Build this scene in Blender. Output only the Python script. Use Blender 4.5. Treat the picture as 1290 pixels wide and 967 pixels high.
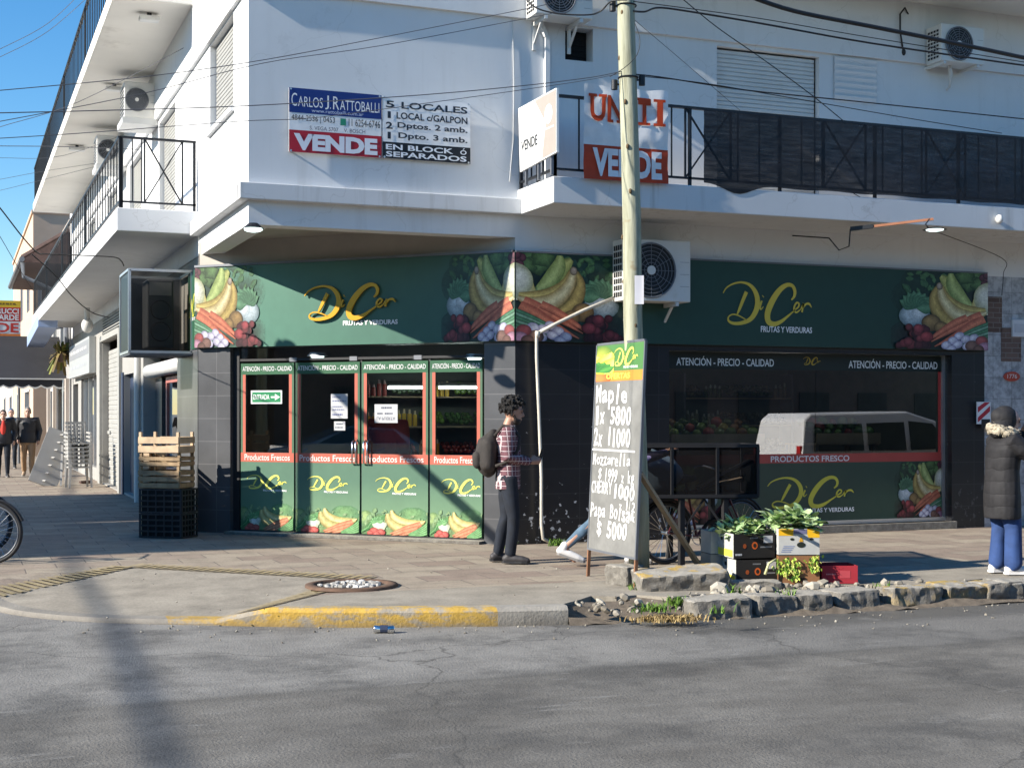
import bpy, bmesh, math, random
from mathutils import Vector, Matrix
SC = bpy.context.scene
for o in list(bpy.data.objects): bpy.data.objects.remove(o)
COL = SC.collection
rad = math.radians
V = Vector

# ------------------------------------------------------------------ camera, light, exposure
YAW = rad(21.7)
cam_d = bpy.data.cameras.new('camera'); cam = bpy.data.objects.new('camera', cam_d); COL.objects.link(cam)
cam.location = (0, 0, 1.6); cam.rotation_euler = (rad(90), 0, -YAW)
cam_d.sensor_width = 36; cam_d.lens = 1755/1290*36; cam_d.shift_y = 0.0283
cam_d.clip_start = 0.1; cam_d.clip_end = 3000
SC.camera = cam
SUN_DIR = V((1, 0.07, -0.54)).normalized()
w = bpy.data.worlds.new('World'); SC.world = w; w.use_nodes = True
nt = w.node_tree; nt.nodes.clear()
sky = nt.nodes.new('ShaderNodeTexSky'); sky.sky_type = 'NISHITA'; sky.sun_disc = False
sky.sun_elevation = math.asin(-SUN_DIR.z)
sky.sun_rotation = math.atan2(-SUN_DIR.x, -SUN_DIR.y) % (2*math.pi)
sky.air_density = 1.0; sky.dust_density = 0.0; sky.ozone_density = 3.0
bg = nt.nodes.new('ShaderNodeBackground'); bg.inputs[1].default_value = 0.1
wo = nt.nodes.new('ShaderNodeOutputWorld')
hs = nt.nodes.new('ShaderNodeHueSaturation'); hs.inputs['Saturation'].default_value = 1.32
nt.links.new(sky.outputs[0], hs.inputs['Color']); nt.links.new(hs.outputs[0], bg.inputs[0]); nt.links.new(bg.outputs[0], wo.inputs[0])
sd = bpy.data.lights.new('sun', 'SUN'); sd.energy = 5.0; sd.angle = rad(0.6); sd.color = (1.0, 0.93, 0.82)
so = bpy.data.objects.new('sun', sd); COL.objects.link(so); so.location = (-20, 0, 20)
so.rotation_euler = SUN_DIR.to_track_quat('-Z', 'Y').to_euler()
SC.view_settings.view_transform = 'Standard'; SC.view_settings.look = 'None'
SC.view_settings.exposure = 0.95; SC.view_settings.gamma = 1.0; SC.view_settings.use_curve_mapping = False
SC.cycles.max_bounces = 7; SC.cycles.transparent_max_bounces = 16; SC.cycles.diffuse_bounces = 3
SC.cycles.glossy_bounces = 3; SC.cycles.caustics_reflective = False; SC.cycles.caustics_refractive = False

# ------------------------------------------------------------------ survey helpers (ground = z 0 on the pavement)
FPX, CXP, HYP = 1755., 645., 520.
RV = V((math.cos(YAW), -math.sin(YAW), 0)); FV = V((math.sin(YAW), math.cos(YAW), 0)); CAMP = V((0, 0, 1.6))
def ray(x, y): return RV*((x-CXP)/FPX) + FV + V((0, 0, (HYP-y)/FPX))
def onG(x, y, z=0.):
    d = ray(x, y); return CAMP + d*((z-1.6)/d.z)
def onY(x, y, Y):
    d = ray(x, y); return CAMP + d*(Y/d.y)
def onX(x, y, X):
    d = ray(x, y); return CAMP + d*(X/d.x)
def atF(x, y, f): return CAMP + ray(x, y)*f
def lin(c): return c/12.92 if c <= .04045 else ((c+.055)/1.055)**2.4
def hx(s):
    s = s.lstrip('#'); return tuple(lin(int(s[i:i+2], 16)/255) for i in (0, 2, 4))
def mixc(a, b, t): return tuple(a[i]*(1-t)+b[i]*t for i in range(3))

class Fr:
    """vertical plane: origin o, s along it, n outward"""
    def __init__(s, o, sd, n): s.o = V(o); s.s = V(sd).normalized(); s.n = V(n).normalized()
    def __call__(s, u, z, d=0.): return s.o + s.s*u + V((0, 0, z)) + s.n*d
    def uv(s, x, y, d=0.):
        r = ray(x, y); p0 = s.o + s.n*d
        p = CAMP + r*((p0-CAMP).dot(s.n)/r.dot(s.n)) - s.o
        return p.dot(s.s), p.z
    def shift(s, d): return Fr(s.o + s.n*d, s.s, s.n)
YA = 15.703; P1 = V((6.29, YA, 0)); P0 = V((3.01, YA+3.28, 0)); XB = 3.05
FA = Fr((0, YA, 0), (1, 0, 0), (0, -1, 0))            # long facade
FC = Fr(P0, (1, -1, 0), (-1, -1, 0))                  # cut corner
FB = Fr((XB, 0, 0), (0, -1, 0), (-1, 0, 0))           # side street facade, u = -y
CL = (P1-P0).length

# ------------------------------------------------------------------ mesh builder
WM = {}
class MB:
    def __init__(s): s.v = []; s.f = []; s.m = []; s.c = []
    def add(s, vs, fs, m=0, c=(1, 1, 1)):
        b = len(s.v); s.v += [tuple(p) for p in vs]
        for f in fs:
            s.f.append([b+i for i in f]); s.m.append(m); s.c.append(c)
        return b
    def face(s, pts, m=0, c=(1, 1, 1)):
        """c may be one colour or one per point"""
        b = len(s.v); s.v += [tuple(p) for p in pts]; s.f.append(list(range(b, b+len(pts)))); s.m.append(m); s.c.append(c)
    def box(s, a, b, m=0, c=(1, 1, 1)):
        x0, y0, z0 = a; x1, y1, z1 = b
        s.add([(x0,y0,z0),(x1,y0,z0),(x1,y1,z0),(x0,y1,z0),(x0,y0,z1),(x1,y0,z1),(x1,y1,z1),(x0,y1,z1)],
              [(0,3,2,1),(4,5,6,7),(0,1,5,4),(1,2,6,5),(2,3,7,6),(3,0,4,7)], m, c)
    def fbox(s, F, u0, u1, z0, z1, d0, d1, m=0, c=(1, 1, 1)):
        p = [F(u, z, d) for d in (d0, d1) for (u, z) in ((u0,z0),(u1,z0),(u1,z1),(u0,z1))]
        s.add(p, [(3,2,1,0),(4,5,6,7),(0,1,5,4),(1,2,6,5),(2,3,7,6),(3,0,4,7)], m, c)
    def bar(s, p, q, a, b, m=0, c=(1, 1, 1), up=(0, 0, 1)):
        p, q = V(p), V(q); t = (q-p).normalized(); u = V(up)
        if abs(t.dot(u)) > .95: u = V((1, 0, 0))
        x = t.cross(u).normalized()*a/2; y = x.cross(t).normalized()*b/2
        pts = [r+i*x+j*y for r in (p, q) for i, j in ((-1,-1),(1,-1),(1,1),(-1,1))]
        s.add(pts, [(3,2,1,0),(4,5,6,7),(0,1,5,4),(1,2,6,5),(2,3,7,6),(3,0,4,7)], m, c)
    def tube(s, pts, r, n=8, m=0, c=(1, 1, 1), cap=True, closed=False):
        pts = [V(p) for p in pts]; k = len(pts)
        rs = r if isinstance(r, (list, tuple)) else [r]*k
        prev = None; vs = []
        for i, p in enumerate(pts):
            if closed: t = pts[(i+1) % k]-pts[i-1]
            else: t = pts[min(i+1, k-1)]-pts[max(i-1, 0)]
            t = t.normalized()
            if prev is None:
                a = V((0, 0, 1)) if abs(t.z) < .9 else V((1, 0, 0)); x = t.cross(a).normalized()
            else:
                x = prev-t*prev.dot(t)
                x = x.normalized() if x.length > 1e-6 else t.orthogonal().normalized()
            prev = x; y = t.cross(x)
            for j in range(n):
                a = 2*math.pi*j/n; vs.append(p+x*math.cos(a)*rs[i]+y*math.sin(a)*rs[i])
        fs = []
        for i in range(k if closed else k-1):
            for j in range(n):
                a = i*n+j; b = i*n+(j+1) % n; c2 = ((i+1) % k)*n+(j+1) % n; d = ((i+1) % k)*n+j
                fs.append((a, b, c2, d))
        if cap and not closed: fs.append(tuple(range(n-1, -1, -1))); fs.append(tuple(range((k-1)*n, k*n)))
        s.add(vs, fs, m, c)
    def cyl(s, p, q, r0, r1=None, n=16, m=0, c=(1, 1, 1)): s.tube([p, q], [r0, r0 if r1 is None else r1], n, m, c)
    def ell(s, ce, rx, ry, rz, n=12, k=8, m=0, c=(1, 1, 1), rot=None):
        ce = V(ce); vs = []; R = rot or Matrix.Identity(3)
        for i in range(k+1):
            th = math.pi*i/k
            for j in range(n):
                a = 2*math.pi*j/n
                vs.append(ce+R @ V((rx*math.sin(th)*math.cos(a), ry*math.sin(th)*math.sin(a), rz*math.cos(th))))
        fs = [(i*n+j, i*n+(j+1) % n, (i+1)*n+(j+1) % n, (i+1)*n+j)[::-1] for i in range(k) for j in range(n)]
        s.add(vs, fs, m, c)
    def limb(s, chain, n=12, sx=1.0):
        """closed tapered tube with round ends, chain of (point, radius)"""
        pts = []; rs = []
        c = [(V(p), r) for p, r in chain]
        d0 = (c[0][0]-c[1][0]).normalized(); d1 = (c[-1][0]-c[-2][0]).normalized()
        for a in (80, 50, 25): pts.append(c[0][0]+d0*c[0][1]*math.sin(rad(a))); rs.append(c[0][1]*math.cos(rad(a)))
        for p, r in c: pts.append(p); rs.append(r)
        for a in (25, 50, 80): pts.append(c[-1][0]+d1*c[-1][1]*math.sin(rad(a))); rs.append(c[-1][1]*math.cos(rad(a)))
        s.tube(pts, rs, n)
    def loft(s, secs, n=20):
        """closed loft of ellipses (centre, rx, ry) in the xy plane"""
        vs = []
        for ce, rx, ry in secs:
            ce = V(ce)
            for j in range(n):
                a = 2*math.pi*j/n; vs.append(ce+V((rx*math.cos(a), ry*math.sin(a), 0)))
        k = len(secs)
        fs = [(i*n+j, i*n+(j+1) % n, (i+1)*n+(j+1) % n, (i+1)*n+j) for i in range(k-1) for j in range(n)]
        fs.append(tuple(range(n-1, -1, -1))); fs.append(tuple(range((k-1)*n, k*n)))
        s.add(vs, fs)
    def prism(s, poly, F, d0, d1, m=0, c=(1, 1, 1)):
        n = len(poly); a = [F(u, z, d0) for u, z in poly]; b = [F(u, z, d1) for u, z in poly]
        s.add(a+b, [tuple(range(n, 2*n)), tuple(range(n-1, -1, -1))]+[(i, (i+1) % n, n+(i+1) % n, n+i) for i in range(n)], m, c)
    def build(s, name, mats, parent=None, smooth=False, bevel=0, remesh=0, sm_it=2, local=False, recalc=True):
        me = bpy.data.meshes.new(name)
        vs = s.v
        if parent is not None and not local:
            Mi = WM.get(parent.name, Matrix.Identity(4)).inverted(); vs = [tuple(Mi @ V(p)) for p in vs]
        me.from_pydata(vs, [], s.f)
        if not isinstance(mats, (list, tuple)): mats = [mats]
        for m in mats: me.materials.append(m)
        me.polygons.foreach_set('material_index', s.m)
        if not remesh:
            at = me.color_attributes.new('Col', 'FLOAT_COLOR', 'CORNER'); buf = []
            for f, c in zip(s.f, s.c):
                if isinstance(c[0], (tuple, list)):
                    for q in c: buf += [q[0], q[1], q[2], 1.]
                else: buf += [c[0], c[1], c[2], 1.]*len(f)
            at.data.foreach_set('color', buf)
        me.update()
        o = bpy.data.objects.new(name, me); COL.objects.link(o)
        if recalc:
            bm = bmesh.new(); bm.from_mesh(me)
            if recalc == 'weld': bmesh.ops.remove_doubles(bm, verts=bm.verts, dist=1e-5)
            bmesh.ops.recalc_face_normals(bm, faces=bm.faces); bm.to_mesh(me); bm.free()
        if remesh:
            md = o.modifiers.new('r', 'REMESH'); md.mode = 'VOXEL'; md.voxel_size = remesh
            ms = o.modifiers.new('s', 'SMOOTH'); ms.iterations = sm_it; ms.factor = .6
            dg = bpy.context.evaluated_depsgraph_get(); me2 = bpy.data.meshes.new_from_object(o.evaluated_get(dg))
            o.modifiers.clear(); o.data = me2; bpy.data.meshes.remove(me); me = me2; me.name = name
            smooth = True
        if bevel:
            md = o.modifiers.new('b', 'BEVEL'); md.width = bevel; md.segments = 2; md.limit_method = 'ANGLE'; md.angle_limit = rad(40)
        if smooth: me.polygons.foreach_set('use_smooth', [True]*len(me.polygons))
        if parent is not None: o.parent = parent
        if parent is not None: WM[o.name] = WM.get(parent.name, Matrix.Identity(4)).copy()
        return o
def tag(o, label=None, cat=None, group=None, kind=None):
    if label: o['label'] = label
    if cat: o['category'] = cat
    if group: o['group'] = group
    if kind: o['kind'] = kind
    return o
def thing(name, label, cat, loc=(0, 0, 0), rz=0., group=None):
    o = bpy.data.objects.new(name, None); COL.objects.link(o); o.empty_display_size = .2
    o.location = loc; o.rotation_euler = (0, 0, rz)
    WM[o.name] = Matrix.Translation(V(loc)) @ Matrix.Rotation(rz, 4, 'Z')
    return tag(o, label, cat, group)
def setting(name, mb, mats, **k): return tag(mb.build(name, mats, **k), kind='structure')
def dup(root, loc, rz, label, group=None):
    r = root.copy(); COL.objects.link(r); r.location = loc; r.rotation_euler = (0, 0, rz); r['label'] = label
    if group: r['group'] = group
    def kids(a, b):
        for ch in list(a.children):
            c = ch.copy(); COL.objects.link(c); c.parent = b; kids(ch, c)
    kids(root, r)
    WM[r.name] = Matrix.Translation(V(loc)) @ Matrix.Rotation(rz, 4, 'Z')
    return r

# ------------------------------------------------------------------ lettering
_tc = {}
def text2d(body, bold=0., shear=0., space=1.):
    k = (body, bold, shear, space)
    if k not in _tc:
        cu = bpy.data.curves.new('t', 'FONT'); cu.body = body; cu.offset = bold; cu.shear = shear; cu.space_character = space
        cu.resolution_u = 3; cu.fill_mode = 'FRONT'
        o = bpy.data.objects.new('t', cu); COL.objects.link(o)
        me = bpy.data.meshes.new_from_object(o.evaluated_get(bpy.context.evaluated_depsgraph_get()))
        vs = [(v.co.x, v.co.y) for v in me.vertices]; fs = [tuple(p.vertices) for p in me.polygons]
        bpy.data.objects.remove(o); bpy.data.curves.remove(cu); bpy.data.meshes.remove(me)
        xs = [a for a, _ in vs]; ys = [b for _, b in vs]; x0, x1, y0, y1 = min(xs), max(xs), min(ys), max(ys)
        _tc[k] = ([((a-x0)/(x1-x0), (b-y0)/(y1-y0)) for a, b in vs], fs)
    return _tc[k]
def txt(mb, F, body, u0, z0, u1, z1, d, c, m=0, bold=0., shear=0., space=1., th=0, rise=0.):
    """letters fitted to the box; rise = drop of the baseline over the width"""
    if body[0] == '~':      # small print too fine to read: a broken row of strokes
        r = random.Random(len(body)*7+int(abs(u0)*91)); x = 0.
        while x < .96:
            w_ = min(r.uniform(.05, .2), 1-x); a, b = u0+(u1-u0)*x, u0+(u1-u0)*(x+w_); p, q = z0+(z1-z0)*.25, z0+(z1-z0)*.75
            mb.face([F(a, p, d), F(b, p, d), F(b, q, d), F(a, q, d)], m, c); x += w_+.045
        return
    vs, fs = text2d(body, bold, shear, space)
    P = [F(u0+a*(u1-u0), z0+b*(z1-z0)+a*rise, d+th) for a, b in vs]
    mb.add(P, fs, m, c)
def txtpx(mb, F, body, xl, yb, xr, yt, d, c, **k):
    """box given as survey sights: left-bottom and right-top"""
    u0, z0 = F.uv(xl, yb, d); u1, z1 = F.uv(xr, yt, d); txt(mb, F, body, u0, z0, u1, z1, d, c, **k)
def ribbon(mb, F, pts, d, c, m=0, th=0.):
    """tapered brush stroke through (u, z, halfwidth) with a smooth spline"""
    P = []
    n = len(pts)
    for i in range(n-1):
        p0 = pts[max(i-1, 0)]; p1 = pts[i]; p2 = pts[i+1]; p3 = pts[min(i+2, n-1)]
        for k in range(6):
            t = k/6
            P.append(tuple(.5*((2*p1[j])+(-p0[j]+p2[j])*t+(2*p0[j]-5*p1[j]+4*p2[j]-p3[j])*t*t+(-p0[j]+3*p1[j]-3*p2[j]+p3[j])*t**3) for j in range(3)))
    P.append(pts[-1]); L = []; R = []
    for i, p in enumerate(P):
        a = P[max(i-1, 0)]; b = P[min(i+1, len(P)-1)]; tx, ty = b[0]-a[0], b[1]-a[1]; l = math.hypot(tx, ty) or 1
        nx, ny = -ty/l*p[2], tx/l*p[2]; L.append((p[0]+nx, p[1]+ny)); R.append((p[0]-nx, p[1]-ny))
    for i in range(len(P)-1):
        q = (L[i], R[i], R[i+1], L[i+1])
        mb.face([F(u, z, d+th) for u, z in q], m, c)
        if th:
            for a, b in ((L[i], L[i+1]), (R[i], R[i+1])):
                mb.face([F(*a, d), F(*b, d), F(*b, d+th), F(*a, d+th)], m, c)
LOGO = [[(486,598,1.4),(500,581,2),(528,568,2.6),(562,563,3.2),(594,571,5),(616,593,7.5),(624,622,8.5),(616,652,8.5),(594,677,7),(560,689,5.5),(528,691,4.5),(508,684,3.5),(508,671,2.2),(526,663,2.2),(552,668,2),(582,681,1.4)],
        [(579,592,6),(565,618,5.5),(551,646,4.5),(541,664,2)],
        [(641,618,3.2),(634,636,3.2),(637,645,2.2),(648,636,1)], [(645,605,4),(647,603,4)],
        [(762,612,2.2),(774,600,4.4),(776,582,5.5),(765,567,5.5),(742,566,6.5),(713,583,8.5),(684,617,10),(665,655,10),(668,682,9),(690,690,7.5),(720,681,5.5),(750,662,3.2),(775,645,2)],
        [(774,645,1.8),(790,634,2.8),(794,624,2.8),(785,620,2.8),(775,631,3.4),(774,644,3.4),(783,651,2.8),(799,642,1.8)],
        [(799,642,1.6),(811,626,3),(813,622,2.5)], [(813,621,3.2),(806,650,3)], [(811,636,2),(822,624,3),(836,623,3.4),(846,634,1.2)]]
def logo(mb, F, u0, z0, u1, z1, d, c, m=0, th=0., sub=(.9, .9, .9), fat=1., tag_line=True):
    """the script shop name, box = whole mark incl. the small line under it"""
    sx = (u1-u0)/(848-486); sz = (z1-z0)/(716-560)
    for st in LOGO:
        ribbon(mb, F, [(u0+(x-486)*sx, z1-(y-560)*sz, r*fat*(sx+sz)/2) for x, y, r in st], d, c, m, th)
    if tag_line: txt(mb, F, 'FRUTAS Y VERDURAS', u0+(637-486)*sx, z0, u1, z0+19*sz, d, sub, m, bold=.02)
def logopx(mb, F, xl, yb, xr, yt, d, c, **k):
    u0, z0 = F.uv(xl, yb, d); u1, z1 = F.uv(xr, yt, d); logo(mb, F, u0, z0, u1, z1, d, c, **k)

# ------------------------------------------------------------------ materials
def _new(name):
    m = bpy.data.materials.new(name); m.use_nodes = True; nt = m.node_tree; nt.nodes.clear()
    return m, nt.nodes, nt.links
def _out(N, L, sh): o = N.new('ShaderNodeOutputMaterial'); L.new(sh, o.inputs[0])
def _noise(N, L, vec, scale, det=4, rough=.55):
    n = N.new('ShaderNodeTexNoise'); n.inputs['Scale'].default_value = scale; n.inputs['Detail'].default_value = det
    n.inputs['Roughness'].default_value = rough; L.new(vec, n.inputs['Vector']); return n.outputs[0]
def _ramp(N, L, f, stops):
    r = N.new('ShaderNodeValToRGB'); e = r.color_ramp.elements
    e[0].position, e[0].color = stops[0][0], (*stops[0][1], 1); e[1].position, e[1].color = stops[-1][0], (*stops[-1][1], 1)
    for p, c in stops[1:-1]: x = e.new(p); x.color = (*c, 1)
    L.new(f, r.inputs[0]); return r.outputs[0]
def _mix(N, L, f, a, b, mode='MIX'):
    m = N.new('ShaderNodeMix'); m.data_type = 'RGBA'; m.blend_type = mode
    for s, x in ((0, f), (6, a), (7, b)):
        if isinstance(x, (int, float)): m.inputs[s].default_value = x
        elif isinstance(x, tuple): m.inputs[s].default_value = (*x[:3], 1)
        else: L.new(x, m.inputs[s])
    return m.outputs[2]
def _math(N, L, op, a, b=0., c=None, clamp=False):
    m = N.new('ShaderNodeMath'); m.operation = op; m.use_clamp = clamp
    for i, x in enumerate((a, b, c)):
        if x is None: continue
        if isinstance(x, (int, float)): m.inputs[i].default_value = x
        else: L.new(x, m.inputs[i])
    return m.outputs[0]
def _pos(N): return N.new('ShaderNodeNewGeometry').outputs['Position']
def _xyz(N, L, v): s = N.new('ShaderNodeSeparateXYZ'); L.new(v, s.inputs[0]); return s.outputs
def _comb(N, L, x, y, z=0.):
    c = N.new('ShaderNodeCombineXYZ')
    for i, q in enumerate((x, y, z)):
        if isinstance(q, (int, float)): c.inputs[i].default_value = q
        else: L.new(q, c.inputs[i])
    return c.outputs[0]
def _bsdf(N, L, col, rough=.6, metal=0., spec=.5, bump=None, bs=.3, bd=.01):
    b = N.new('ShaderNodeBsdfPrincipled')
    if isinstance(col, tuple): b.inputs['Base Color'].default_value = (*col[:3], 1)
    else: L.new(col, b.inputs['Base Color'])
    if isinstance(rough, (int, float)): b.inputs['Roughness'].default_value = rough
    else: L.new(rough, b.inputs['Roughness'])
    b.inputs['Metallic'].default_value = metal; b.inputs['Specular IOR Level'].default_value = spec
    if bump is not None:
        q = N.new('ShaderNodeBump'); q.inputs['Strength'].default_value = bs; q.inputs['Distance'].default_value = bd
        L.new(bump, q.inputs['Height']); L.new(q.outputs[0], b.inputs['Normal'])
    return b
def mat(name, col, rough=.6, metal=0., var=.15, scale=3., spec=.5, bump=0., dirt=None, dsc=1.2, dth=(.55, .75), obj=False):
    """paint-like surface with patchy tone, optional second tone in blotches"""
    m, N, L = _new(name)
    vec = N.new('ShaderNodeTexCoord').outputs['Object'] if obj else _pos(N)
    n = _noise(N, L, vec, scale, 5)
    c = _ramp(N, L, n, [(.3, tuple(x*(1-var) for x in col)), (.7, tuple(min(1, x*(1+var)) for x in col))])
    if dirt:
        f = _ramp(N, L, _noise(N, L, vec, dsc, 6, .65), [(dth[0], (0, 0, 0)), (dth[1], (1, 1, 1))]); c = _mix(N, L, f, c, dirt)
    fine = _noise(N, L, vec, scale*14, 3) if bump else None
    _out(N, L, _bsdf(N, L, c, rough, metal, spec, fine, bump, .01).outputs[0]); return m
def mat_v(name, rough=.5, spec=.5, var=.06, scale=6., coat=0.):
    """printed or painted colour held per face"""
    m, N, L = _new(name); a = N.new('ShaderNodeAttribute'); a.attribute_name = 'Col'
    n = _ramp(N, L, _noise(N, L, _pos(N), scale, 4), [(.3, (1-var,)*3), (.7, (1+var,)*3)])
    c = _mix(N, L, 1., a.outputs['Color'], n, 'MULTIPLY')
    _out(N, L, _bsdf(N, L, c, rough, 0, spec).outputs[0]); return m
def mat_emit(name, col, st):
    m, N, L = _new(name); e = N.new('ShaderNodeEmission'); e.inputs[0].default_value = (*col, 1); e.inputs[1].default_value = st
    _out(N, L, e.outputs[0]); return m
def mat_glass(name, tint=(.55, .6, .6), gain=1.3, rough=.01, base=0.0):
    m, N, L = _new(name)
    t = N.new('ShaderNodeBsdfTransparent'); t.inputs[0].default_value = (*tint, 1)
    g = N.new('ShaderNodeBsdfGlossy'); g.inputs['Roughness'].default_value = rough
    f = N.new('ShaderNodeFresnel'); f.inputs[0].default_value = 1.5
    ff = _math(N, L, 'MULTIPLY_ADD', f.outputs[0], gain, base, True)
    x = N.new('ShaderNodeMixShader'); L.new(ff, x.inputs[0]); L.new(t.outputs[0], x.inputs[1]); L.new(g.outputs[0], x.inputs[2])
    _out(N, L, x.outputs[0]); return m
def mat_tile(name, c1, c2, grout, w, h, axis, rough=.35, off=0., gw=.012, marble=0., flecks=None, spec=.5, zo=0.):
    """wall or floor tiles; axis: 'x','y','d' (wall along x / y / the cut corner) or 'g' for the ground"""
    m, N, L = _new(name); X = _xyz(N, L, _pos(N))
    if axis == 'x': u, v = X[0], X[2]
    elif axis == 'y': u, v = X[1], X[2]
    elif axis == 'd': u, v = _math(N, L, 'MULTIPLY', _math(N, L, 'SUBTRACT', X[0], X[1]), .7071), X[2]
    else: u, v = X[0], X[1]
    if zo: v = _math(N, L, 'ADD', v, zo)
    vec = _comb(N, L, u, v)
    b = N.new('ShaderNodeTexBrick'); L.new(vec, b.inputs['Vector']); b.offset = off
    b.inputs['Scale'].default_value = 1; b.inputs['Brick Width'].default_value = w; b.inputs['Row Height'].default_value = h
    b.inputs['Mortar Size'].default_value = gw/2; b.inputs['Mortar Smooth'].default_value = .2; b.inputs['Bias'].default_value = 0
    b.inputs['Color1'].default_value = (*c1, 1); b.inputs['Color2'].default_value = (*c2, 1); b.inputs['Mortar'].default_value = (*grout, 1)
    n = _ramp(N, L, _noise(N, L, _pos(N), 2.3, 6, .6), [(.3, (.82,)*3), (.7, (1.15,)*3)])
    c = _mix(N, L, 1., b.outputs['Color'], n, 'MULTIPLY')
    if marble:
        n2 = _ramp(N, L, _noise(N, L, _pos(N), 9, 8, .7), [(.42, (1-marble,)*3), (.6, (1+marble,)*3)]); c = _mix(N, L, 1., c, n2, 'MULTIPLY')
    if flecks:
        a = _noise(N, L, _pos(N), 13, 5, .6); z = _noise(N, L, _pos(N), 1.1, 2)
        hz = N.new('ShaderNodeMapRange'); L.new(X[2], hz.inputs[0])
        hz.inputs[1].default_value = 0.0; hz.inputs[2].default_value = 1.7; hz.inputs[3].default_value = .085; hz.inputs[4].default_value = -.02
        s = _math(N, L, 'ADD', _math(N, L, 'MULTIPLY', z, .25), _math(N, L, 'ADD', a, hz.outputs[0]))
        f = _ramp(N, L, s, [(.815, (0, 0, 0)), (.84, (1, 1, 1))]); f = _math(N, L, 'MULTIPLY', f, _math(N, L, 'MULTIPLY_ADD', _math(N, L, 'LESS_THAN', X[0], 8.6), .9, .1)); c = _mix(N, L, f, c, flecks)
    _out(N, L, _bsdf(N, L, c, rough, 0, spec, b.outputs['Fac'], -.4, .004).outputs[0]); return m

M = {}
def mat_plaster(name, col, grime, amt=.5):
    m, N, L = _new(name); P = _pos(N)
    c = _ramp(N, L, _noise(N, L, P, 1.1, 5), [(.3, tuple(x*.955 for x in col)), (.7, tuple(x*1.04 for x in col))])
    mp = N.new('ShaderNodeMapping'); mp.inputs['Scale'].default_value = (5.5, 5.5, .35); L.new(P, mp.inputs[0])
    s = _ramp(N, L, _noise(N, L, mp.outputs[0], 1.2, 6, .6), [(.50, (0, 0, 0)), (.72, (1, 1, 1))]); big = _ramp(N, L, _noise(N, L, P, .55, 3), [(.42, (0, 0, 0)), (.62, (1, 1, 1))])
    f = _math(N, L, 'MULTIPLY', _math(N, L, 'MULTIPLY', s, big), amt); c = _mix(N, L, f, c, grime)
    pt = _ramp(N, L, _noise(N, L, P, 2.7, 7, .7), [(.60, (0, 0, 0)), (.68, (.35,)*3)]); c = _mix(N, L, pt, c, tuple(x*.78 for x in col))
    ck = N.new('ShaderNodeTexVoronoi'); ck.feature = 'DISTANCE_TO_EDGE'; ck.inputs['Scale'].default_value = .45
    wp = N.new('ShaderNodeVectorMath'); wp.operation = 'ADD'; L.new(P, wp.inputs[0]); nn = N.new('ShaderNodeTexNoise'); nn.inputs['Scale'].default_value = 1.6; nn.inputs['Detail'].default_value = 6; L.new(P, nn.inputs['Vector']); L.new(nn.outputs['Color'], wp.inputs[1]); L.new(wp.outputs[0], ck.inputs['Vector'])
    k = _ramp(N, L, ck.outputs['Distance'], [(.0, (.35,)*3), (.004, (0, 0, 0))]); c = _mix(N, L, k, c, grime)
    _out(N, L, _bsdf(N, L, c, .8, 0, .2, _noise(N, L, P, 22, 4), .05, .01).outputs[0]); return m
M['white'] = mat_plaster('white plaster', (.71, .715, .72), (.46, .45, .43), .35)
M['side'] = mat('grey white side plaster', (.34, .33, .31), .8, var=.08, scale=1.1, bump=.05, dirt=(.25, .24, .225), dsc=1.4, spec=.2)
M['ledge'] = mat_plaster('ledge plaster', (.63, .64, .65), (.34, .33, .31), .75)
M['soffit'] = mat('soffit plaster', (.74, .71, .65), .8, var=.06, scale=1.2, bump=.05, dirt=(.38, .34, .29), dsc=.8, dth=(.62, .85))
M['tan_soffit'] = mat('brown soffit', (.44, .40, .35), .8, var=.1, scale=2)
M['iron'] = mat('black iron', (.018, .02, .024), .45, .2, var=.2, spec=.4)
M['grey_iron'] = mat('grey painted iron', (.16, .17, .19), .5, .3, var=.15)
M['alu'] = mat('aluminium', (.62, .62, .62), .35, .8, var=.08)
M['steel'] = mat('bright steel', (.7, .7, .7), .18, 1., var=.04)
M['whitepaint'] = mat('white enamel', (.60, .60, .585), .4, var=.05, dirt=(.55, .52, .46), dsc=2.5, dth=(.6, .8))
M['acwhite'] = mat('cream casing', (.66, .65, .62), .45, var=.04, dirt=(.5, .46, .38), dsc=3, dth=(.6, .85))
M['blind'] = mat('aged white blind', (.34, .335, .315), .6, var=.06, dirt=(.26, .25, .23), dsc=2)
M['black'] = mat('matt black', (.012, .012, .014), .55, var=.2)
M['darkgap'] = mat('dark interior', (.01, .01, .011), .9, var=.1)
M['rubber'] = mat('rubber', (.016, .016, .017), .7, var=.2)
M['print'] = mat_v('printed vinyl', .38, .45, .05)
def mat_photo():
    m, N, L = _new('photo print'); a = N.new('ShaderNodeAttribute'); a.attribute_name = 'Col'; P = _pos(N)
    n = _ramp(N, L, _noise(N, L, P, 17, 6, .7), [(.28, (.62,)*3), (.5, (1,)*3), (.72, (1.3,)*3)]); c = _mix(N, L, 1., a.outputs['Color'], n, 'MULTIPLY')
    n = _ramp(N, L, _noise(N, L, P, 70, 4, .7), [(.3, (.8,)*3), (.7, (1.2,)*3)]); c = _mix(N, L, 1., c, n, 'MULTIPLY')
    _out(N, L, _bsdf(N, L, c, .38, 0, .45).outputs[0]); return m
M['photo'] = mat_photo()
M['matt'] = mat_v('matt paint', .75, .3, .1)
M['glossy'] = mat_v('glossy paint', .25, .5, .04)
M['glass'] = mat_glass('shop glass', (.74, .78, .78), 1.6, .006, .09)
M['bigglass'] = mat_glass('shop window glass', (.62, .65, .65), 2.2, .004, .19)
M['cageglass'] = mat_glass('dusty plastic', (.36, .345, .32), .25, .3, .01)
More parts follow.
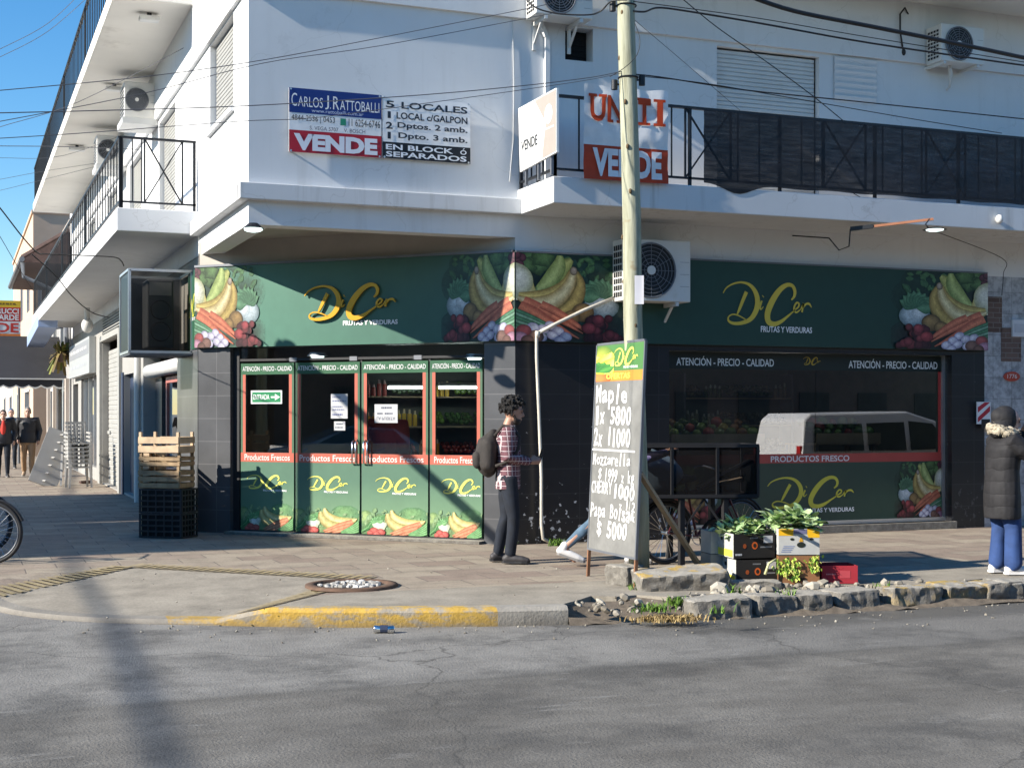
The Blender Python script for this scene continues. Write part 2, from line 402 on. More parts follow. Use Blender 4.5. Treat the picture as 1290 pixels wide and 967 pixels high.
M['tile_d'] = mat_tile('dark wall tiles cut corner', (.075, .077, .082), (.085, .087, .092), (.13, .13, .135), .55, .305, 'd', .3, flecks=None)
M['tile_x'] = mat_tile('black wall tiles', (.013, .013, .015), (.017, .017, .019), (.032, .032, .034), .55, .305, 'x', .35, flecks=(.5, .5, .5))
M['tile_y'] = mat_tile('dark wall tiles side', (.07, .072, .078), (.08, .082, .088), (.13, .13, .135), .55, .305, 'y', .3)
M['marble'] = mat_tile('grey marble tiles', (.34, .34, .35), (.40, .40, .41), (.25, .25, .25), .33, .30, 'x', .3, marble=.28)
M['brick'] = mat_tile('dark brick strips', (.11, .065, .05), (.16, .10, .08), (.2, .17, .15), .22, .07, 'x', .8, .5)
M['lamp'] = mat_emit('fluorescent tube', (.85, 1., .95), 7)
M['bulb'] = mat_emit('lit lamp', (.8, 1., .95), 2.2)
# ------------------------------------------------------------------ ground
def mat_road():
    m, N, L = _new('worn road'); P = _pos(N); X = _xyz(N, L, P)
    big = _noise(N, L, P, .35, 5, .6); mid = _noise(N, L, P, 2.5, 6, .65); fine = _noise(N, L, P, 55, 3, .7)
    st = N.new('ShaderNodeMapping'); st.inputs['Scale'].default_value = (.6, 2.0, 1); L.new(P, st.inputs[0])
    streak = _noise(N, L, st.outputs[0], 1.0, 6, .65)
    main = _ramp(N, L, _math(N, L, 'MULTIPLY_ADD', streak, .6, _math(N, L, 'MULTIPLY', mid, .4)), [(.32, (.098, .091, .080)), (.52, (.156, .147, .131)), (.70, (.222, .210, .187))])
    gut = _ramp(N, L, mid, [(.3, (.18, .172, .158)), (.7, (.26, .25, .228))])
    wob = _math(N, L, 'MULTIPLY_ADD', _noise(N, L, P, .8, 3), .35, -.17)
    y = _math(N, L, 'ADD', X[1], wob)
    # gutter lane along the kerb, its dark seam, damp by the broken stones
    g = _ramp(N, L, _math(N, L, 'MULTIPLY', y, .05), [(.4300, (0, 0, 0)), (.4345, (1, 1, 1))])
    c = _mix(N, L, g, main, gut)
    seam = _math(N, L, 'ABSOLUTE', _math(N, L, 'SUBTRACT', y, 8.62)); sm = _ramp(N, L, seam, [(.0, (.85,)*3), (.07, (.5,)*3), (.30, (0, 0, 0))])
    xg = N.new('ShaderNodeMapRange'); L.new(X[0], xg.inputs[0]); xg.inputs[1].default_value = 1.2; xg.inputs[2].default_value = 4.2; xg.inputs[3].default_value = .35; xg.inputs[4].default_value = .95
    c = _mix(N, L, _math(N, L, 'MULTIPLY', sm, xg.outputs[0]), c, (.10, .096, .088))
    wx = N.new('ShaderNodeMapRange'); L.new(X[0], wx.inputs[0]); wx.inputs[1].default_value = 4.6; wx.inputs[2].default_value = 6.2
    wy = N.new('ShaderNodeMapRange'); L.new(y, wy.inputs[0]); wy.inputs[1].default_value = 9.55; wy.inputs[2].default_value = 9.8
    wet = _math(N, L, 'MULTIPLY', _math(N, L, 'MULTIPLY', wx.outputs[0], wy.outputs[0]), .85)
    c = _mix(N, L, wet, c, (.060, .056, .048))
    gx = N.new('ShaderNodeMapRange'); L.new(X[0], gx.inputs[0]); gx.inputs[1].default_value = 4.; gx.inputs[2].default_value = 6.5; gx.inputs[3].default_value = 0; gx.inputs[4].default_value = .72
    c = _mix(N, L, _math(N, L, 'MULTIPLY', gx.outputs[0], g), c, (.145, .14, .13))
    cr = N.new('ShaderNodeTexVoronoi'); cr.feature = 'DISTANCE_TO_EDGE'; cr.inputs['Scale'].default_value = .26
    wp = N.new('ShaderNodeVectorMath'); wp.operation = 'ADD'; L.new(P, wp.inputs[0])
    nn = N.new('ShaderNodeTexNoise'); nn.inputs['Scale'].default_value = 1.1; nn.inputs['Detail'].default_value = 6; L.new(P, nn.inputs['Vector']); L.new(nn.outputs['Color'], wp.inputs[1])
    L.new(wp.outputs[0], cr.inputs['Vector'])
    ck = _ramp(N, L, cr.outputs['Distance'], [(.0, (.75,)*3), (.0035, (0, 0, 0))]); c = _mix(N, L, ck, c, (.07, .066, .06))
    sp = _ramp(N, L, _noise(N, L, P, 75, 5, .75), [(.28, (.70,)*3), (.5, (1,)*3), (.74, (1.24,)*3)]); c = _mix(N, L, 1., c, sp, 'MULTIPLY')
    oil = _ramp(N, L, _noise(N, L, P, .9, 7, .68), [(.48, (0, 0, 0)), (.62, (.62,)*3)]); c = _mix(N, L, oil, c, (.062, .06, .057))
    pale = _ramp(N, L, _noise(N, L, st.outputs[0], 2.6, 7, .7), [(.60, (0, 0, 0)), (.70, (.5,)*3)]); c = _mix(N, L, pale, c, (.30, .29, .27))
    pit = _ramp(N, L, _noise(N, L, P, 9, 3, .5), [(.70, (0, 0, 0)), (.76, (.6,)*3)]); c = _mix(N, L, pit, c, (.09, .088, .082))
    rg = _math(N, L, 'MULTIPLY_ADD', wet, -.55, .88)
    b = _bsdf(N, L, c, rg, 0, .3, fine, .8, .012); _out(N, L, b.outputs[0]); return m
def mat_pave():
    m, N, L = _new('pavement slabs'); P = _pos(N); X = _xyz(N, L, P)
    b = N.new('ShaderNodeTexBrick'); L.new(P, b.inputs['Vector']); b.offset = .5
    for k, v in (('Scale', 1), ('Brick Width', .64), ('Row Height', .42), ('Mortar Size', .007), ('Mortar Smooth', .3), ('Bias', -.15)): b.inputs[k].default_value = v
    b.inputs['Color1'].default_value = (.325, .275, .212, 1); b.inputs['Color2'].default_value = (.235, .18, .145, 1); b.inputs['Mortar'].default_value = (.15, .13, .11, 1)
    con = _ramp(N, L, _noise(N, L, P, 1.6, 6, .6), [(.3, (.245, .218, .176)), (.7, (.325, .292, .238))])
    q = _math(N, L, 'ADD', X[0], X[1]); l = _math(N, L, 'SUBTRACT', X[0], X[1])
    inr = _math(N, L, 'MULTIPLY', _math(N, L, 'LESS_THAN', q, 16.75), _math(N, L, 'MULTIPLY', _math(N, L, 'GREATER_THAN', l, -13.3), _math(N, L, 'LESS_THAN', l, -9.3)))
    edge = _math(N, L, 'MULTIPLY', _math(N, L, 'LESS_THAN', X[1], 12.05), _math(N, L, 'GREATER_THAN', l, -9.35))
    msk = _math(N, L, 'MAXIMUM', inr, edge)
    c = _mix(N, L, msk, b.outputs['Color'], con)
    n = _ramp(N, L, _noise(N, L, P, 3.1, 7, .65), [(.28, (.72,)*3), (.5, (1,)*3), (.75, (1.18,)*3)]); c = _mix(N, L, 1., c, n, 'MULTIPLY')
    sp = _ramp(N, L, _noise(N, L, P, 45, 3, .7), [(.3, (.8,)*3), (.7, (1.15,)*3)]); c = _mix(N, L, 1., c, sp, 'MULTIPLY')
    d = _ramp(N, L, _noise(N, L, P, 6, 3), [(.70, (0, 0, 0)), (.78, (.55,)*3)]); c = _mix(N, L, d, c, (.12, .105, .09))
    bf = _math(N, L, 'MULTIPLY', b.outputs['Fac'], _math(N, L, 'SUBTRACT', 1., msk))
    h = _math(N, L, 'SUBTRACT', _math(N, L, 'MULTIPLY', _noise(N, L, P, 50, 3), .25), bf)
    _out(N, L, _bsdf(N, L, c, .85, 0, .3, h, .5, .008).outputs[0]); return m
def mat_kerb():
    m, N, L = _new('kerb paint'); P = _pos(N); X = _xyz(N, L, P)
    con = _ramp(N, L, _noise(N, L, P, 4, 6, .65), [(.3, (.22, .205, .18)), (.7, (.36, .335, .29))])
    a = _math(N, L, 'MULTIPLY', _math(N, L, 'GREATER_THAN', X[0], 1.62), _math(N, L, 'LESS_THAN', X[0], 4.12))
    mp = N.new('ShaderNodeMapping'); mp.inputs['Scale'].default_value = (1, 1, 2.2); L.new(P, mp.inputs[0])
    wear = _ramp(N, L, _noise(N, L, mp.outputs[0], 3.6, 8, .72), [(.47, (1,)*3), (.57, (.1,)*3)])
    yel = _ramp(N, L, _noise(N, L, P, 9, 4), [(.3, (.42, .265, .05)), (.7, (.56, .36, .075))])
    c = _mix(N, L, _math(N, L, 'MULTIPLY', a, wear), con, yel)
    lo = N.new('ShaderNodeMapRange'); L.new(X[2], lo.inputs[0]); lo.inputs[1].default_value = -.06; lo.inputs[2].default_value = -.15
    c = _mix(N, L, _math(N, L, 'MULTIPLY', lo.outputs[0], .6), c, (.12, .105, .085))
    _out(N, L, _bsdf(N, L, c, .85, 0, .3, _noise(N, L, P, 40, 4), .6, .01).outputs[0]); return m
M['road'] = mat_road(); M['pave'] = mat_pave(); M['kerb'] = mat_kerb()
M['dirt'] = mat('kerb dirt', (.15, .12, .088), .95, var=.35, scale=14, bump=.6)
def mat_stone(name, paint):
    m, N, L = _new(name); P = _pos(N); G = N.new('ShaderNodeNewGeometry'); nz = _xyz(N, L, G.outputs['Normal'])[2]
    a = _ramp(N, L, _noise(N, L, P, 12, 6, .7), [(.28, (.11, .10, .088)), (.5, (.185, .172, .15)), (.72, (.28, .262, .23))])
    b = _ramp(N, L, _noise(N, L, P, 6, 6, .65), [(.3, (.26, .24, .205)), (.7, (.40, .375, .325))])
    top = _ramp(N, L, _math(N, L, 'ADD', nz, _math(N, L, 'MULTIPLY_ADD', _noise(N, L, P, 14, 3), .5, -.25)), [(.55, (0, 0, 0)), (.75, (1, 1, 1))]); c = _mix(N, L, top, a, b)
    if paint:
        f = _ramp(N, L, _noise(N, L, P, 5.5, 6, .68), [(.50, (0, 0, 0)), (.58, (.9,)*3)]); c = _mix(N, L, _math(N, L, 'MULTIPLY', f, _math(N, L, 'MAXIMUM', top, paint)), c, (.43, .29, .075))
    _out(N, L, _bsdf(N, L, c, .95, 0, .2, _noise(N, L, P, 60, 6, .7), .8, .012).outputs[0]); return m
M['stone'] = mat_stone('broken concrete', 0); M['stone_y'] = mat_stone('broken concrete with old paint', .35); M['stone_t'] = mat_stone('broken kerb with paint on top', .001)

ROADZ = -.15
g = MB(); S = 1500
g.face([(-S, -S, ROADZ), (S, -S, ROADZ), (S, S, ROADZ), (-S, S, ROADZ)]); setting('road', g, M['road'])
KP = [(-.3,130),(-.3,60),(-.3,30),(-.3,19),(-.22,16.4),(-.02,14.6),(.2,13.5),(.5,12.75),(1.01,12.17),(1.79,11.67),(2.73,11.16),(3.5,10.86),(4.15,10.66),(4.9,10.5),(5.9,10.4),(6.7,10.30),(9.2,10.27),(13,10.27),(20,10.27),(60,10.27)]
def spline(P, step=.18, lo=-9, hi=20):
    out = []
    for i in range(len(P)-1):
        p0, p1, p2, p3 = (V((*P[max(0, min(len(P)-1, k))], 0)) for k in (i-1, i, i+1, i+2))
        n = max(1, min(60, int((p2-p1).length/step)))
        for k in range(n):
            t = k/n; out.append(.5*((2*p1)+(p2-p0)*t+(2*p0-5*p1+4*p2-p3)*t*t+(-p0+3*p1-3*p2+p3)*t**3))
    out.append(V((*P[-1], 0))); return out
KS = spline(KP)
def knorm(i):
    t = (KS[min(i+1, len(KS)-1)]-KS[max(i-1, 0)]).normalized(); return V((-t.y, t.x, 0))
KN = [knorm(i) for i in range(len(KS))]
def gz(x, y):
    q = (16.7-(x+y))*.7071; l = (x-y)*.7071
    a = min(1, max(0, q/2.4)); b = min(1, max(0, (l+9.75)/.45)); d = min(1, max(0, (-6.35-l)/.45))
    return -.115*a*min(b, d)
BROKEN = lambda p: 4.75 < p.x < 30
rnd = random.Random(4)
ROWS = [.17, .42, .8]
pv = MB(); kb = MB(); dr = MB(); rows = []
for i, p in enumerate(KS):
    o = []
    jag = .30+.10*math.sin(p.x*5.1)+.07*math.sin(p.x*13.7+1) if BROKEN(p) else 0
    for k, ww in enumerate(ROWS):
        e = ww+(jag if k == 0 else (.25*jag if k == 1 else 0))
        if k == 1: e = max(e, ww+jag*.9)
        a = p+KN[i]*e; o.append(V((a.x, a.y, gz(a.x, a.y))))
    rows.append(o)
for i in range(len(KS)-1):
    for k in range(len(ROWS)-1):
        pv.face([rows[i][k], rows[i+1][k], rows[i+1][k+1], rows[i][k+1]])
    if BROKEN(KS[i]) or BROKEN(KS[i+1]):
        a, b = rows[i][0], rows[i+1][0]
        for j in range(4):
            f0, f1 = j/4, (j+1)/4; z = lambda f, q: -.035-.10*f+.02*math.sin(q.x*23+f*9)
            P = [(1-f0, i), (1-f0, i+1), (1-f1, i+1), (1-f1, i)]
            pts = []
            for f, ii in P:
                e = rows[ii][0]; k2 = KS[ii]-KN[ii]*.06; q = k2.lerp(V((e.x, e.y, 0)), f); pts.append(V((q.x, q.y, z(1-f, q)-(.02 if f == 0 else 0))))
            dr.face(pts)
        pv.face([a, V((a.x, a.y, -.1)), V((b.x, b.y, -.1)), b])
    else:
        qa, qb = KS[i], KS[i+1]; za, zb = gz(qa.x, qa.y), gz(qb.x, qb.y)
        A0 = V((qa.x, qa.y, ROADZ-.05)); B0 = V((qb.x, qb.y, ROADZ-.05))
        ta = qa+KN[i]*.035; tb = qb+KN[i+1]*.035
        A1 = V((qa.x, qa.y, za-.03)); B1 = V((qb.x, qb.y, zb-.03)); A2 = V((ta.x, ta.y, za+.002)); B2 = V((tb.x, tb.y, zb+.002))
        kb.face([A0, B0, B1, A1]); kb.face([A1, B1, B2, A2]); kb.face([A2, B2, rows[i+1][0]+V((0, 0, .002)), rows[i][0]+V((0, 0, .002))])
from mathutils import geometry as mgeo
inner = [V((r[-1].x, r[-1].y)) for r in rows]+[V((60, 130))]
nb = len(inner); pts = list(inner); ax, ay = -.5, 11.4
while ay < 18:
    ax = .2
    while ax < 6.5:
        if min((V((ax, ay))-q).length for q in inner) > .16 and mgeo.intersect_point_tri_2d(V((ax, ay)), V((-9, -9)), V((99, -9)), V((-9, 99))): pts.append(V((ax, ay)))
        ax += .24
    ay += .24
vo, eo, fo, *_ = mgeo.delaunay_2d_cdt(pts, [], [list(range(nb))], 1, 1e-5)
pv.add([(q.x, q.y, gz(q.x, q.y)) for q in vo], fo)
setting('pavement', pv, M['pave'], recalc='weld'); setting('kerb', kb, M['kerb'], recalc='weld', smooth=False); setting('dirt_verge', dr, M['dirt'], recalc='weld', smooth=True)

# tactile paving round the ramp
def mat_tact():
    m, N, L = _new('tactile tiles'); P = _pos(N)
    mp = N.new('ShaderNodeTexCoord').outputs['UV']
    a = N.new('ShaderNodeAttribute'); a.attribute_name = 'Col'
    n = _ramp(N, L, _noise(N, L, P, 5, 6, .65), [(.3, (.75,)*3), (.7, (1.2,)*3)])
    _out(N, L, _bsdf(N, L, _mix(N, L, 1., a.outputs['Color'], n, 'MULTIPLY'), .85, 0, .3).outputs[0]); return m
M['tact'] = mat_tact()
tc = MB()
def strip(a, b, wd):
    a = V((*a, 0)); b = V((*b, 0)); t = (b-a).normalized(); n = V((-t.y, t.x, 0))*wd/2; L = (b-a).length; k = int(L/.10)
    for i in range(k):
        for f0, f1, h, cc in ((0, .5, .016, (.35, .28, .155)), (.5, 1, .007, (.245, .205, .14))):
            p = a+t*L*(i+f0)/k; q = a+t*L*(i+f1)/k
            pts = [V((e.x, e.y, gz(e.x, e.y)+h)) for e in (p-n, q-n, q+n, p+n)]; tc.face(pts, 0, cc)
strip((.30, 13.66), (1.62, 14.98), .26); strip((1.72, 15.0), (3.72, 13.02), .26); strip((3.02, 12.38), (2.22, 11.58), .26)
setting('tactile_paving', tc, M['tact'], recalc=False)

# low step in front of the corner doors
st = MB(); st.fbox(FC, .52, 4.23, 0.003, .035, -.2, .16); setting('doorstep', st, M['stone'])

# ------------------------------------------------------------------ wall sheets with openings
def holes(mb, F, u0, u1, z0, z1, hs, d=0., depth=.2, m=0, c=(1, 1, 1)):
    us = sorted({u0, u1, *[h[0] for h in hs], *[h[1] for h in hs]}); zs = sorted({z0, z1, *[h[2] for h in hs], *[h[3] for h in hs]})
    us = [u for u in us if u0 <= u <= u1]; zs = [z for z in zs if z0 <= z <= z1]
    for i in range(len(us)-1):
        for j in range(len(zs)-1):
            a, b, e, f = us[i], us[i+1], zs[j], zs[j+1]; mu, mz = (a+b)/2, (e+f)/2
            if any(h[0] < mu < h[1] and h[2] < mz < h[3] for h in hs): continue
            mb.face([F(a, e, d), F(b, e, d), F(b, f, d), F(a, f, d)], m, c)
    for h in hs:
        a, b, e, f = h[:4]; dd = h[4] if len(h) > 4 else depth
        for p, q in (((a, e), (b, e)), ((b, e), (b, f)), ((b, f), (a, f)), ((a, f), (a, e))):
            mb.face([F(*p, d), F(*q, d), F(*q, d-dd), F(*p, d-dd)], m, c)
def shutter(name, F, u0, u1, z0, z1, d, parent, mt, pitch=.055, label=None):
    """slatted roller blind, every slat a shallow ridge of one sheet"""
    mb = MB(); n = int((z1-z0)/pitch)
    for i in range(n):
        a = z0+(z1-z0)*i/n; b = z0+(z1-z0)*(i+1)/n; k = (b-a)
        pr = [(a, 0.0), (a+k*.15, .012), (a+k*.8, .014), (b, .0)]
        for (za, da), (zb, db) in zip(pr, pr[1:]): mb.face([F(u0, za, d+da), F(u1, za, d+da), F(u1, zb, d+db), F(u0, zb, d+db)])
    o = mb.build(name, mt, parent, recalc=False)
    if label: o['label'] = label
    return o

BLD = thing('corner_building', 'white corner building with overhanging storey above the green fruit shop', 'building', (XB, YA, 0))
TOP = 10.4
UB = lambda y: -y
# openings on the side street: y spans
ysh = [(16.62, 18.28, 5.24, 6.36), (21.4, 23.2, 4.42, 6.3), (25.6, 27.4, 4.42, 6.3), (29.8, 31.4, 4.42, 6.3), (34.6, 36.2, 4.42, 6.3)]
ush = [(9.09, 10.646, 4.32, 6.33)]
wl = MB()
dw = (*FA.uv(712, 75), *FA.uv(747, 37)); dw = (dw[0], dw[2], dw[1], dw[3])
holes(wl, FA, XB, 34, 3.73, TOP, [(a, b, e, f, .10) for a, b, e, f in ush]+[(*dw, .22)])
holes(wl, FB, -42, -YA, 3.73, TOP, [(-b, -a, e, f, .10) for a, b, e, f in ysh])
wl.face([FA(34, 0), FA(34, TOP), (34, 42, TOP), (34, 42, 0)]); wl.face([(XB, 42, 0), (XB, 42, TOP), (34, 42, TOP), (34, 42, 0)])
wl.face([(XB, YA, TOP), (34, YA, TOP), (34, 42, TOP), (XB, 42, TOP)])
# underside of the overhanging beam (0.26 deep) and its inner faces
bw = .26
wl.face([(XB, YA, 3.73), (6.32, YA, 3.73), (6.32, YA+bw, 3.73), (XB+bw, YA+bw, 3.73)])
wl.face([(XB, YA, 3.73), (XB+bw, YA+bw, 3.73), (XB+bw, 19.2, 3.73), (XB, 19.2, 3.73)])
wl.face([(XB+bw, YA+bw, 3.73), (6.3, YA+bw, 3.73), (6.3, YA+bw, 3.90), (XB+bw, YA+bw, 3.90)])
wl.face([(XB+bw, YA+bw, 3.73), (XB+bw, 19.2, 3.73), (XB+bw, 19.2, 3.90), (XB+bw, YA+bw, 3.90)])
# wall above the fascia on the long side
wl.face([FA(6.29, 3.50, -.001), FA(34, 3.50, -.001), FA(34, 3.735, -.001), FA(6.29, 3.735, -.001)])
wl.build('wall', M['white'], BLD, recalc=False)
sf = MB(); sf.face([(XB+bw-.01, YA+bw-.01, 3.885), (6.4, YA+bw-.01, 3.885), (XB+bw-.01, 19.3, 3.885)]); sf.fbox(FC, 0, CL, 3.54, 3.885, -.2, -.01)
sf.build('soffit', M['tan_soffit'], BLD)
# string courses
bd = MB(); bd.fbox(FA, XB-.05, 34, 6.385, TOP-.02, -.05, .05)
bd.fbox(FB, -41.9, -YA+.05, 6.385, TOP-.02, -.05, .049)
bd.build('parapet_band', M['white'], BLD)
ld = MB()
ld.fbox(FA, XB-.12, 6.318, 4.0, 4.185, -.05, .12); ld.fbox(FB, -19.19, -YA+.0, 4.001, 4.184, -.05, .12)
ld.build('ledge', M['ledge'], BLD, bevel=.008)
# balconies
b1 = MB(); b1.box((6.322, 14.611, 4.0), (34, YA+.02, 4.306)); b1.build('balcony_slab', M['ledge'], BLD, bevel=.01)
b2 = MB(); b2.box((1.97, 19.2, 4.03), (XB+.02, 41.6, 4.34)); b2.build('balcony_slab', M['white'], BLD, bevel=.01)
b3 = MB(); b3.box((1.95, 19.4, 7.2), (XB+.02, 41.0, 7.42)); b3.box((6.6, 14.611, 7.2), (34, YA+.02, 7.45)); b3.build('balcony_slab', M['soffit'], BLD, bevel=.01)

def railing(a, b, z0, z1, parent, posts, pitch=.155, cross=(), r=.011, name='railing', mt='iron', gap=.09):
    """flat bar handrail, bottom rail, uprights at the given pitch, crossed panels where cross says (start, end) along it"""
    a, b = V(a), V(b); L = (b-a).length; t = (b-a)/L; mb = MB(); at = lambda s, z: V((a.x+t.x*s, a.y+t.y*s, z))
    mb.bar(at(0, z1), at(L, z1), .05, .03); mb.bar(at(0, z0+gap), at(L, z0+gap), .035, .025)
    s = 0
    for p in posts: mb.bar(at(p, z0), at(p, z1), .035, .035)
    if pitch:
        n = int(L/pitch)
        for i in range(n+1):
            s = L*i/n
            if any(c0+.02 < s < c1-.02 for c0, c1 in cross): continue
            mb.bar(at(s, z0+gap), at(s, z1), .016, .016)
    for c0, c1 in cross:
        mb.bar(at(c0, z0+gap), at(c1, z1), .02, .016); mb.bar(at(c0, z1), at(c1, z0+gap), .016, .02)
        for s in (c0, c1): mb.bar(at(s, z0+gap), at(s, z1), .022, .022)
    return mb.build(name, M[mt], parent, recalc=False)
# side street, first floor
railing((2.02, 19.26, 0), (2.02, 41.5, 0), 4.34, 5.29, BLD, [0, 5.5, 11, 16.5, 22.2], .40, r=.014)
railing((2.04, 19.26, 0), (3.02, 19.26, 0), 4.34, 5.29, BLD, [0, .96], None, cross=[(.30, .80)], mt='iron')
e = MB()
for s in (.14, .26): e.bar((2.04+s, 19.26, 4.43), (2.04+s, 19.26, 5.29), .016, .016)
e.build('baluster', M['iron'], BLD)
railing((2.0, 19.5, 0), (2.0, 41.0, 0), 7.42, 8.40, BLD, [0, 5, 10, 15, 21.4], .30)
# long side, first floor
cr = []
for x in (8.05, 10.0, 11.55, 13.1): cr.append((x-6.36, x-6.36+.62))
railing((6.36, 14.65, 0), (16, 14.65, 0), 4.306, 5.235, BLD, [0, .60, 1.75, 3.0, 4.4, 5.7, 7.0, 8.3], .30, cross=cr)
railing((6.36, 14.65, 0), (6.36, YA, 0), 4.306, 5.235, BLD, [0, .5, 1.03], .3)
# shutters, dark window, vent
for a, b, e_, f in ush:
    shutter('roller_shutter', FA, a+.03, b-.03, e_, f-.02, -.09, BLD, M['whitepaint'])
for k, (a, b, e_, f) in enumerate(ysh):
    shutter('roller_shutter', FB, -b+.03, -a-.03, e_, f-.02, -.09, BLD, M['blind'])
q = MB(); q.fbox(FA, dw[0], dw[1], dw[2], dw[3], -.215, -.2)
for i in range(6): q.fbox(FA, dw[0]+.02, dw[1]-.02, dw[2]+.03+i*.07, dw[2]+.05+i*.07, -.2, -.185)
q.build('window', M['darkgap'], BLD)
u0, z0 = FA.uv(1050, 128); u1, z1 = FA.uv(1103, 78); q = MB()
for i in range(7):
    a = z0+(z1-z0)*i/7
    q.face([FA(u0, a, .005), FA(u1, a, .005), FA(u1, a+(z1-z0)/7, .03), FA(u0, a+(z1-z0)/7, .03)]); q.face([FA(u0, a+(z1-z0)/7, .03), FA(u1, a+(z1-z0)/7, .03), FA(u1, a+(z1-z0)/7, .005), FA(u0, a+(z1-z0)/7, .005)])
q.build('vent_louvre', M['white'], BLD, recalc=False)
# frames of the openings on the side wall
fr = MB()
for a, b, e_, f in ysh[:1]: fr.fbox(FB, -b-.05, -a+.05, e_-.06, e_, -.02, .05)
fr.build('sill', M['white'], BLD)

# ------------------------------------------------------------------ ground floor walls
DZ = FC.uv(455, 455)[1]           # top of the door signs
UJ0, UJ1 = FC.uv(290, 560)[0], FC.uv(610, 560)[0]
wn = (FA.uv(843, 560)[0], FA.uv(1199, 560)[0])
wt = FA.uv(1020, 444)[1]
gl = MB()
holes(gl, FC, 0, CL, 0, 3.56, [(UJ0, UJ1, 0.0, 2.47, .34)])
gl.build('cut_corner_wall', M['tile_d'], BLD, recalc=False)
gx = MB()
holes(gx, FA, 6.29, 13.38, 0, 3.52, [(wn[0], wn[1], .10, wt, .22)])
gx.build('tiled_wall', M['tile_x'], BLD, recalc=False)
gy = MB(); gy.face([FA(13.38, 0), FA(34, 0), FA(34, 3.52), FA(13.38, 3.52)]); gy.build('marble_wall', M['marble'], BLD)
gb = MB()
for (x0, y0, x1, y1) in ((1241, 418, 1262, 374), (1261, 455, 1286, 413)):
    a = FA.uv(x0, y0); b = FA.uv(x1, y1); gb.fbox(FA, a[0], b[0], a[1], b[1], 0, .006)
gb.build('brick_inset', M['brick'], BLD)
DOOR = (20.9, 25.3); NAVY = (26.75, 28.35); ROLL = (28.95, 32.7); SHOPW = (34.2, 38.6)
gs = MB()
holes(gs, FB, -42, -18.98, 0, 3.74, [(-DOOR[1], -DOOR[0], 0.0, 2.62, .30), (-NAVY[1], -NAVY[0], .04, 2.35, .18), (-ROLL[1], -ROLL[0], 0.02, 3.2, .16), (-SHOPW[1], -SHOPW[0], .3, 2.5, .12), (-41.4, -39.6, 0.02, 2.4, .2)])
gs.face([(XB, 18.98, 3.0), (XB, 18.98, 3.74), (XB-.04, 18.98, 3.74), (XB-.04, 18.98, 3.0)])
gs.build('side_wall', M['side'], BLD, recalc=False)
gc = MB(); gc.fbox(FB, -20.88, -19.0, 0, 2.6, .0, .045); gc.build('tiled_pillar', M['tile_y'], BLD)
M['navy'] = mat('navy door paint', (.028, .042, .085), .5, var=.15)
gn = MB(); gn.fbox(FB, -NAVY[1], -NAVY[0], .04, 2.35, -.17, -.12); gn.fbox(FB, -NAVY[1]-.25, -NAVY[1]-.01, 0, 2.4, -.01, .03); gn.fbox(FB, -NAVY[1]+.1, -NAVY[0]-.1, .4, 2.1, -.12, -.105)
dn = gn.build('door', M['navy'], BLD); dn['label'] = 'narrow navy blue door'
shutter('roller_shutter', FB, -ROLL[1]+.02, -ROLL[0]-.02, .02, 3.0, -.14, BLD, M['blind'], .10, 'closed white roller shutter with dark scrawls')
M['scrawl'] = mat('dark scrawl', (.12, .11, .12), .8)
sc = MB()
for k in range(16):
    u = -ROLL[0]-.3-rnd.random()*1.3; z = 1.75+.5*(k//6)-.1+rnd.random()*.2
    ribbon(sc, FB, [(u+rnd.uniform(-.13, .13), z+rnd.uniform(-.16, .16), .014) for _ in range(5)], -.118, (1, 1, 1))
sc.build('graffiti', M['scrawl'], BLD, recalc=False)
gf = MB()
for y0, y1 in ((ROLL[0]-.3, ROLL[0]-.02), (ROLL[1]+.02, ROLL[1]+.5)): gf.fbox(FB, -y1, -y0, 0, 3.3, 0, .07)
gf.fbox(FB, -ROLL[1]-.02, -ROLL[0]+.02, 3.2, 3.32, 0, .06); gf.fbox(FB, -ROLL[1]-.3, -ROLL[1]+.5, 1.13, 1.2, -.14, -.1)
for i in range(5): gf.fbox(FB, -ROLL[1]+.1, -ROLL[0]-.05, 3.37+i*.06, 3.39+i*.06, .0, .02)
gf.build('shutter_frame', M['blind'], BLD)
gk = MB(); gk.fbox(FB, -ROLL[1]+.05, -ROLL[0], 3.35, 3.68, .0, .008); gk.build('vent_grille', M['black'], BLD)
gw = MB(); gw.face([FB(-SHOPW[1], .3, -.11), FB(-SHOPW[0], .3, -.11), FB(-SHOPW[0], 2.5, -.11), FB(-SHOPW[1], 2.5, -.11)]); shw = gw.build('window', M['bigglass'], BLD)
gw = MB()
for y in (SHOPW[0], SHOPW[0]+1.4, SHOPW[0]+2.9, SHOPW[1]): gw.fbox(FB, -y-.04, -y+.04, .3, 2.5, -.12, -.06)
gw.build('window_frame', M['alu'], shw)
gw = MB(); gw.fbox(FB, -41.4, -39.6, .02, 2.4, -.25, -.19); gw.fbox(FB, -SHOPW[1], -SHOPW[0], .3, 2.5, -.9, -.85); gw.build('dark_opening', M['darkgap'], BLD)
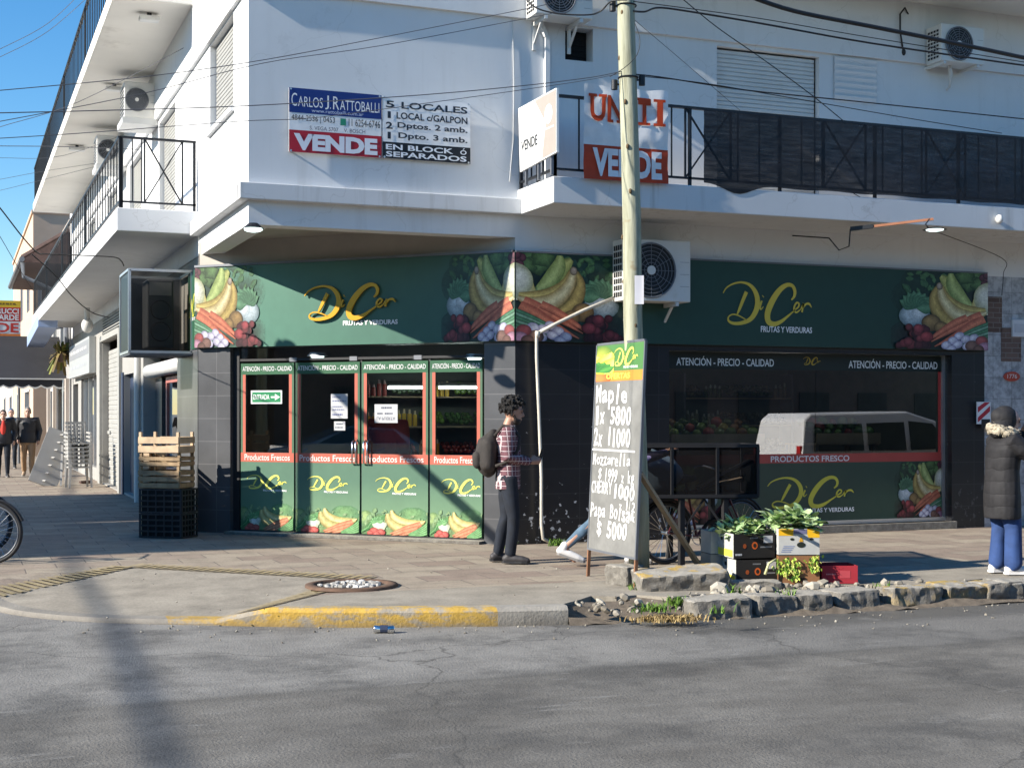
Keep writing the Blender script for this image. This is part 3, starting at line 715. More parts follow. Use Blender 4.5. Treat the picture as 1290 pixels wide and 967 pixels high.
# side shop door: shutter box, frame, pane
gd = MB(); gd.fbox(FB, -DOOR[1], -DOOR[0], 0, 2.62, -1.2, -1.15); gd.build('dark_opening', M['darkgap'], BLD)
gd = MB(); gd.cyl(FB(-DOOR[1]+.05, 2.33, -.10), FB(-DOOR[0]-.05, 2.33, -.10), .12); gd.build('shutter_roll', M['whitepaint'], BLD, smooth=True)
gd = MB(); gd.fbox(FB, -DOOR[1]+.1, -DOOR[1]+.9, 0, 2.2, -.28, -.2); gd.build('tiled_pillar', M['tile_y'], BLD)
sdn = MB()
ya, yb = 22.1, 23.9
sdn.fbox(FB, -yb, -yb+.1, 0, 2.2, -.26, -.2); sdn.fbox(FB, -ya-.1, -ya, 0, 2.2, -.26, -.2); sdn.fbox(FB, -yb+.1, -ya-.1, 2.1, 2.2, -.26, -.2); sdn.fbox(FB, -yb+.1, -ya-.1, 0, .7, -.25, -.21)
M['salmon'] = mat('salmon frame', (.52, .17, .14), .5, var=.08)
sd_ = sdn.build('door', M['salmon'], BLD); sd_['label'] = 'salmon framed side door'
p = MB(); p.fbox(FB, -yb+.1, -ya-.1, .7, 2.1, -.235, -.225); p.build('pane', M['glass'], sd_)
gp = MB(); gp.cyl(FB(-25.7, 0, .06), FB(-25.7, 2.9, .06), .05); gp.build('downpipe', M['whitepaint'], BLD)
# ------------------------------------------------------------------ printed produce picture (flat colour shapes of the vinyl)
GREEN = hx('#2c5440'); GREEN_D = hx('#1c3a2e'); GOLD = hx('#c8a437'); LIME = hx('#d8d64e'); CORAL = hx('#b4604f'); WHT = (.80, .80, .80)
class Art:
    def __init__(s, mb, F, d, mp, clip=None): s.mb, s.F, s.d, s.mp, s.clip = mb, F, d, mp, clip; s.r = random.Random(11)
    def pt(s, x, y):
        if s.clip: x = min(max(x, s.clip[0]), s.clip[1]); y = min(max(y, s.clip[2]), s.clip[3])
        u, z = s.mp(x, y); return s.F(u, z, s.d)
    def step(s): s.d += .00022
    def ell(s, x, y, rx, ry, ci, co, ang=0., n=16, hl=(-.25, -.3), wob=0.):
        s.step(); ca, sa = math.cos(ang), math.sin(ang); R = []
        ph = s.r.random()*6
        for f in (.5, 1.):
            k = []
            for j in range(n):
                a = 2*math.pi*j/n; w = 1+wob*math.sin(a*5+ph)+wob*.6*math.sin(a*9+ph*2)
                ex, ey = rx*f*w*math.cos(a)+hl[0]*rx*(1-f), ry*f*w*math.sin(a)+hl[1]*ry*(1-f); k.append(s.pt(x+ex*ca-ey*sa, y+ex*sa+ey*ca))
            R.append(k)
        c0 = s.pt(x+hl[0]*rx*ca-hl[1]*ry*sa, y+hl[0]*rx*sa+hl[1]*ry*ca); m = mixc(ci, co, .35)
        for j in range(n):
            k = (j+1) % n
            s.mb.face([c0, R[0][j], R[0][k]], 0, [ci, m, m]); s.mb.face([R[0][j], R[1][j], R[1][k], R[0][k]], 0, [m, co, co, m])
    def band(s, pts, cols):
        """stroke through (x, y, halfwidth) shaded across: cols = (edge, middle, edge)"""
        s.step(); P = []; n = len(pts)
        for i in range(n-1):
            p0, p1, p2, p3 = pts[max(i-1, 0)], pts[i], pts[i+1], pts[min(i+2, n-1)]
            for k in range(5):
                t = k/5; P.append([.5*(2*p1[j]+(p2[j]-p0[j])*t+(2*p0[j]-5*p1[j]+4*p2[j]-p3[j])*t*t+(3*p1[j]-p0[j]-3*p2[j]+p3[j])*t**3) for j in range(3)])
        P.append(list(pts[-1])); Q = []
        for i, p in enumerate(P):
            a, b = P[max(i-1, 0)], P[min(i+1, len(P)-1)]; l = math.hypot(b[0]-a[0], b[1]-a[1]) or 1; nx, ny = -(b[1]-a[1])/l*p[2], (b[0]-a[0])/l*p[2]
            Q.append((s.pt(p[0]-nx, p[1]-ny), s.pt(p[0], p[1]), s.pt(p[0]+nx, p[1]+ny)))
        for a, b in zip(Q, Q[1:]):
            s.mb.face([a[0], b[0], b[1], a[1]], 0, [cols[0], cols[0], cols[1], cols[1]]); s.mb.face([a[1], b[1], b[2], a[2]], 0, [cols[1], cols[1], cols[2], cols[2]])
    def leaf(s, x, y, r, ang, c1, c2):
        s.band([(x, y, .6), (x+r*.5*math.cos(ang), y+r*.5*math.sin(ang), r*.36), (x+r*math.cos(ang), y+r*math.sin(ang), .4)], (c1, c2, c1))
def produce(mb, F, d, mp, clip, dim=1., soft=GREEN_D):
    a = Art(mb, F, d, mp, clip); H = lambda q: tuple((x*.74+.26*sum(hx(q))/3)*dim for x in hx(q)); R = a.r
    for x, y, rx, ry, q in ((66, 12, 52, 22, '#1d2f1f'), (38, 34, 36, 26, '#1c3826'), (30, 84, 32, 22, '#2a2020'), (100, 50, 60, 62, '#20281c'), (74, 92, 52, 16, '#2b231c')): a.ell(x, y, rx, ry, H(q), mixc(H(q), soft, .75), n=24, hl=(0, 0))
    for _ in range(26):
        x, y = R.uniform(18, 62), R.uniform(4, 48); a.leaf(x, y, R.uniform(6, 13), R.uniform(0, 6.3), H(R.choice(('#2f5a34', '#274d2e', '#3a6b3c'))), H(R.choice(('#4d8a4a', '#3d7a48'))))
    for x, y, r in ((106, 8, 15), (98, 14, 13), (112, 16, 13), (92, 6, 12)): a.ell(x, y, r, r*.8, H('#5f8f45'), H('#28481f'), wob=.12, n=28)
    for x, y in ((114, 6), (119, 10), (116, 14), (119, 3)): a.ell(x, y, 5, 5, H('#7a3547'), H('#35141f'))
    a.band([(62, 6, 3), (70, 14, 8), (78, 26, 7), (92, 40, 3)], (H('#5c7a1f'), H('#cbd05a'), H('#8a9c30')))
    a.band([(74, 2, 3), (76, 16, 8), (86, 32, 8), (100, 44, 3)], (H('#7f9a35'), H('#bcd36b'), H('#6d8a2a')))
    a.ell(30, 58, 19, 15, H('#c9dce6'), H('#5f7f86')); a.ell(36, 55, 10, 8, H('#e2ecf0'), H('#9fb6c0'))
    for k in range(9): a.leaf(32, 48, 22, -2.7+k*.33, H('#2f6a48'), H('#5da070'))
    # bananas
    a.band([(58, 20, 3), (53, 34, 5.5), (58, 52, 7.5), (76, 68, 5), (84, 70, 1)], (H('#8f7418'), H('#d2b23c'), H('#7a6216')))
    a.band([(120, 28, 16), (120, 34, 18), (120, 46, 21), (120, 54, 20)], (H('#c9cfae'), H('#d9dcc0'), H('#c7b94e')))
    a.ell(122, 32, 20, 20, H('#eef0e2'), H('#a6ad74'), n=24)
    a.band([(62, 19, 3), (70, 34, 4.5), (86, 46, 6.5), (104, 49, 5.5), (117, 47, 2)], (H('#8d7112'), H('#e6cd52'), H('#b9952a')))
    a.band([(60, 18, 3.5), (65, 36, 6.5), (80, 53, 9), (100, 57, 7.5), (118, 51, 2)], (H('#a88920'), H('#efe2a0'), H('#a88524')))
    a.ell(60, 19, 4, 5, H('#c4b2a0'), H('#6c5a30'))
    for x, y, r in ((50, 66, 12), (62, 72, 9)): a.ell(x, y, r, r*.9, H('#b48a3a'), H('#5b431a'))
    # carrots
    for p in ([(112, 54, 5), (96, 62, 5.5), (76, 74, 3.5), (50, 90, .6)], [(116, 60, 5.5), (100, 68, 6), (82, 80, 4), (54, 96, .6)], [(94, 58, 4.5), (78, 66, 4.5), (60, 78, 3), (42, 92, .6)]):
        a.band(p, (H('#a33a12'), H('#ee7a3c'), H('#b8431a')))
    # spring onions and bulbs
    for k in range(6): a.band([(122, 64+k*4.2, 2.0), (104, 72+k*3.6, 2.2), (88, 80+k*2.8, 1.4)], (H('#2c6a45'), H('#86c39a') if k % 2 else H('#4f9a68'), H('#1f5535')))
    for x, y in ((84, 82), (76, 88), (92, 86), (68, 94), (82, 93), (94, 95), (102, 84), (74, 99)): a.ell(x, y, 6.5, 5, H('#eeeaf5'), H('#8f88b4'), ang=-.4)
    for x, y, r, q in ((100, 95, 9, '#9a6a5a'), (112, 88, 8, '#c94a4a'), (116, 97, 9, '#d68fb0'), (108, 99, 7, '#8a5a4a')): a.ell(x, y, r, r*.85, H(q), tuple(v*.35 for v in H(q)))
    # grapes and radishes
    for _ in range(24):
        x, y = R.uniform(10, 44), R.uniform(72, 99)
        if x+abs(y-84)*.6 < 18: continue
        r = R.uniform(4.5, 6.5); q = R.choice(('#8e2330', '#a52c38', '#6a1f2c', '#57202c')); a.ell(x, y, r, r, H(q), tuple(v*.3 for v in H(q)))
    a.ell(44, 84, 8, 6.5, H('#d2333c'), H('#6d1218')); a.ell(34, 74, 6.5, 6, H('#c63040'), H('#661420'))
def produce_low(mb, F, d, mp, clip, soft=GREEN):
    """the wide picture along the foot of the doors, 0..100 by 0..50"""
    a = Art(mb, F, d, mp, clip); H = lambda q: tuple((v*.72+.28*sum(hx(q))/3)*.82 for v in hx(q)); R = a.r
    for x in range(0, 104, 9): a.ell(x, 26+R.uniform(-3, 3), 10, 12, H('#6f9a55'), mixc(H('#5c8a50'), soft, .5), wob=.1, n=20)
    a.ell(50, 44, 60, 16, H('#7fa05c'), H('#5d8a4e'), n=24, hl=(0, 0))
    a.ell(78, 14, 22, 15, H('#7db567'), mixc(H('#4b8a54'), soft, .3)); a.ell(6, 20, 12, 13, H('#a9c86b'), H('#5f9050'))
    for _ in range(34): a.leaf(R.uniform(0, 100), R.uniform(8, 34), R.uniform(5, 11), R.uniform(0, 6.3), H(R.choice(('#6a9458', '#7ba468'))), H(R.choice(('#8db878', '#9abf7c'))))
    a.band([(46, 6, 2), (50, 18, 6), (66, 28, 8), (88, 27, 5), (96, 23, 1)], (H('#b9a836'), H('#f0e38a'), H('#a8922c')))
    a.band([(40, 12, 2), (42, 24, 6), (56, 36, 8), (80, 37, 5), (90, 32, 1)], (H('#a89a34'), H('#e6d878'), H('#98842a')))
    for k in range(5): a.band([(-2+k*3, 46-k*2, 1.6), (18, 34-k*2, 2.2), (36, 20-k*1.5, 1)], (H('#2f7a3c'), H('#78bd68'), H('#2f7a3c')))
    a.ell(28, 33, 11, 9, H('#f2f4e8'), H('#b9c49a'), wob=.1, n=24)
    for k in range(6): a.leaf(24, 28, 11, -2.9+k*.5, H('#4f9a50'), H('#8fcf80'))
    for p in ([(90, 28, 4), (70, 36, 4.5), (44, 47, 1)], [(86, 35, 4), (66, 42, 4), (46, 50, 1)], [(98, 32, 3.5), (80, 42, 3.5), (58, 50, 1)]): a.band(p, (H('#c25c26'), H('#f09a5c'), H('#c9652c')))
    for k in range(5): a.band([(102, 24+k*5, 1.8), (90, 36+k*3, 2), (72, 47+k, 1)], (H('#2f7a3c'), H('#8acb78'), H('#2f7a3c')))
    for x, y, r in ((20, 43, 7), (30, 45, 7), (24, 49, 6), (14, 47, 5)): a.ell(x, y, r, r*.85, H('#e8604c'), H('#b02a22'))

# ------------------------------------------------------------------ shop fascia signs
ZF0, ZF1 = 2.47, 3.545; FD = .07
def panel_grad(mb, F, u0, u1, z0, z1, d, c0, c1, thick=FD, n=8):
    """sign box with a printed green that drifts from c0 (left) to c1 (right), painted sunlight included"""
    mb.fbox(F, u0, u1, z0, z1, .004, d-.002, 0, mixc(c0, c1, .5))
    for i in range(n):
        a, b = i/n, (i+1)/n; ua, ub = u0+(u1-u0)*a, u0+(u1-u0)*b; ca, cb = mixc(c0, c1, a), mixc(c0, c1, b)
        mb.face([F(ua, z0, d), F(ub, z0, d), F(ub, z1, d), F(ua, z1, d)], 0, [ca, cb, cb, ca])
t = thing('shop_sign', 'green fascia sign above the corner doors with raised gold script', 'shop sign', tuple(FC(CL/2, ZF0)))
mb = MB(); panel_grad(mb, FC, 0, CL+.028, ZF0, ZF1, FD, hx('#4f7d6a'), hx('#2b4c41')); mb.build('panel', M['print'], t, recalc=False)  # left end painted lighter where the sun falls on the sign
ua1 = FC.uv(334, 390, FD)[0]; ub0 = FC.uv(556, 380, FD)[0]; sz = (ZF1-ZF0)/100
mb = MB(); k = ua1/118
produce(mb, FC, FD+.001, lambda x, y: ((120-x)*k, ZF1-y*sz), (2, 119.9, .2, 99.8), soft=hx('#4f7d6a'), dim=.68)
k2 = (CL+.027-ub0)/118; produce(mb, FC, FD+.001, lambda x, y: (CL+.027-(120-x)*k2, ZF1-y*sz), (2, 119.9, .2, 99.8), soft=hx('#2b4c41'), dim=.72)
mb.build('produce_print', M['photo'], t, recalc=False)
M['goldm'] = mat('gold lettering', hx('#c9951f'), .35, .35, var=.08)
mb = MB(); u0, z0 = FC.uv(386, 411, FD); u1, z1 = FC.uv(501, 356, FD)
logo(mb, FC, u0, z0, u1, z1, FD+.028, (1, 1, 1), th=.022, tag_line=False, fat=1.15); mb.build('raised_script', M['goldm'], t, recalc=False)
mb = MB(); txtpx(mb, FC, 'FRUTAS Y VERDURAS', 432, 410, 501, 402, FD+.006, WHT, bold=.03); mb.build('lettering', M['print'], t, recalc=False)

XE = 13.37
t = thing('shop_sign', 'dark green fascia sign above the wide shop window with flat yellow script', 'shop sign', tuple(FA(9.8, ZF0)))
mb = MB(); panel_grad(mb, FA, 6.29-.027, XE, ZF0, ZF1, FD, hx('#2b4c41'), hx('#1d3a31')); mb.build('panel', M['print'], t, recalc=False)
mb = MB(); ul = FA.uv(790, 380, FD)[0]; ur = FA.uv(1122, 390, FD)[0]
k = (ul-6.264)/118; produce(mb, FA, FD+.001, lambda x, y: (6.264+(120-x)*k, ZF1-y*sz), (2, 119.9, .2, 99.8), soft=hx('#2b4c41'), dim=.72)
k3 = (XE-ur)/118; produce(mb, FA, FD+.001, lambda x, y: (XE-(120-x)*k3, ZF1-y*sz), (2, 119.9, .2, 99.8), soft=hx('#1d3a31'), dim=.85)
mb.build('produce_print', M['photo'], t, recalc=False)
mb = MB(); logopx(mb, FA, 911, 417, 1023, 358, FD+.008, hx('#d9c04a'), fat=1.1); mb.build('lettering', M['print'], t, recalc=False)
t = thing('shop_sign', 'narrow green end sign on the side street face beside the air conditioner cage', 'shop sign', tuple(FB(-19.3, ZF0)))
mb = MB(); mb.fbox(FB, -19.75, -18.93, ZF0, ZF1, .02, .06, 0, GREEN); mb.build('panel', M['print'], t)
mb = MB(); logo(mb, FB, -19.62, 2.86, -19.02, 3.22, .064, LIME); mb.build('lettering', M['print'], t, recalc=False)
tr = MB(); tr.fbox(FC, 0, CL, ZF1, ZF1+.03, .0, FD+.02); tr.fbox(FA, 6.27, XE, ZF1, ZF1+.02, .0, FD+.01); tr.build('fascia_trim', M['grey_iron'], BLD)

# ------------------------------------------------------------------ corner doors
DD = -.09; FD_ = FC.shift(DD)
dfr = MB(); ULs = [FD_.uv(x, 560)[0] for x in (303, 372, 455, 541, 609.5)]
zt = FD_.uv(455, 440)[1]; zs1 = FD_.uv(455, 455.5)[1]; zs0 = FD_.uv(455, 470)[1]; zr1 = FD_.uv(455, 571.5)[1]; zr0 = FD_.uv(455, 583.5)[1]; zb = .05
dfr.fbox(FD_, UJ0, ULs[0]-.005, .03, 2.47, -.03, .02); dfr.fbox(FD_, UJ0, UJ1, zs1+.03, zs1+.06, -.03, .012); dfr.fbox(FD_, UJ0, UJ1, .03, zb, -.03, .03)
for u in ULs[1:4]: dfr.fbox(FD_, u-.012, u+.012, zb, zs1+.03, -.035, -.005)
dfr.build('door_frame', M['black'], BLD)
p = MB(); p.face([FD_(UJ0, zs1+.06, -.01), FD_(UJ1, zs1+.06, -.01), FD_(UJ1, 2.47, -.01), FD_(UJ0, 2.47, -.01)]); p.build('transom_pane', M['glass'], BLD)
DG = hx('#5b8a66'); LEAVES = [(0, 'left fixed'), (1, 'left'), (2, 'right'), (3, 'right fixed')]
for i, nm in LEAVES:
    u0, u1 = ULs[i]+.014, ULs[i+1]-.014; w_ = u1-u0; b = .075
    d = MB()
    d.fbox(FD_, u0, u1, zb+.005, zr1, -.02, .012, 0, hx('#547360'))
    d.fbox(FD_, u0, u1, zs0, zs1, -.02, .012, 0, hx('#2f5a3e'))
    for a, e in ((u0, u0+b), (u1-b, u1)): d.fbox(FD_, a, e, zr1, zs0, -.02, .012, 0, hx('#4a6650'))
    for a, e in ((u0+b*.42, u0+b*1.0), (u1-b*1.0, u1-b*.42)): d.face([FD_(a, zr1, .0125), FD_(e, zr1, .0125), FD_(e, zs0, .0125), FD_(a, zs0, .0125)], 0, CORAL)
    o = d.build('door', M['print'], BLD); o['label'] = ('fixed glazed side panel' if 'fixed' in nm else 'glazed door leaf with steel pull handle')
    g_ = MB(); g_.face([FD_(u0+b, zr1, -.004), FD_(u1-b, zr1, -.004), FD_(u1-b, zs0, -.004), FD_(u0+b, zs0, -.004)]); g_.build('pane', M['glass'], o)
    s = MB()
    bn = MB(); bn.face([FD_(u0, zr0, .0135), FD_(u1, zr0, .0135), FD_(u1, zr1, .0135), FD_(u0, zr1, .0135)], 0, CORAL)
    sg = MB(); txt(sg, FD_, 'ATENCIÓN - PRECIO - CALIDAD', u0+.03, zs0+.045, u1-.03, zs1-.025, .015, (.7, .7, .7), bold=.006); sg.build('slogan', M['print'], o, recalc=False)
    txt(bn, FD_, 'Productos Frescos', u0+.06, zr0+.02, u1-.06, zr1-.02, .016, (.72, .64, .60), bold=.012); bn.build('name_band', M['print'], o, recalc=False); s = MB(); gw_ = s; s = MB()
    kk = w_/100; zz = .30/50
    # printed glow above the picture, then the picture and the script
    zp = zb+.30+.28
    for q in range(6):
        za, zc = zb+.26+q*.07, zb+.33+q*.07; ca, cb = mixc(hx('#6b8a6c'), hx('#547360'), q/6), mixc(hx('#6b8a6c'), hx('#547360'), (q+1)/6)
        gw_.face([FD_(u0, za, .0128), FD_(u1, za, .0128), FD_(u1, zc, .0128), FD_(u0, zc, .0128)], 0, [ca, ca, cb, cb])
    pl = MB(); produce_low(pl, FD_, .0132, lambda x, y: (u0+x*kk, zb+.36-y*.36/50), (.5, 99.5, .2, 49.5), soft=hx('#658366'))
    lx0, lx1 = FD_.uv((312, 388, 474, 557)[i], 622)[0], FD_.uv((362, 439, 525, 606)[i], 622)[0]
    lz0, lz1 = FD_.uv(0 or 455, 621.5)[1], FD_.uv(455, 600.5)[1]
    logo(s, FD_, lx0, lz0, min(lx1, u1-.02), lz1, .017, hx('#e3de6a'), fat=1.25)
    s.build('lettering', M['print'], o, recalc=False); gw_.build('printed_fade', M['print'], o, recalc=False); pl.build('produce_print', M['photo'], o, recalc=False)
    if i in (1, 2):
        h = MB(); hu = (u1-.085) if i == 1 else (u0+.055)
        z0_, z1_ = FD_.uv(440, 585)[1], FD_.uv(440, 554)[1]
        for k in range(2):
            hh = hu+k*.05; h.tube([FD_(hh, z0_, .012), FD_(hh, z0_+.03, .06), FD_(hh, z1_-.03, .06), FD_(hh, z1_, .012)], .011, 8)
        h.build('handle', M['steel'], o, smooth=True)
def notice(name, label, F, x0, y0, x1, y1, d, lines, cat='notice', col=(.46, .465, .475), ink=(.05, .06, .10), th=.003):
    t = MB(); a = F.uv(x0, y1, d); b = F.uv(x1, y0, d); t.fbox(F, a[0], b[0], a[1], b[1], d, d+th, 0, col); W, Hh = b[0]-a[0], b[1]-a[1]
    for (s_, l, r, bo, to) in lines: txt(t, F, s_, a[0]+W*l, a[1]+Hh*bo, a[0]+W*r, a[1]+Hh*to, d+th+.0015, ink)
    o = t.build(name, M['print'], recalc=False); return tag(o, label, cat)
t = MB(); a = FD_.uv(316.5, 508.5); b = FD_.uv(355.5, 491.5); t.fbox(FD_, a[0], b[0], a[1], b[1], 0, .006, 0, WHT)
dx = (b[0]-a[0]); dz = b[1]-a[1]; t.fbox(FD_, a[0]+.02, b[0]-.02, a[1]+.02, b[1]-.02, .006, .008, 0, hx('#1d7a4c'))
txt(t, FD_, 'ENTRADA', a[0]+dx*.08, a[1]+dz*.32, a[0]+dx*.60, a[1]+dz*.70, .0095, WHT, bold=.01)
A = lambda x, z: FD_(a[0]+dx*x, a[1]+dz*z, .0095)
t.face([A(.65, .44), A(.80, .44), A(.80, .56), A(.65, .56)], 0, WHT); t.face([A(.78, .26), A(.94, .5), A(.78, .74)], 0, WHT)
tag(t.build('entrance_sign', M['print'], recalc=False), 'small green ENTRADA arrow sign on the glass', 'sign')
notice('paper_notice', 'tall white paper taped high on the left door glass', FD_, 417, 527, 438, 496, -.002, [('~~~', .1, .7, .78, .9), ('~~~', .1, .8, .6, .68), ('~~~', .1, .7, .48, .56), ('~~~', .1, .9, .25, .33), ('~~~', .1, .6, .1, .17)], ink=(.06, .08, .22))
notice('paper_notice', 'small white slip below the taller paper on the left door', FD_, 421, 542, 435, 530.5, -.002, [('~~~', .1, .85, .55, .8), ('~~~', .2, .8, .15, .42)])
notice('paper_notice', 'square white handwritten paper on the right door glass', FD_, 472, 532.5, 501, 509, -.002, [('LA PUERTA', .1, .9, .68, .85), ('~~~', .12, .35, .42, .58), ('~~~', .45, .8, .42, .58), ('~~~', .3, .75, .1, .28)])
# ceiling lamps seen above the doors
for (x, y, nm) in ((405, 447, 'round lit ceiling lamp behind the transom of the left doors'), (602, 449, 'lit ceiling lamp at the right end of the door transom')):
    u, z = FC.uv(x, y, -.30); t = thing('ceiling_lamp', nm, 'lamp', tuple(FC(u, z, -.30)))
    q = MB(); q.cyl(FC(u, z+.03, -.2), FC(u, z-.02, -.2), .10, .14); q.build('shade', M['acwhite'], t, smooth=False)
    q = MB(); q.ell(FC(u, z-.02, -.2), .09, .09, .05); q.build('bulb', M['bulb'], t, smooth=True)
for x in (370, 446, 527):
    u, z = FD_.uv(x, 447); bk = MB(); bk.fbox(FD_, u-.055, u+.055, zs1+.015, zs1+.07, .0, .02); bk.build('door_closer', M['grey_iron'], BLD)

# ------------------------------------------------------------------ wide shop window
WD = -.17; FW = FA.shift(WD); u0, u1 = wn
zc1 = wt; zc0 = FW.uv(1000, 462)[1]; zr1w = FW.uv(1000, 571.5)[1]; zr0w = FW.uv(1000, 583)[1]
f = MB(); f.fbox(FW, u0, u0+.04, .10, wt, -.02, .03); f.fbox(FW, u1-.045, u1, .10, wt, -.02, .03); f.fbox(FW, u0, u1, .10, .15, -.02, .04)
wf = f.build('window_frame', M['alu'], BLD)
f = MB(); f.fbox(FA, u0-.02, u1+.05, 0.004, .10, -.18, .05); f.build('window_plinth', M['stone'], BLD)
p = MB()
um = FW.uv(1027, 520)[0]
for a, b in ((u0+.04, um-.003), (um+.003, u1-.045)): p.face([FW(a, .15, 0), FW(b, .15, 0), FW(b, wt, 0), FW(a, wt, 0)])
p.build('pane', M['bigglass'], wf)
s = MB(); d = .004
def sheet(a, b, z0, z1, c, dd=0.): s.face([FW(a, z0, d+dd), FW(b, z0, d+dd), FW(b, z1, d+dd), FW(a, z1, d+dd)], 0, c)
zt0, zt1 = FW.uv(1000, 466)[1], FW.uv(1000, 441)[1]
sheet(u0+.04, u1-.045, zt0, min(zt1, wt-.01), hx('#16211d'))
sheet(u0+.04, u1-.045, zr0w, zr1w, hx('#a8433c')); sheet(u0+.04, u1-.045, .15, zr0w, hx('#2b4338'))
vb = s; vb.build('vinyl_strips', M['print'], wf, recalc=False); s = MB(); sheet(u1-.10, u1-.05, zr1w, FW.uv(1196, 467)[1], hx('#b0403c'))
s.build('red_edge', M['print'], wf, recalc=False); s = MB(); txtpx(s, FW, 'ATENCIÓN - PRECIO - CALIDAD', 852, 460, 975, 450, d+.002, (.72, .76, .76), bold=.015)
s.build('red_edge', M['print'], wf, recalc=False) if False else None; s2 = MB(); txtpx(s2, FW, 'ATENCIÓN - PRECIO - CALIDAD', 1069, 463.5, 1181, 453.5, d+.002, (.72, .76, .76), bold=.015)
s2.build('slogan', M['print'], wf, recalc=False); s2 = MB(); logopx(s2, FW, 1012, 461, 1034, 450, d+.002, hx('#b0962e'), tag_line=False, fat=1.5)
s2.build('small_script', M['print'], wf, recalc=False); s2 = MB(); txtpx(s2, FW, 'PRODUCTOS FRESCO', 971, 582, 1070, 573, d+.003, (.72, .68, .68), bold=.02)
s2.build('band_lettering', M['print'], wf, recalc=False); s2 = MB(); logopx(s2, FW, 967, 647, 1076, 599, d+.003, hx('#c9c043'), fat=1.1)
s2.build('lettering', M['print'], wf, recalc=False); pw_ = MB(); ua = FW.uv(1126, 620)[0]; za, zb_ = .155, zr0w-.005
produce(pw_, FW, d+.001, lambda x, y: (u1-.05-(120-x)*(u1-.05-ua)/118, zb_-y*(zb_-za)/100), (2, 119.9, .2, 99.8), soft=hx('#2b4338'), dim=.72)
ub = FW.uv(905, 620)[0]
produce(pw_, FW, d+.001, lambda x, y: (u0+.045+(120-x)*(ub-u0)/118, zb_-y*(zb_-za)/100), (2, 119.9, .2, 99.8), soft=hx('#2b4338'), dim=.72)
s.build('slogan', M['print'], wf, recalc=False); pw_.build('produce_print', M['photo'], wf, recalc=False)
# ------------------------------------------------------------------ inside the shop
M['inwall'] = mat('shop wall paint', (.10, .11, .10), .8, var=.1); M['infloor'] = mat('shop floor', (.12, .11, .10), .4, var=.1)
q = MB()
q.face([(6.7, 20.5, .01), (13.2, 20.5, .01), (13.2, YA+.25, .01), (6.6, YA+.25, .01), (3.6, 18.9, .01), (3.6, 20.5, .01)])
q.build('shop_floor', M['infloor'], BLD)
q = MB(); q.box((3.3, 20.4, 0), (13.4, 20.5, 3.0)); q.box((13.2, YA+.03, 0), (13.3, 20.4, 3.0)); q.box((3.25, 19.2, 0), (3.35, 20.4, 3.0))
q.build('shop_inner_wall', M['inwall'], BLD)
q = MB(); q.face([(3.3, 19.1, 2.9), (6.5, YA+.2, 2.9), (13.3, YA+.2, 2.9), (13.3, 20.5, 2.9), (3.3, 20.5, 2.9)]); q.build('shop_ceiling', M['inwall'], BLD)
def tube_lamp(a, b, lab):
    a, b = V(a), V(b); t = thing('tube_lamp', lab, 'lamp', tuple((a+b)/2)); m_ = MB(); m_.cyl(a, b, .022, n=8); m_.build('tube', M['lamp'], t)
    m_ = MB(); m_.bar(a+V((0, 0, .05)), b+V((0, 0, .05)), .09, .04); m_.build('housing', M['acwhite'], t)
tube_lamp(onY(489, 488, 19.6), onY(532, 488, 19.6), 'thin lit tube lamp seen through the right door leaf')
tube_lamp(onY(553, 488, 19.6), onY(606, 488, 19.6), 'thin lit tube lamp seen through the right fixed door panel')
tube_lamp((8.8, 16.25, 2.72), (10.4, 16.25, 2.72), 'unseen tube lamp added on the shop ceiling to light the melon stand')  # this and the next two tubes are added to brighten the interior
tube_lamp((11.0, 16.25, 2.72), (12.6, 16.25, 2.72), 'unseen tube lamp added on the shop ceiling to light the greens stand')
tube_lamp((8.6, 18.8, 2.8), (10.0, 18.8, 2.8), 'unseen tube lamp added on the shop ceiling to light the room behind the wide window')
M['wood'] = mat('crate wood', (.36, .25, .14), .8, var=.28, scale=9, bump=.4, dirt=(.20, .13, .075), dsc=5)
M['wood_p'] = mat('pale crate wood', (.50, .37, .24), .8, var=.2, scale=8, bump=.3)
M['woodg'] = mat('shelf wood', (.34, .25, .16), .7, var=.15, scale=4)
def stand(lab, F, u0, u1, zf0, zf1, d, seed, cols):
    """sloping produce stand with a timber front board and heaps of fruit"""
    t = thing('produce_stand', lab, 'produce stand', tuple(F((u0+u1)/2, 0, d))); r = random.Random(seed)
    m_ = MB(); m_.fbox(F, u0, u1, zf0, zf1, d, d+.03); m_.build('front_board', M['woodg'], t)
    m_ = MB(); m_.fbox(F, u0, u1, zf0-.02, zf0, d-.8, d)
    for a in (u0+.02, u1-.08): m_.fbox(F, a, a+.06, 0.012, zf0-.02, d-.75, d-.7); m_.fbox(F, a, a+.06, 0.012, zf0-.02, d-.1, d-.05)
    m_.build('table', M['woodg'], t)
    m_ = MB(); n = int((u1-u0)/.17)
    for i in range(n):
        for k in range(3):
            c = hx(r.choice(cols)); s_ = r.uniform(.055, .085)
            m_.ell(F(u0+.1+(u1-u0-.2)*i/max(1, n-1), zf1-.02+k*.07+s_*.5, d-.12-k*.2), s_, s_, s_*.92, 10, 6, 0, c)
    tag(m_.build('fruit_heap', M['glossy'], t, smooth=True), kind='stuff')
    return t
u0, z0 = FA.uv(846, 561, -1.1); u1, z1 = FA.uv(962, 546, -1.1)
stand('timber produce stand with heaped melons behind the left half of the wide window', FA, u0, u1, z0, z1, -1.1, 3, ['#5c6a2c', '#7a8a3a', '#a08a3a', '#8a5a34', '#434f22', '#a5443a'])
u0, _ = FA.uv(1028, 561, -1.1); u1, _ = FA.uv(1108, 546, -1.1)
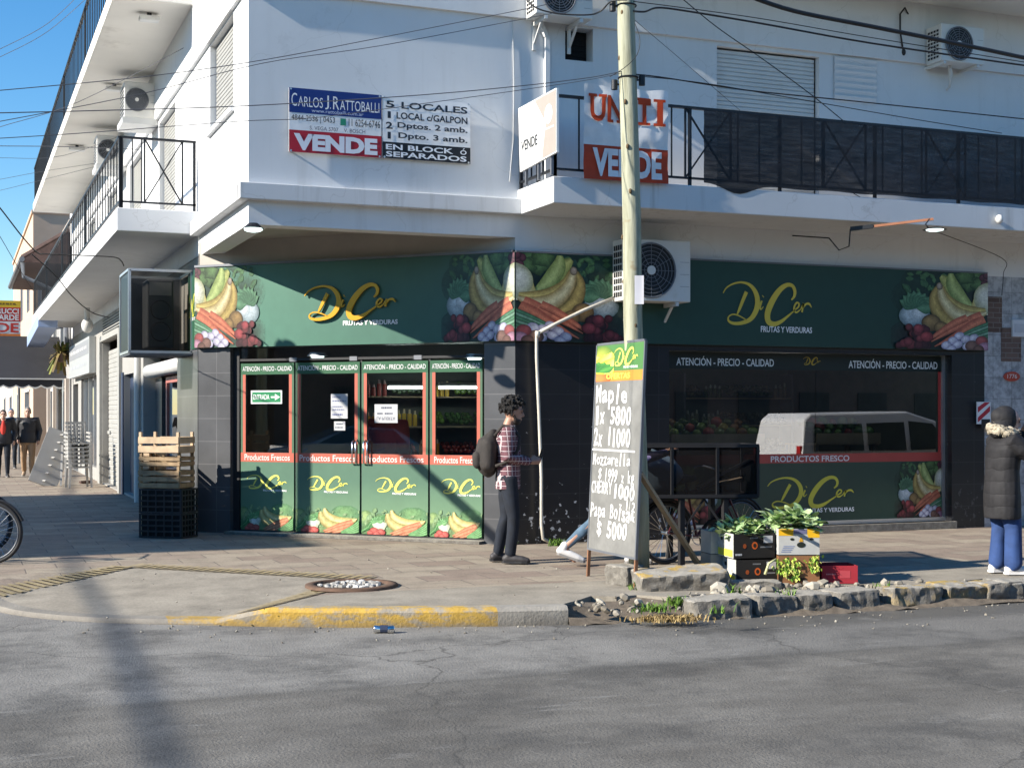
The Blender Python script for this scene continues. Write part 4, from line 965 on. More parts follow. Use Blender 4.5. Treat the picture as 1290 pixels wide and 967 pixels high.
stand('timber produce stand with dark greens behind the right half of the wide window', FA, u0, u1, z0, z1, -1.1, 5, ['#34502a', '#4a6a34', '#27401f', '#7a3030'])
def rack(lab, x0, x1, y, seed, zs, cols):
    t = thing('wall_rack', lab, 'rack', ((x0+x1)/2, y, 0)); r = random.Random(seed)
    for z in zs:
        m_ = MB(); m_.box((x0, y-.35, z-.02), (x1, y, z)); m_.build('shelf', M['woodg'], t)
    m_ = MB(); m_.box((x0-.04, y-.36, .012), (x0-.004, y, zs[-1]+.4)); m_.box((x1+.004, y-.36, .012), (x1+.04, y, zs[-1]+.4)); m_.build('upright', M['grey_iron'], t)
    m_ = MB()
    for z in zs:
        x = x0+.05
        while x < x1-.08:
            c = hx(r.choice(cols)); e = min(x1-.05, x+r.uniform(.22, .5)); kind = r.random(); q = r.uniform(.032, .05)
            if kind < .62:
                while x < e:
                    for k in range(3): m_.ell((x+q+r.uniform(-.01, .01), y-.30+k*.09, z+.07+k*.055+r.uniform(-.01, .01)), q, q, q*.95, 8, 5, 0, mixc(c, (.02, .03, .01), r.random()*.5))
                    x += q*2
            else:
                while x < e: h = .17+r.random()*.09; m_.cyl((x+.04, y-.25, z+.001), (x+.04, y-.25, z+h*.75), .034, .034, 8, 0, c); m_.cyl((x+.04, y-.25, z+h*.75), (x+.04, y-.25, z+h), .02, .015, 8, 0, mixc(c, (.6, .6, .6), .5)); x += .085
            x += .05
    tag(m_.build('goods', M['glossy'], t), kind='stuff')
rack('tall grocery rack with bottles and jars at the back of the shop', 8.6, 10.6, 20.35, 8, (.5, .95, 1.4, 1.85), ['#b9a24a', '#8a3a2a', '#c9b98a', '#5a6a3a', '#d9d4c8', '#7a5230', '#a33a30'])
rack('grocery rack with red and green packets behind the doors', 5.6, 7.6, 20.35, 9, (.5, .95, 1.4, 1.85), ['#c2622a', '#d98a2a', '#a83a32', '#6a8a3a', '#d9b24a', '#4a6a3a'])
rack('grocery rack with pale jars behind the right half of the window', 11.0, 13.0, 20.35, 10, (.5, .95, 1.4, 1.85), ['#8a8a7a', '#6a5a4a', '#a89a7a', '#3a4a2a'])

# ------------------------------------------------------------------ banners and boards on the upper floor
def sheet_sign(name, lab, cat, F, x0, yt0, yb0, x1, d, paint, th=.012):
    """flat board on a wall: u span from sights, z from the left edge"""
    u0, z1 = F.uv(x0, yt0, d); _, z0 = F.uv(x0, yb0, d); u1, _ = F.uv(x1, (yt0+yb0)/2, d)
    t = thing(name, lab, cat, tuple(F((u0+u1)/2, z0, d))); W, Hh = u1-u0, z1-z0
    m_ = MB(); m_.fbox(F, u0, u1, z0, z1, d-th, d, 0, (.8, .8, .8))
    R = lambda a, b, e, f, c, dd=.002: m_.face([F(u0+W*a, z1-Hh*f, d+dd), F(u0+W*b, z1-Hh*f, d+dd), F(u0+W*b, z1-Hh*e, d+dd), F(u0+W*a, z1-Hh*e, d+dd)], 0, c)
    l_ = MB()
    def T(s, a, b, e, f, c, **k): txt(l_, F, s, u0+W*a, z1-Hh*f, u0+W*b, z1-Hh*e, d+.005, c, **k)
    paint(R, T); m_.build('board', M['print'], t, recalc=False); l_.build('lettering', M['print'], t, recalc=False)
    s_ = MB()
    for a, b in ((.02, .02), (.98, .02), (.02, .98), (.98, .98)): s_.cyl(F(u0+W*a, z1-Hh*b, -.02), F(u0+W*a, z1-Hh*b, d+.006), .012, n=8)
    s_.build('screw', M['alu'], t); return t
NAVY_ = hx('#1a3277'); RED_ = hx('#b0202f'); INK = hx('#1f2a38')
def pa(R, T):
    R(0, 1, 0, .385, NAVY_); R(0, 1, .655, 1, RED_)
    T('C', .025, .085, .08, .285, WHT); T('ARLOS', .095, .36, .125, .285, WHT); T('J', .385, .425, .08, .30, WHT); T('.', .437, .447, .265, .285, WHT); T('R', .47, .535, .085, .29, WHT); T('ATTOBALLI', .545, .975, .13, .29, WHT)
    T('www.rattoballi.com.ar', .24, .80, .305, .36, (.55, .6, .75))
    T('4844-2536 | 0453', .025, .49, .415, .53, INK); T('11 6254-6746', .64, .985, .415, .53, INK)
    R(.55, .61, .42, .53, hx('#2f8a6a'), .003)
    T('S. VEGA 5707    V. BOSCH', .22, .82, .575, .635, hx('#4a5a74')); T('VENDE', .05, .955, .705, .965, (.74, .76, .82), bold=.055)
sheet_sign('sale_sign', 'blue white and red property sale sign with large VENDE on the upper white wall', 'sign', FA, 364, 110, 191, 480.5, .045, pa)
def pb(R, T):
    R(0, 1, .735, 1, hx('#14161c'))
    T('5', .035, .13, .075, .185, INK, bold=.02); T('LOCALES', .21, .965, .075, .185, INK, bold=.02)
    T('1', .055, .09, .245, .355, INK); T('LOCAL c/GALPON', .155, .965, .245, .355, INK, bold=.02)
    T('2', .035, .11, .415, .525, INK, bold=.03); T('Dptos. 2 amb.', .165, .965, .405, .525, INK, bold=.02)
    T('1', .055, .09, .575, .685, INK); T('Dpto. 3 amb.', .175, .965, .570, .69, INK, bold=.02)
    T('EN BLOCK', .035, .80, .770, .858, (.78, .8, .84), bold=.025); T('ó', .88, .955, .755, .858, (.78, .8, .84)); T('SEPARADOS', .035, .955, .885, .972, (.78, .8, .84), bold=.025)
sheet_sign('sale_sign', 'white sale sign listing shops and flats, right beside the blue and red one', 'sign', FA, 482, 120.5, 199, 592.5, .045, pb)
# cloth banner on the balcony rail
t = thing('cloth_banner', 'creased red and white cloth banner hung over the balcony rail behind the pole', 'banner', (7.2, 14.57, 4.4))
FO = Fr((0, 14.56, 0), (1, 0, 0), (0, -1, 0)); u0, z1 = FO.uv(735, 106); _, z0 = FO.uv(735, 225); u1, _ = FO.uv(841, 170); _, zr = FO.uv(735, 180)
from mathutils import noise as mn
wav = lambda u, z: .012+.020*mn.noise(V((u*3.1, z*4.3, 1.3)))+.010*mn.noise(V((u*9, z*7, 4)))+.02*max(0, z-4.95)*math.sin(u*19)
m_ = MB(); NU, NZ = 30, 30
for i in range(NU):
    for j in range(NZ):
        a, b = u0+(u1-u0)*i/NU, u0+(u1-u0)*(i+1)/NU; e, f = z0+(z1-z0)*j/NZ, z0+(z1-z0)*(j+1)/NZ
        sg = lambda u, z: .035*math.sin((u-u0)*14)*max(0, (z-z1+.25))*1.2
        m_.face([FO(u, z+sg(u, z), wav(u, z)) for u, z in ((a, e), (b, e), (b, f), (a, f))], 0, hx('#b8452c') if (e+f)/2 < zr else (.74, .74, .74))
m_.build('cloth', M['matt'], t, recalc='weld', smooth=True)
def drape(m__, s, a, b, e, f, c, bold):
    vs, fs = text2d(s, bold); W, Hh = u1-u0, z1-z0
    P = []
    for x, y in vs: u = u0+W*(a+x*(b-a)); z = z1-Hh*(f-y*(f-e)); P.append(FO(u, z, wav(u, z)+.012))
    m__.add(P, fs, 0, c)
m_ = MB(); drape(m_, 'UN', .07, .46, .10, .385, hx('#b3401f'), .03); drape(m_, 'I', .545, .60, .10, .385, hx('#b3401f'), .02); drape(m_, 'T', .63, .79, .10, .385, hx('#b3401f'), .05); drape(m_, 'I', .86, .93, .10, .385, hx('#b3401f'), .02)
for a, b in ((.05, .15),(.17,.26),(.28, .34), (.38, .44), (.47, .57), (.62, .78), (.82, .96)):
    for e in (.095, .355):
        P = [(a, e), (b, e), (b, e+.03), (a, e+.03)]
        if e > .3 and a in (.05, .17): continue
        if e > .3 or a not in (.28, .38): m_.face([FO(u0+(u1-u0)*x, z1-(z1-z0)*y, wav(u0+(u1-u0)*x, z1-(z1-z0)*y)+.0125) for x, y in P][::-1], 0, hx('#b3401f'))
drape(m_, 'VENDE', .10, .92, .665, .965, (.74, .74, .76), .045); m_.build('lettering', M['matt'], t, recalc=False)
# board on the balcony end, facing the side street
t = thing('balcony_board', 'white and taupe sale board on the balcony end facing the side street', 'sign', (6.28, 15.1, 4.5))
FE = Fr((6.285, 0, 0), (0, -1, 0), (-1, 0, 0))
c4 = [FE.uv(658, 217), FE.uv(704, 192), FE.uv(704, 111), FE.uv(656, 137)]
(ul, zl), (ur, zr_), (_, zrt), (_, zlt) = c4
m_ = MB(); m_.prism(c4, FE, 0, .03, 0, (.80, .80, .78))
bl = lambda a, b: (ul+(ur-ul)*a, (zl+(zr_-zl)*a)*(1-b)+(zlt+(zrt-zlt)*a)*b)
TAU = hx('#a39a92'); m_.face([FE(*bl(x, y), .032) for x, y in ((.62, .02), (.99, .02), (.99, .98), (.42, .98), (.72, .55))], 0, TAU)
m_.build('board', M['print'], t, recalc=False)
l_ = MB(); a = bl(.04, .30); b = bl(.50, .47); txt(l_, FE, 'VENDE', a[0], a[1], b[0], b[1]-.02, .034, hx('#33363a'), bold=.02)
n_ = 20; cc = bl(.80, .66); l_.face([FE(cc[0]+.11*math.cos(6.283*k/n_), cc[1]+.11*math.sin(6.283*k/n_), .034) for k in range(n_)], 0, WHT)
a = bl(.66, .42); b = bl(.95, .46); txt(l_, FE, '~~~', a[0], a[1], b[0], b[1], .034, WHT); l_.build('lettering', M['print'], t, recalc=False)
m_ = MB()
for a in (.1, .45, .8): p_ = bl(a, 0); m_.bar(FE(p_[0], 4.31, -.01), FE(p_[0], p_[1]+.3, -.01), .03, .03)
m_.build('support', M['grey_iron'], t)
# shade net
def mat_net():
    m, N, L = _new('black shade net'); a = N.new('ShaderNodeBsdfTransparent')
    b = _bsdf(N, L, (.011, .011, .014), .6, 0, .3); x = N.new('ShaderNodeMixShader')
    mp = N.new('ShaderNodeMapping'); mp.inputs['Scale'].default_value = (1.2, 1, 9); L.new(_pos(N), mp.inputs[0])
    f = _ramp(N, L, _noise(N, L, mp.outputs[0], 3, 5), [(.35, (.985,)*3), (.68, (.90,)*3)])
    L.new(f, x.inputs[0]); L.new(a.outputs[0], x.inputs[1]); L.new(b.outputs[0], x.inputs[2]); _out(N, L, x.outputs[0]); return m
M['net'] = mat_net()
t = MB(); NU, NZ = 90, 10; xa = FO.uv(889, 180)[0]
for i in range(NU):
    for j in range(NZ):
        P = []
        for ii, jj in ((i, j), (i+1, j), (i+1, j+1), (i, j+1)):
            x = xa+(15.8-xa)*ii/NU; z = 4.345+(5.215-4.345)*jj/NZ; s_ = math.sin(jj/NZ*3.14)
            z += (.006*math.sin(x*7)-.10*math.exp(-((x-8.75)/.25)**2))*(1-jj/NZ)
            P.append(FO(x, z, -.045+(.022*mn.noise(V((x*2.3, z*5, 0)))+.012*mn.noise(V((x*8, z*11, 3))))*s_))
        t.face(P)
tag(t.build('shade_net', M['net'], recalc='weld', smooth=True), 'long black shade net tied inside the balcony rail', 'net')

# ------------------------------------------------------------------ air conditioners
def aircon(lab, F, u0, u1, z0, z1, depth, fanc=None, brackets=True, dirty=False, gap=.08, fan_dark=True):
    t = thing('air_conditioner', lab, 'air conditioner', tuple(F((u0+u1)/2, z0, depth/2)), 0)
    W, Hh = u1-u0, z1-z0; d1 = gap+depth
    m_ = MB(); m_.fbox(F, u0, u1, z0, z1, gap, d1); m_.build('casing', M['acwhite'], t, bevel=.012)
    cx = u0+W*.40; cz = (z0+z1)/2; r = min(W*.36, Hh*.44)
    m_ = MB(); n = 32
    ring = lambda rr, d: [F(cx+rr*math.cos(6.2832*k/n), cz+rr*math.sin(6.2832*k/n), d) for k in range(n)]
    m_.face(ring(r, d1+.004)); o = m_.build('fan_opening', M['black'] if fan_dark else M['grey_iron'], t)
    m_ = MB()
    for rr in [r*k/7 for k in range(2, 8)]: m_.tube(ring(rr, d1+.014), .0045 if rr < r else .012, 5, closed=True)
    for k in range(12): a = 6.2832*k/12; m_.bar(F(cx+r*.2*math.cos(a), cz+r*.2*math.sin(a), d1+.012), F(cx+r*math.cos(a), cz+r*math.sin(a), d1+.012), .006, .006)
    m_.build('fan_grille', M['grey_iron'], t)
    m_ = MB(); m_.cyl(F(cx, cz, d1+.005), F(cx, cz, d1+.022), r*.17, n=16); m_.build('fan_hub', M['acwhite'], t)
    m_ = MB()
    for i in range(4):
        for j in range(8):
            z = z0+.05+(Hh-.1)*j/8; d = gap+.04+(depth-.08)*i/4
            m_.face([F(u0-.004, z, d), F(u0-.004, z, d+(depth-.08)/4-.015), F(u0-.004, z+(Hh-.1)/8-.02, d+(depth-.08)/4-.015), F(u0-.004, z+(Hh-.1)/8-.02, d)])
    m_.build('side_grille', M['black'], t)
    m_ = MB()
    for k in range(3): m_.fbox(F, u0+W*.84, u1-.02, z0+Hh*(.25+k*.2), z0+Hh*(.255+k*.2), d1, d1+.003)
    m_.build('casing_line', M['grey_iron'], t)
    if brackets:
        for u in (u0+W*.18, u0+W*.8):
            m_ = MB(); m_.fbox(F, u-.02, u+.02, z0-.05, z0-.003, 0.004, d1); m_.fbox(F, u-.02, u+.02, z0-.34 if not dirty else z0-.22, z0-.05, 0.004, .035); m_.bar(F(u, z0-.26 if not dirty else z0-.18, .03), F(u, z0-.05, depth*.8), .03, .02); m_.build('bracket', M['whitepaint'], t)
    return t
def spanA(x0, x1, yt, yb, dd):
    a = FA.uv(x0, yb, dd); b = FA.uv(x1, yt, dd); return a[0], b[0], a[1], FA.uv(x0, yt, dd)[1]
u0, u1, z0, z1 = spanA(786, 870, 300, 378, .40)
aircon('large white air conditioner with a round fan beside the wooden pole', FA, u0, u1, z0, z1, .32)
u0, u1, z0, z1 = spanA(676, 748, -36, 16, .42)
aircon('air conditioner at the top edge of the wall above the small dark window', FA, u0, u1, z0, z1, .32)
u0, u1, z0, z1 = spanA(1186, 1240, 29, 76, .40)
aircon('stained air conditioner high on the wall above the right end of the net', FA, u0, u1, z0, z1, .32, dirty=True, brackets=False); tq = [(lambda b: (b.bar(FA(u, z0-.02, 0), FA(u, z0-.02, .40), .04, .035), b.build('air_conditioner_bracket', M['acwhite'], BLD)))(MB()) for u in (u0+.06, u1-.1)]
aircon('air conditioner on the side street wall above the nearer balcony end', Fr((0, 24.0, 0), (1, 0, 0), (0, -1, 0)), 2.52, 3.02, 6.42, 7.0, .6, dirty=True, gap=0.0, fan_dark=False, brackets=False)
aircon('smaller air conditioner further along the side street wall under the upper balcony', Fr((0, 28.6, 0), (1, 0, 0), (0, -1, 0)), 2.5, 3.02, 6.42, 6.98, .6, dirty=True, gap=0., brackets=False)
for y in (23.3, 27.9): m_ = MB(); m_.box((2.48, y, 6.30), (3.04, y+.8, 6.40)); m_.build('air_conditioner_shelf', M['whitepaint'], BLD)
# caged unit beside the corner
t = thing('equipment_cage', 'glazed metal cage with an air conditioner inside, projecting over the side pavement', 'cage', (2.6, 19.9, 2.43))
x0, x1, y0, y1, z0, z1 = 2.16, 2.99, 19.42, 20.5, 2.43, 3.54
m_ = MB()
for x in (x0, x1):
    for y in (y0, y1): m_.bar((x, y, z0), (x, y, z1), .035, .035)
for z in (z0, z1):
    for y in (y0, y1): m_.bar((x0, y, z), (x1, y, z), .035, .035)
    for x in (x0, x1): m_.bar((x, y0, z), (x, y1, z), .035, .035)
m_.build('frame', M['alu'], t)
m_ = MB(); m_.face([(x0, y0-.003, z0), (x1, y0-.003, z0), (x1, y0-.003, z1), (x0, y0-.003, z1)]); m_.face([(x0-.003, y0, z0), (x0-.003, y1, z0), (x0-.003, y1, z1), (x0-.003, y0, z1)]); m_.build('pane', M['cageglass'], t)
m_ = MB(); m_.box((x0, y0, z0-.04), (x1, y1, z0-.015)); m_.box((x0+.01, y1-.03, z0+.02), (x1-.01, y1-.02, z1-.02)); m_.build('base', M['grey_iron'], t)
u = thing('air_conditioner', 'tall dark air conditioner inside the glazed cage', 'air conditioner', (2.6, 19.7, 2.5))
m_ = MB(); m_.box((2.42, 19.65, 2.50), (2.78, 20.2, 3.44)); m_.build('casing', M['grey_iron'], u, bevel=.02)
m_ = MB()
for zc in (2.72, 3.02): m_.tube([V((2.6+.13*math.cos(6.283*k/20), 19.64, zc+.13*math.sin(6.283*k/20))) for k in range(20)], .007, 6, closed=True)
m_.build('fan_ring', M['black'], u)
m_ = MB(); m_.box((2.45, 19.64, 3.22), (2.75, 19.648, 3.40)); m_.build('panel', M['alu'], u)

# ------------------------------------------------------------------ small fixtures
def flood(lab, p, sz=.16):
    t = thing('flood_lamp', lab, 'lamp', tuple(p)); m_ = MB(); m_.box((p.x-sz*.8, p.y-sz*.5, p.z-.03), (p.x+sz*.8, p.y+sz*.5, p.z+.03)); m_.build('housing', M['acwhite'], t, bevel=.006)
    m_ = MB(); m_.box((p.x-sz*.7, p.y-sz*.4, p.z-.036), (p.x+sz*.7, p.y+sz*.4, p.z-.031)); m_.build('lens', M['whitepaint'], t)
    m_ = MB(); m_.box((p.x-.03, p.y-.03, p.z+.03), (p.x+.03, p.y+.03, p.z+.08)); m_.build('bracket', M['iron'], t)
flood('flat floodlight under the upper balcony nearest the corner', onG(188, 24, 7.12), .17)
flood('flat floodlight under the upper balcony beside the side air conditioner', onG(144, 112, 7.12), .17)
flood('small floodlight furthest along under the upper balcony', onG(97, 188, 7.12), .2)
p = onG(319, 289, 3.655); t = thing('soffit_lamp', 'lit lamp under the overhanging corner above the fascia', 'lamp', tuple(p))
m_ = MB(); m_.cyl(p+V((0, 0, .07)), p+V((0, 0, .01)), .05, .12); m_.build('shade', M['iron'], t); m_ = MB(); m_.ell(p, .105, .105, .03); m_.build('bulb', M['bulb'], t, smooth=True)
# drain pipe with its elbow
m_ = MB(); d = .12
P_ = [FA(*FA.uv(x, y, d), d) for x, y in ((774, 375), (735, 391), (700, 408), (677, 420))]; m_.tube(P_, .022, 8); Q_ = [FA(*FA.uv(x, y, d), d) for x, y in ((676, 421), (676, 450), (679, 520), (682, 600), (682, 660), (684, 678))]+[FA(*FA.uv(694, 684, .05), .10)]
m_.tube([Q_[0]+V((0, 0, .03))]+Q_, .021, 8); m_.cyl(P_[-1]+V((0, 0, .03)), P_[-1]-V((0, 0, .05)), .028)
tag(m_.build('drain_pipe', mat('old plastic pipe', (.56, .52, .44), .6, var=.15), smooth=True), 'pale bent drain pipe running down the black tiles from the air conditioner', 'pipe')
# street lamp arm under the long balcony
t = thing('lamp_arm', 'orange timber lamp arm sticking out from under the long balcony', 'lamp', tuple(onY(1095, 286, 15.2)))
a, b = onY(1100, 285, 14.56), onY(1176, 276, 14.1); m_ = MB(); m_.bar(a, b, .026, .03); m_.build('arm', mat('orange timber', (.30, .12, .06), .7, var=.2), t)
m_ = MB(); m_.bar(a+(a-b).normalized()*.28, a, .05, .05); e = a+(a-b).normalized()*.28; m_.tube([e, e+V((-.02, 0, -.22)), e+V((-.10, .1, -.26)), e+V((-.18, .2, -.1)), V((e.x-.22, YA, e.z+.02))], .009, 6); m_.build('mount', M['iron'], t)
c = b+V((.02, 0, -.13)); m_ = MB(); m_.tube([b+V((-.06, 0, 0)), b+V((-.12, 0, -.07)), c+V((-.1, 0, .02))], .008, 6); m_.cyl(c+V((0, 0, .03)), c, .05, .15); m_.build('shade', M['iron'], t); m_ = MB(); m_.ell(c, .11, .11, .02); m_.build('bulb', M['bulb'], t)
p = onY(1259, 276, 14.56); t = thing('spot_lamp', 'small white spot lamp fixed to the balcony edge at far right', 'lamp', tuple(p)); m_ = MB(); m_.ell(p, .05, .05, .06); m_.build('bulb', M['whitepaint'], t, smooth=True); m_ = MB(); m_.box((p.x-.02, p.y, p.z-.02), (p.x+.02, 14.615, p.z+.02)); m_.build('mount', M['alu'], t)
p = onX(110, 410, 2.7); t = thing('bulb_lamp', 'bare white bulb hanging under the side street balcony', 'lamp', tuple(p)); m_ = MB(); m_.ell(p, .13, .13, .17); m_.build('bulb', M['whitepaint'], t, smooth=True); m_ = MB(); m_.cyl(p+V((0, 0, .12)), p+V((0, 0, .4)), .06); m_.build('socket', M['acwhite'], t)
# red and white sign, house number, intercom, pole notice
t = MB(); a = FA.uv(1231, 534, .05); b = FA.uv(1248, 506, .05); t.fbox(FA, a[0], b[0], a[1], b[1], .03, .05, 0, WHT); W, Hh = b[0]-a[0], b[1]-a[1]
for k in range(2):
    P = [(.05, .30+.36*k), (.05, .48+.36*k), (.75, 1.0+.0*k), (.95, 1.0)] if k else [(.05, .08), (.05, .30), (.95, .82), (.95, .58)]
    if k: P = [(.05, .52), (.05, .76), (.55, 1.0-.02), (.95, .98)]
    t.face([FA(a[0]+W*x, a[1]+Hh*y, .052) for x, y in P], 0, hx('#b5283a'))
t.face([FA(a[0]+W*x, a[1]+Hh*y, .053) for x, y in ((.3, -.2), (.95, -.2), (.95, .22), (.3, .22))], 0, (.02, .02, .02))
tag(t.build('wall_plate', M['print'], recalc=False), 'small red and white striped plate on the black pillar edge', 'sign')
t = MB(); a = FA.uv(1265, 480, .02); b = FA.uv(1285, 468, .02); cx, cz, rx, rz = (a[0]+b[0])/2, (a[1]+b[1])/2, (b[0]-a[0])/2, (b[1]-a[1])/2
t.prism([(cx+rx*math.cos(6.283*k/24), cz+rz*math.sin(6.283*k/24)) for k in range(24)], FA, .002, .02, 0, hx('#b5432f'))
txt(t, FA, '1776', cx-rx*.6, cz-rz*.4, cx+rx*.6, cz+rz*.45, .023, (.75, .7, .65)); tag(t.build('house_number', M['print'], recalc=False), 'oval red house number plaque on the grey marble wall', 'plaque')
t = MB(); a = FA.uv(1275, 424, .02); b = FA.uv(1292, 403, .02); t.fbox(FA, a[0], b[0], a[1], b[1], .002, .035, 0, (.62, .62, .64)); t.fbox(FA, a[0]+.03, b[0]-.03, a[1]+.06, b[1]-.06, .035, .04, 0, (.5, .5, .53)); tag(t.build('meter_box', M['print'], bevel=.008), 'pale grey meter box on the marble wall near the house number', 'box')
# ------------------------------------------------------------------ pole and cables
def mat_pole():
    m, N, L = _new('weathered pole'); P = _pos(N); mp = N.new('ShaderNodeMapping'); mp.inputs['Scale'].default_value = (9, 9, .9); L.new(P, mp.inputs[0])
    n = _noise(N, L, mp.outputs[0], 2.2, 7, .65)
    c = _ramp(N, L, n, [(.3, (.20, .20, .135)), (.5, (.36, .36, .26)), (.7, (.45, .45, .34))])
    k = _ramp(N, L, _noise(N, L, P, 4.2, 3), [(.68, (0, 0, 0)), (.76, (.8,)*3)]); c = _mix(N, L, k, c, (.24, .16, .07))
    _out(N, L, _bsdf(N, L, c, .8, 0, .3, n, .4, .02).outputs[0]); return m
M['pole'] = mat_pole()
PB = V((5.985, 11.78, 0)); PL = lambda z: PB+V((-.0215*z, .008*z, z))
t = thing('utility_pole', 'tall weathered wooden pole behind the chalk price board', 'utility pole', tuple(PB))
m_ = MB(); zs = [-.05, .6, 1.5, 2.5, 3.4, 4.3, 5.2, 6.5, 8.2]
m_.tube([PL(z)+V((.012*math.sin(z*2.1), .01*math.cos(z*1.7), 0)) for z in zs], [.100, .096, .092, .089, .087, .085, .083, .079, .075], 18); m_.build('shaft', M['pole'], t, smooth=True)
m_ = MB(); rp = random.Random(2)
for k in range(9):
    z = 2.0+k*.42; a = rad(200+rp.uniform(-55, 60)); q = PL(z); m_.ell(q+V((.085*math.cos(a), .085*math.sin(a), 0)), .016, .016, .026, 8, 6)
m_.build('knot', mat('dark knot', (.13, .085, .04), .9), t, smooth=True)
m_ = MB()
for z in (4.76, 5.44): q = PL(z); m_.tube([q+V((.092*math.cos(6.283*k/16), .092*math.sin(6.283*k/16), 0)) for k in range(16)], .008, 5, closed=True)
for z, s in ((4.70, -1), (4.74, 1), (5.44, -1)): q = PL(z)+RV*(.13*s); m_.cyl(q-V((0, 0, .05)), q+V((0, 0, .04)), .03); m_.bar(q, PL(z), .015, .015)
m_.build('cable_clamp', M['iron'], t)
fpl = (PL(3.2)).dot(FV)-.11
p0, p1 = atF(799.5, 383, fpl), atF(811, 347, fpl); m_ = MB(); m_.bar(V((p0.x, p0.y, (p0.z+p1.z)/2)), V((p1.x, p1.y, (p0.z+p1.z)/2)), .004, p1.z-p0.z, 0, (.74, .72, .74))
tag(m_.build('paper_notice', M['print']), 'pale paper sheet nailed to the side of the wooden pole', 'notice')
t = thing('utility_pole', 'unseen wooden pole at the side street kerb, with an arm added for the slanting door shadow', 'utility pole', (-.1, 17.6, 0))
m_ = MB(); m_.tube([V((-.1, 17.6, z)) for z in (-.1, 1, 2.4, 3.6, 4.72)], [.10, .095, .09, .085, .08], 14); m_.build('shaft', M['pole'], t, smooth=True)
m_ = MB(); m_.bar(V((-.1, 17.75, 4.66)), V((-.1, 15.35, 3.36)), .10, .10); m_.build('arm', M['pole'], t)  # arm added out of view to cast the diagonal shadow on the doors
M['cable'] = mat('black cable', (.014, .014, .016), .55, var=.2); M['cable_g'] = mat('grey cable', (.10, .10, .11), .6, var=.2)
def cable(lab, pts, r, mt='cable', group=None):
    """pts: (sight x, sight y, distance ahead)"""
    P = [atF(x, y, f) for x, y, f in pts]; out = []
    for i in range(len(P)-1):
        p0, p1, p2, p3 = P[max(i-1, 0)], P[i], P[i+1], P[min(i+2, len(P)-1)]
        for k in range(6): s = k/6; out.append(.5*((2*p1)+(p2-p0)*s+(2*p0-5*p1+4*p2-p3)*s*s+(3*p1-p0-3*p2+p3)*s**3))
    out.append(P[-1]); m_ = MB(); m_.tube(out, r*.72, 6); return tag(m_.build('overhead_cable', M[mt], smooth=True), lab, 'cable', group)
fp = 13.1
cable('thickest black cable bundle crossing the top right corner', [(935, -8, 13.3), (1000, 14, 13.6), (1100, 34, 14), (1200, 54, 14.4), (1300, 75, 14.8)], .030)
cable('black cable leaving the pole top to the right with a small clamp', [(796, 14, fp), (812, 15, fp), (830, 10, 13.2), (870, 15, 13.3), (960, 30, 13.5), (1100, 55, 13.9), (1300, 84, 14.4)], .013)
cable('thin cable just above the clamped cable, right of the pole', [(797, 2, fp), (860, 10, 13.2), (960, 24, 13.5), (1100, 48, 13.9), (1300, 80, 14.4)], .006)
cable('sagging cable under the topmost air conditioner', [(655, -12, 13.3), (672, 8, 13.2), (700, 17, 13.2), (740, 19, 13.2), (757, 14, 13.2), (770, 2, 13.1), (790, 0, 13)], .011)
cable('cable crossing the long balcony wall from the middle of the pole', [(790, 93, fp), (830, 97, 13.2), (900, 108, 13.5), (960, 116, 13.7), (1080, 128, 14.1), (1300, 151, 14.9)], .009)
cable('thin cable sloping over the net from the middle of the pole', [(792, 95, fp), (880, 104, 13.4), (1000, 124, 13.9), (1150, 150, 14.3), (1262, 168, 14.58)], .006)
cable('cable running left from the pole across both sale signs', [(784, 90, fp), (760, 95, 13.0), (735, 99, 12.9), (660, 108, 12.6), (528, 120, 12), (320, 133, 11.4), (140, 139, 10.9), (-30, 143, 10.4)], .006, 'cable_g')
cable('lower twin of the cable crossing both sale signs', [(784, 92, fp), (740, 101, 13.0), (660, 113, 12.7), (560, 127, 12.2), (400, 148, 11.7), (300, 153, 11.4), (100, 168, 10.8), (-30, 176, 10.4)], .0045, 'cable_g')
cable('upper cable climbing across the white corner wall', [(700, 3, 14), (660, 12, 13.8), (478, 48, 13), (330, 76, 12.4), (180, 97, 11.9), (0, 114, 11.3), (-30, 116, 11.2)], .0055, 'cable_g')
cable('second cable climbing across the white corner wall', [(700, 16, 14), (660, 24, 13.8), (478, 58, 13), (330, 80, 12.5), (180, 118, 11.9), (0, 153, 11.3), (-30, 158, 11.2)], .005, 'cable_g')
cable('steep cable crossing the white balcony shutter', [(845, -14, 13.2), (900, 32, 13.6), (960, 74, 14), (1020, 118, 14.3), (1062, 152, 14.7)], .007)
cable('thin cable slanting down to the white shutter foot', [(800, 26, fp), (860, 77, 13.9), (932, 139, 14.9)], .004, 'cable_g')
cable('thin cable hanging from the long balcony to the marble wall', [(1055, 232, 17.5), (1120, 268, 17.9), (1180, 292, 18.4), (1262, 325, 19.1), (1264, 345, 19.2), (1262, 372, 19.2)], .007)
cable('loop of cable on the pole side', [(800, 30, 13.0), (806, 50, 12.98), (802, 70, 12.97), (786, 86, 12.96), (768, 97, 12.97)], .005)
for k, (a, b, c) in enumerate((((0, 62), (60, 30), (105, -12)), ((0, 72), (60, 40), (118, -10)), ((0, 184), (90, 185), (190, 189)), ((0, 199), (80, 196), (180, 160)), ((0, 226), (60, 215), (160, 200)), ((0, 160), (100, 128), (240, 56)), ((0, 240), (60, 225), (140, 205)))):
    f = (20, 21, 24, 26, 28, 19, 30)[k]
    cable('one of several thin cables crossing the blue sky over the side street', [(a[0]-30, a[1]+(a[1]-b[1])*.4, f*.97), (*a, f), (*b, f*1.02), (*c, f*1.05)], .006 if k != 2 else .010, 'cable_g', 'thin cables in the sky over the side street')
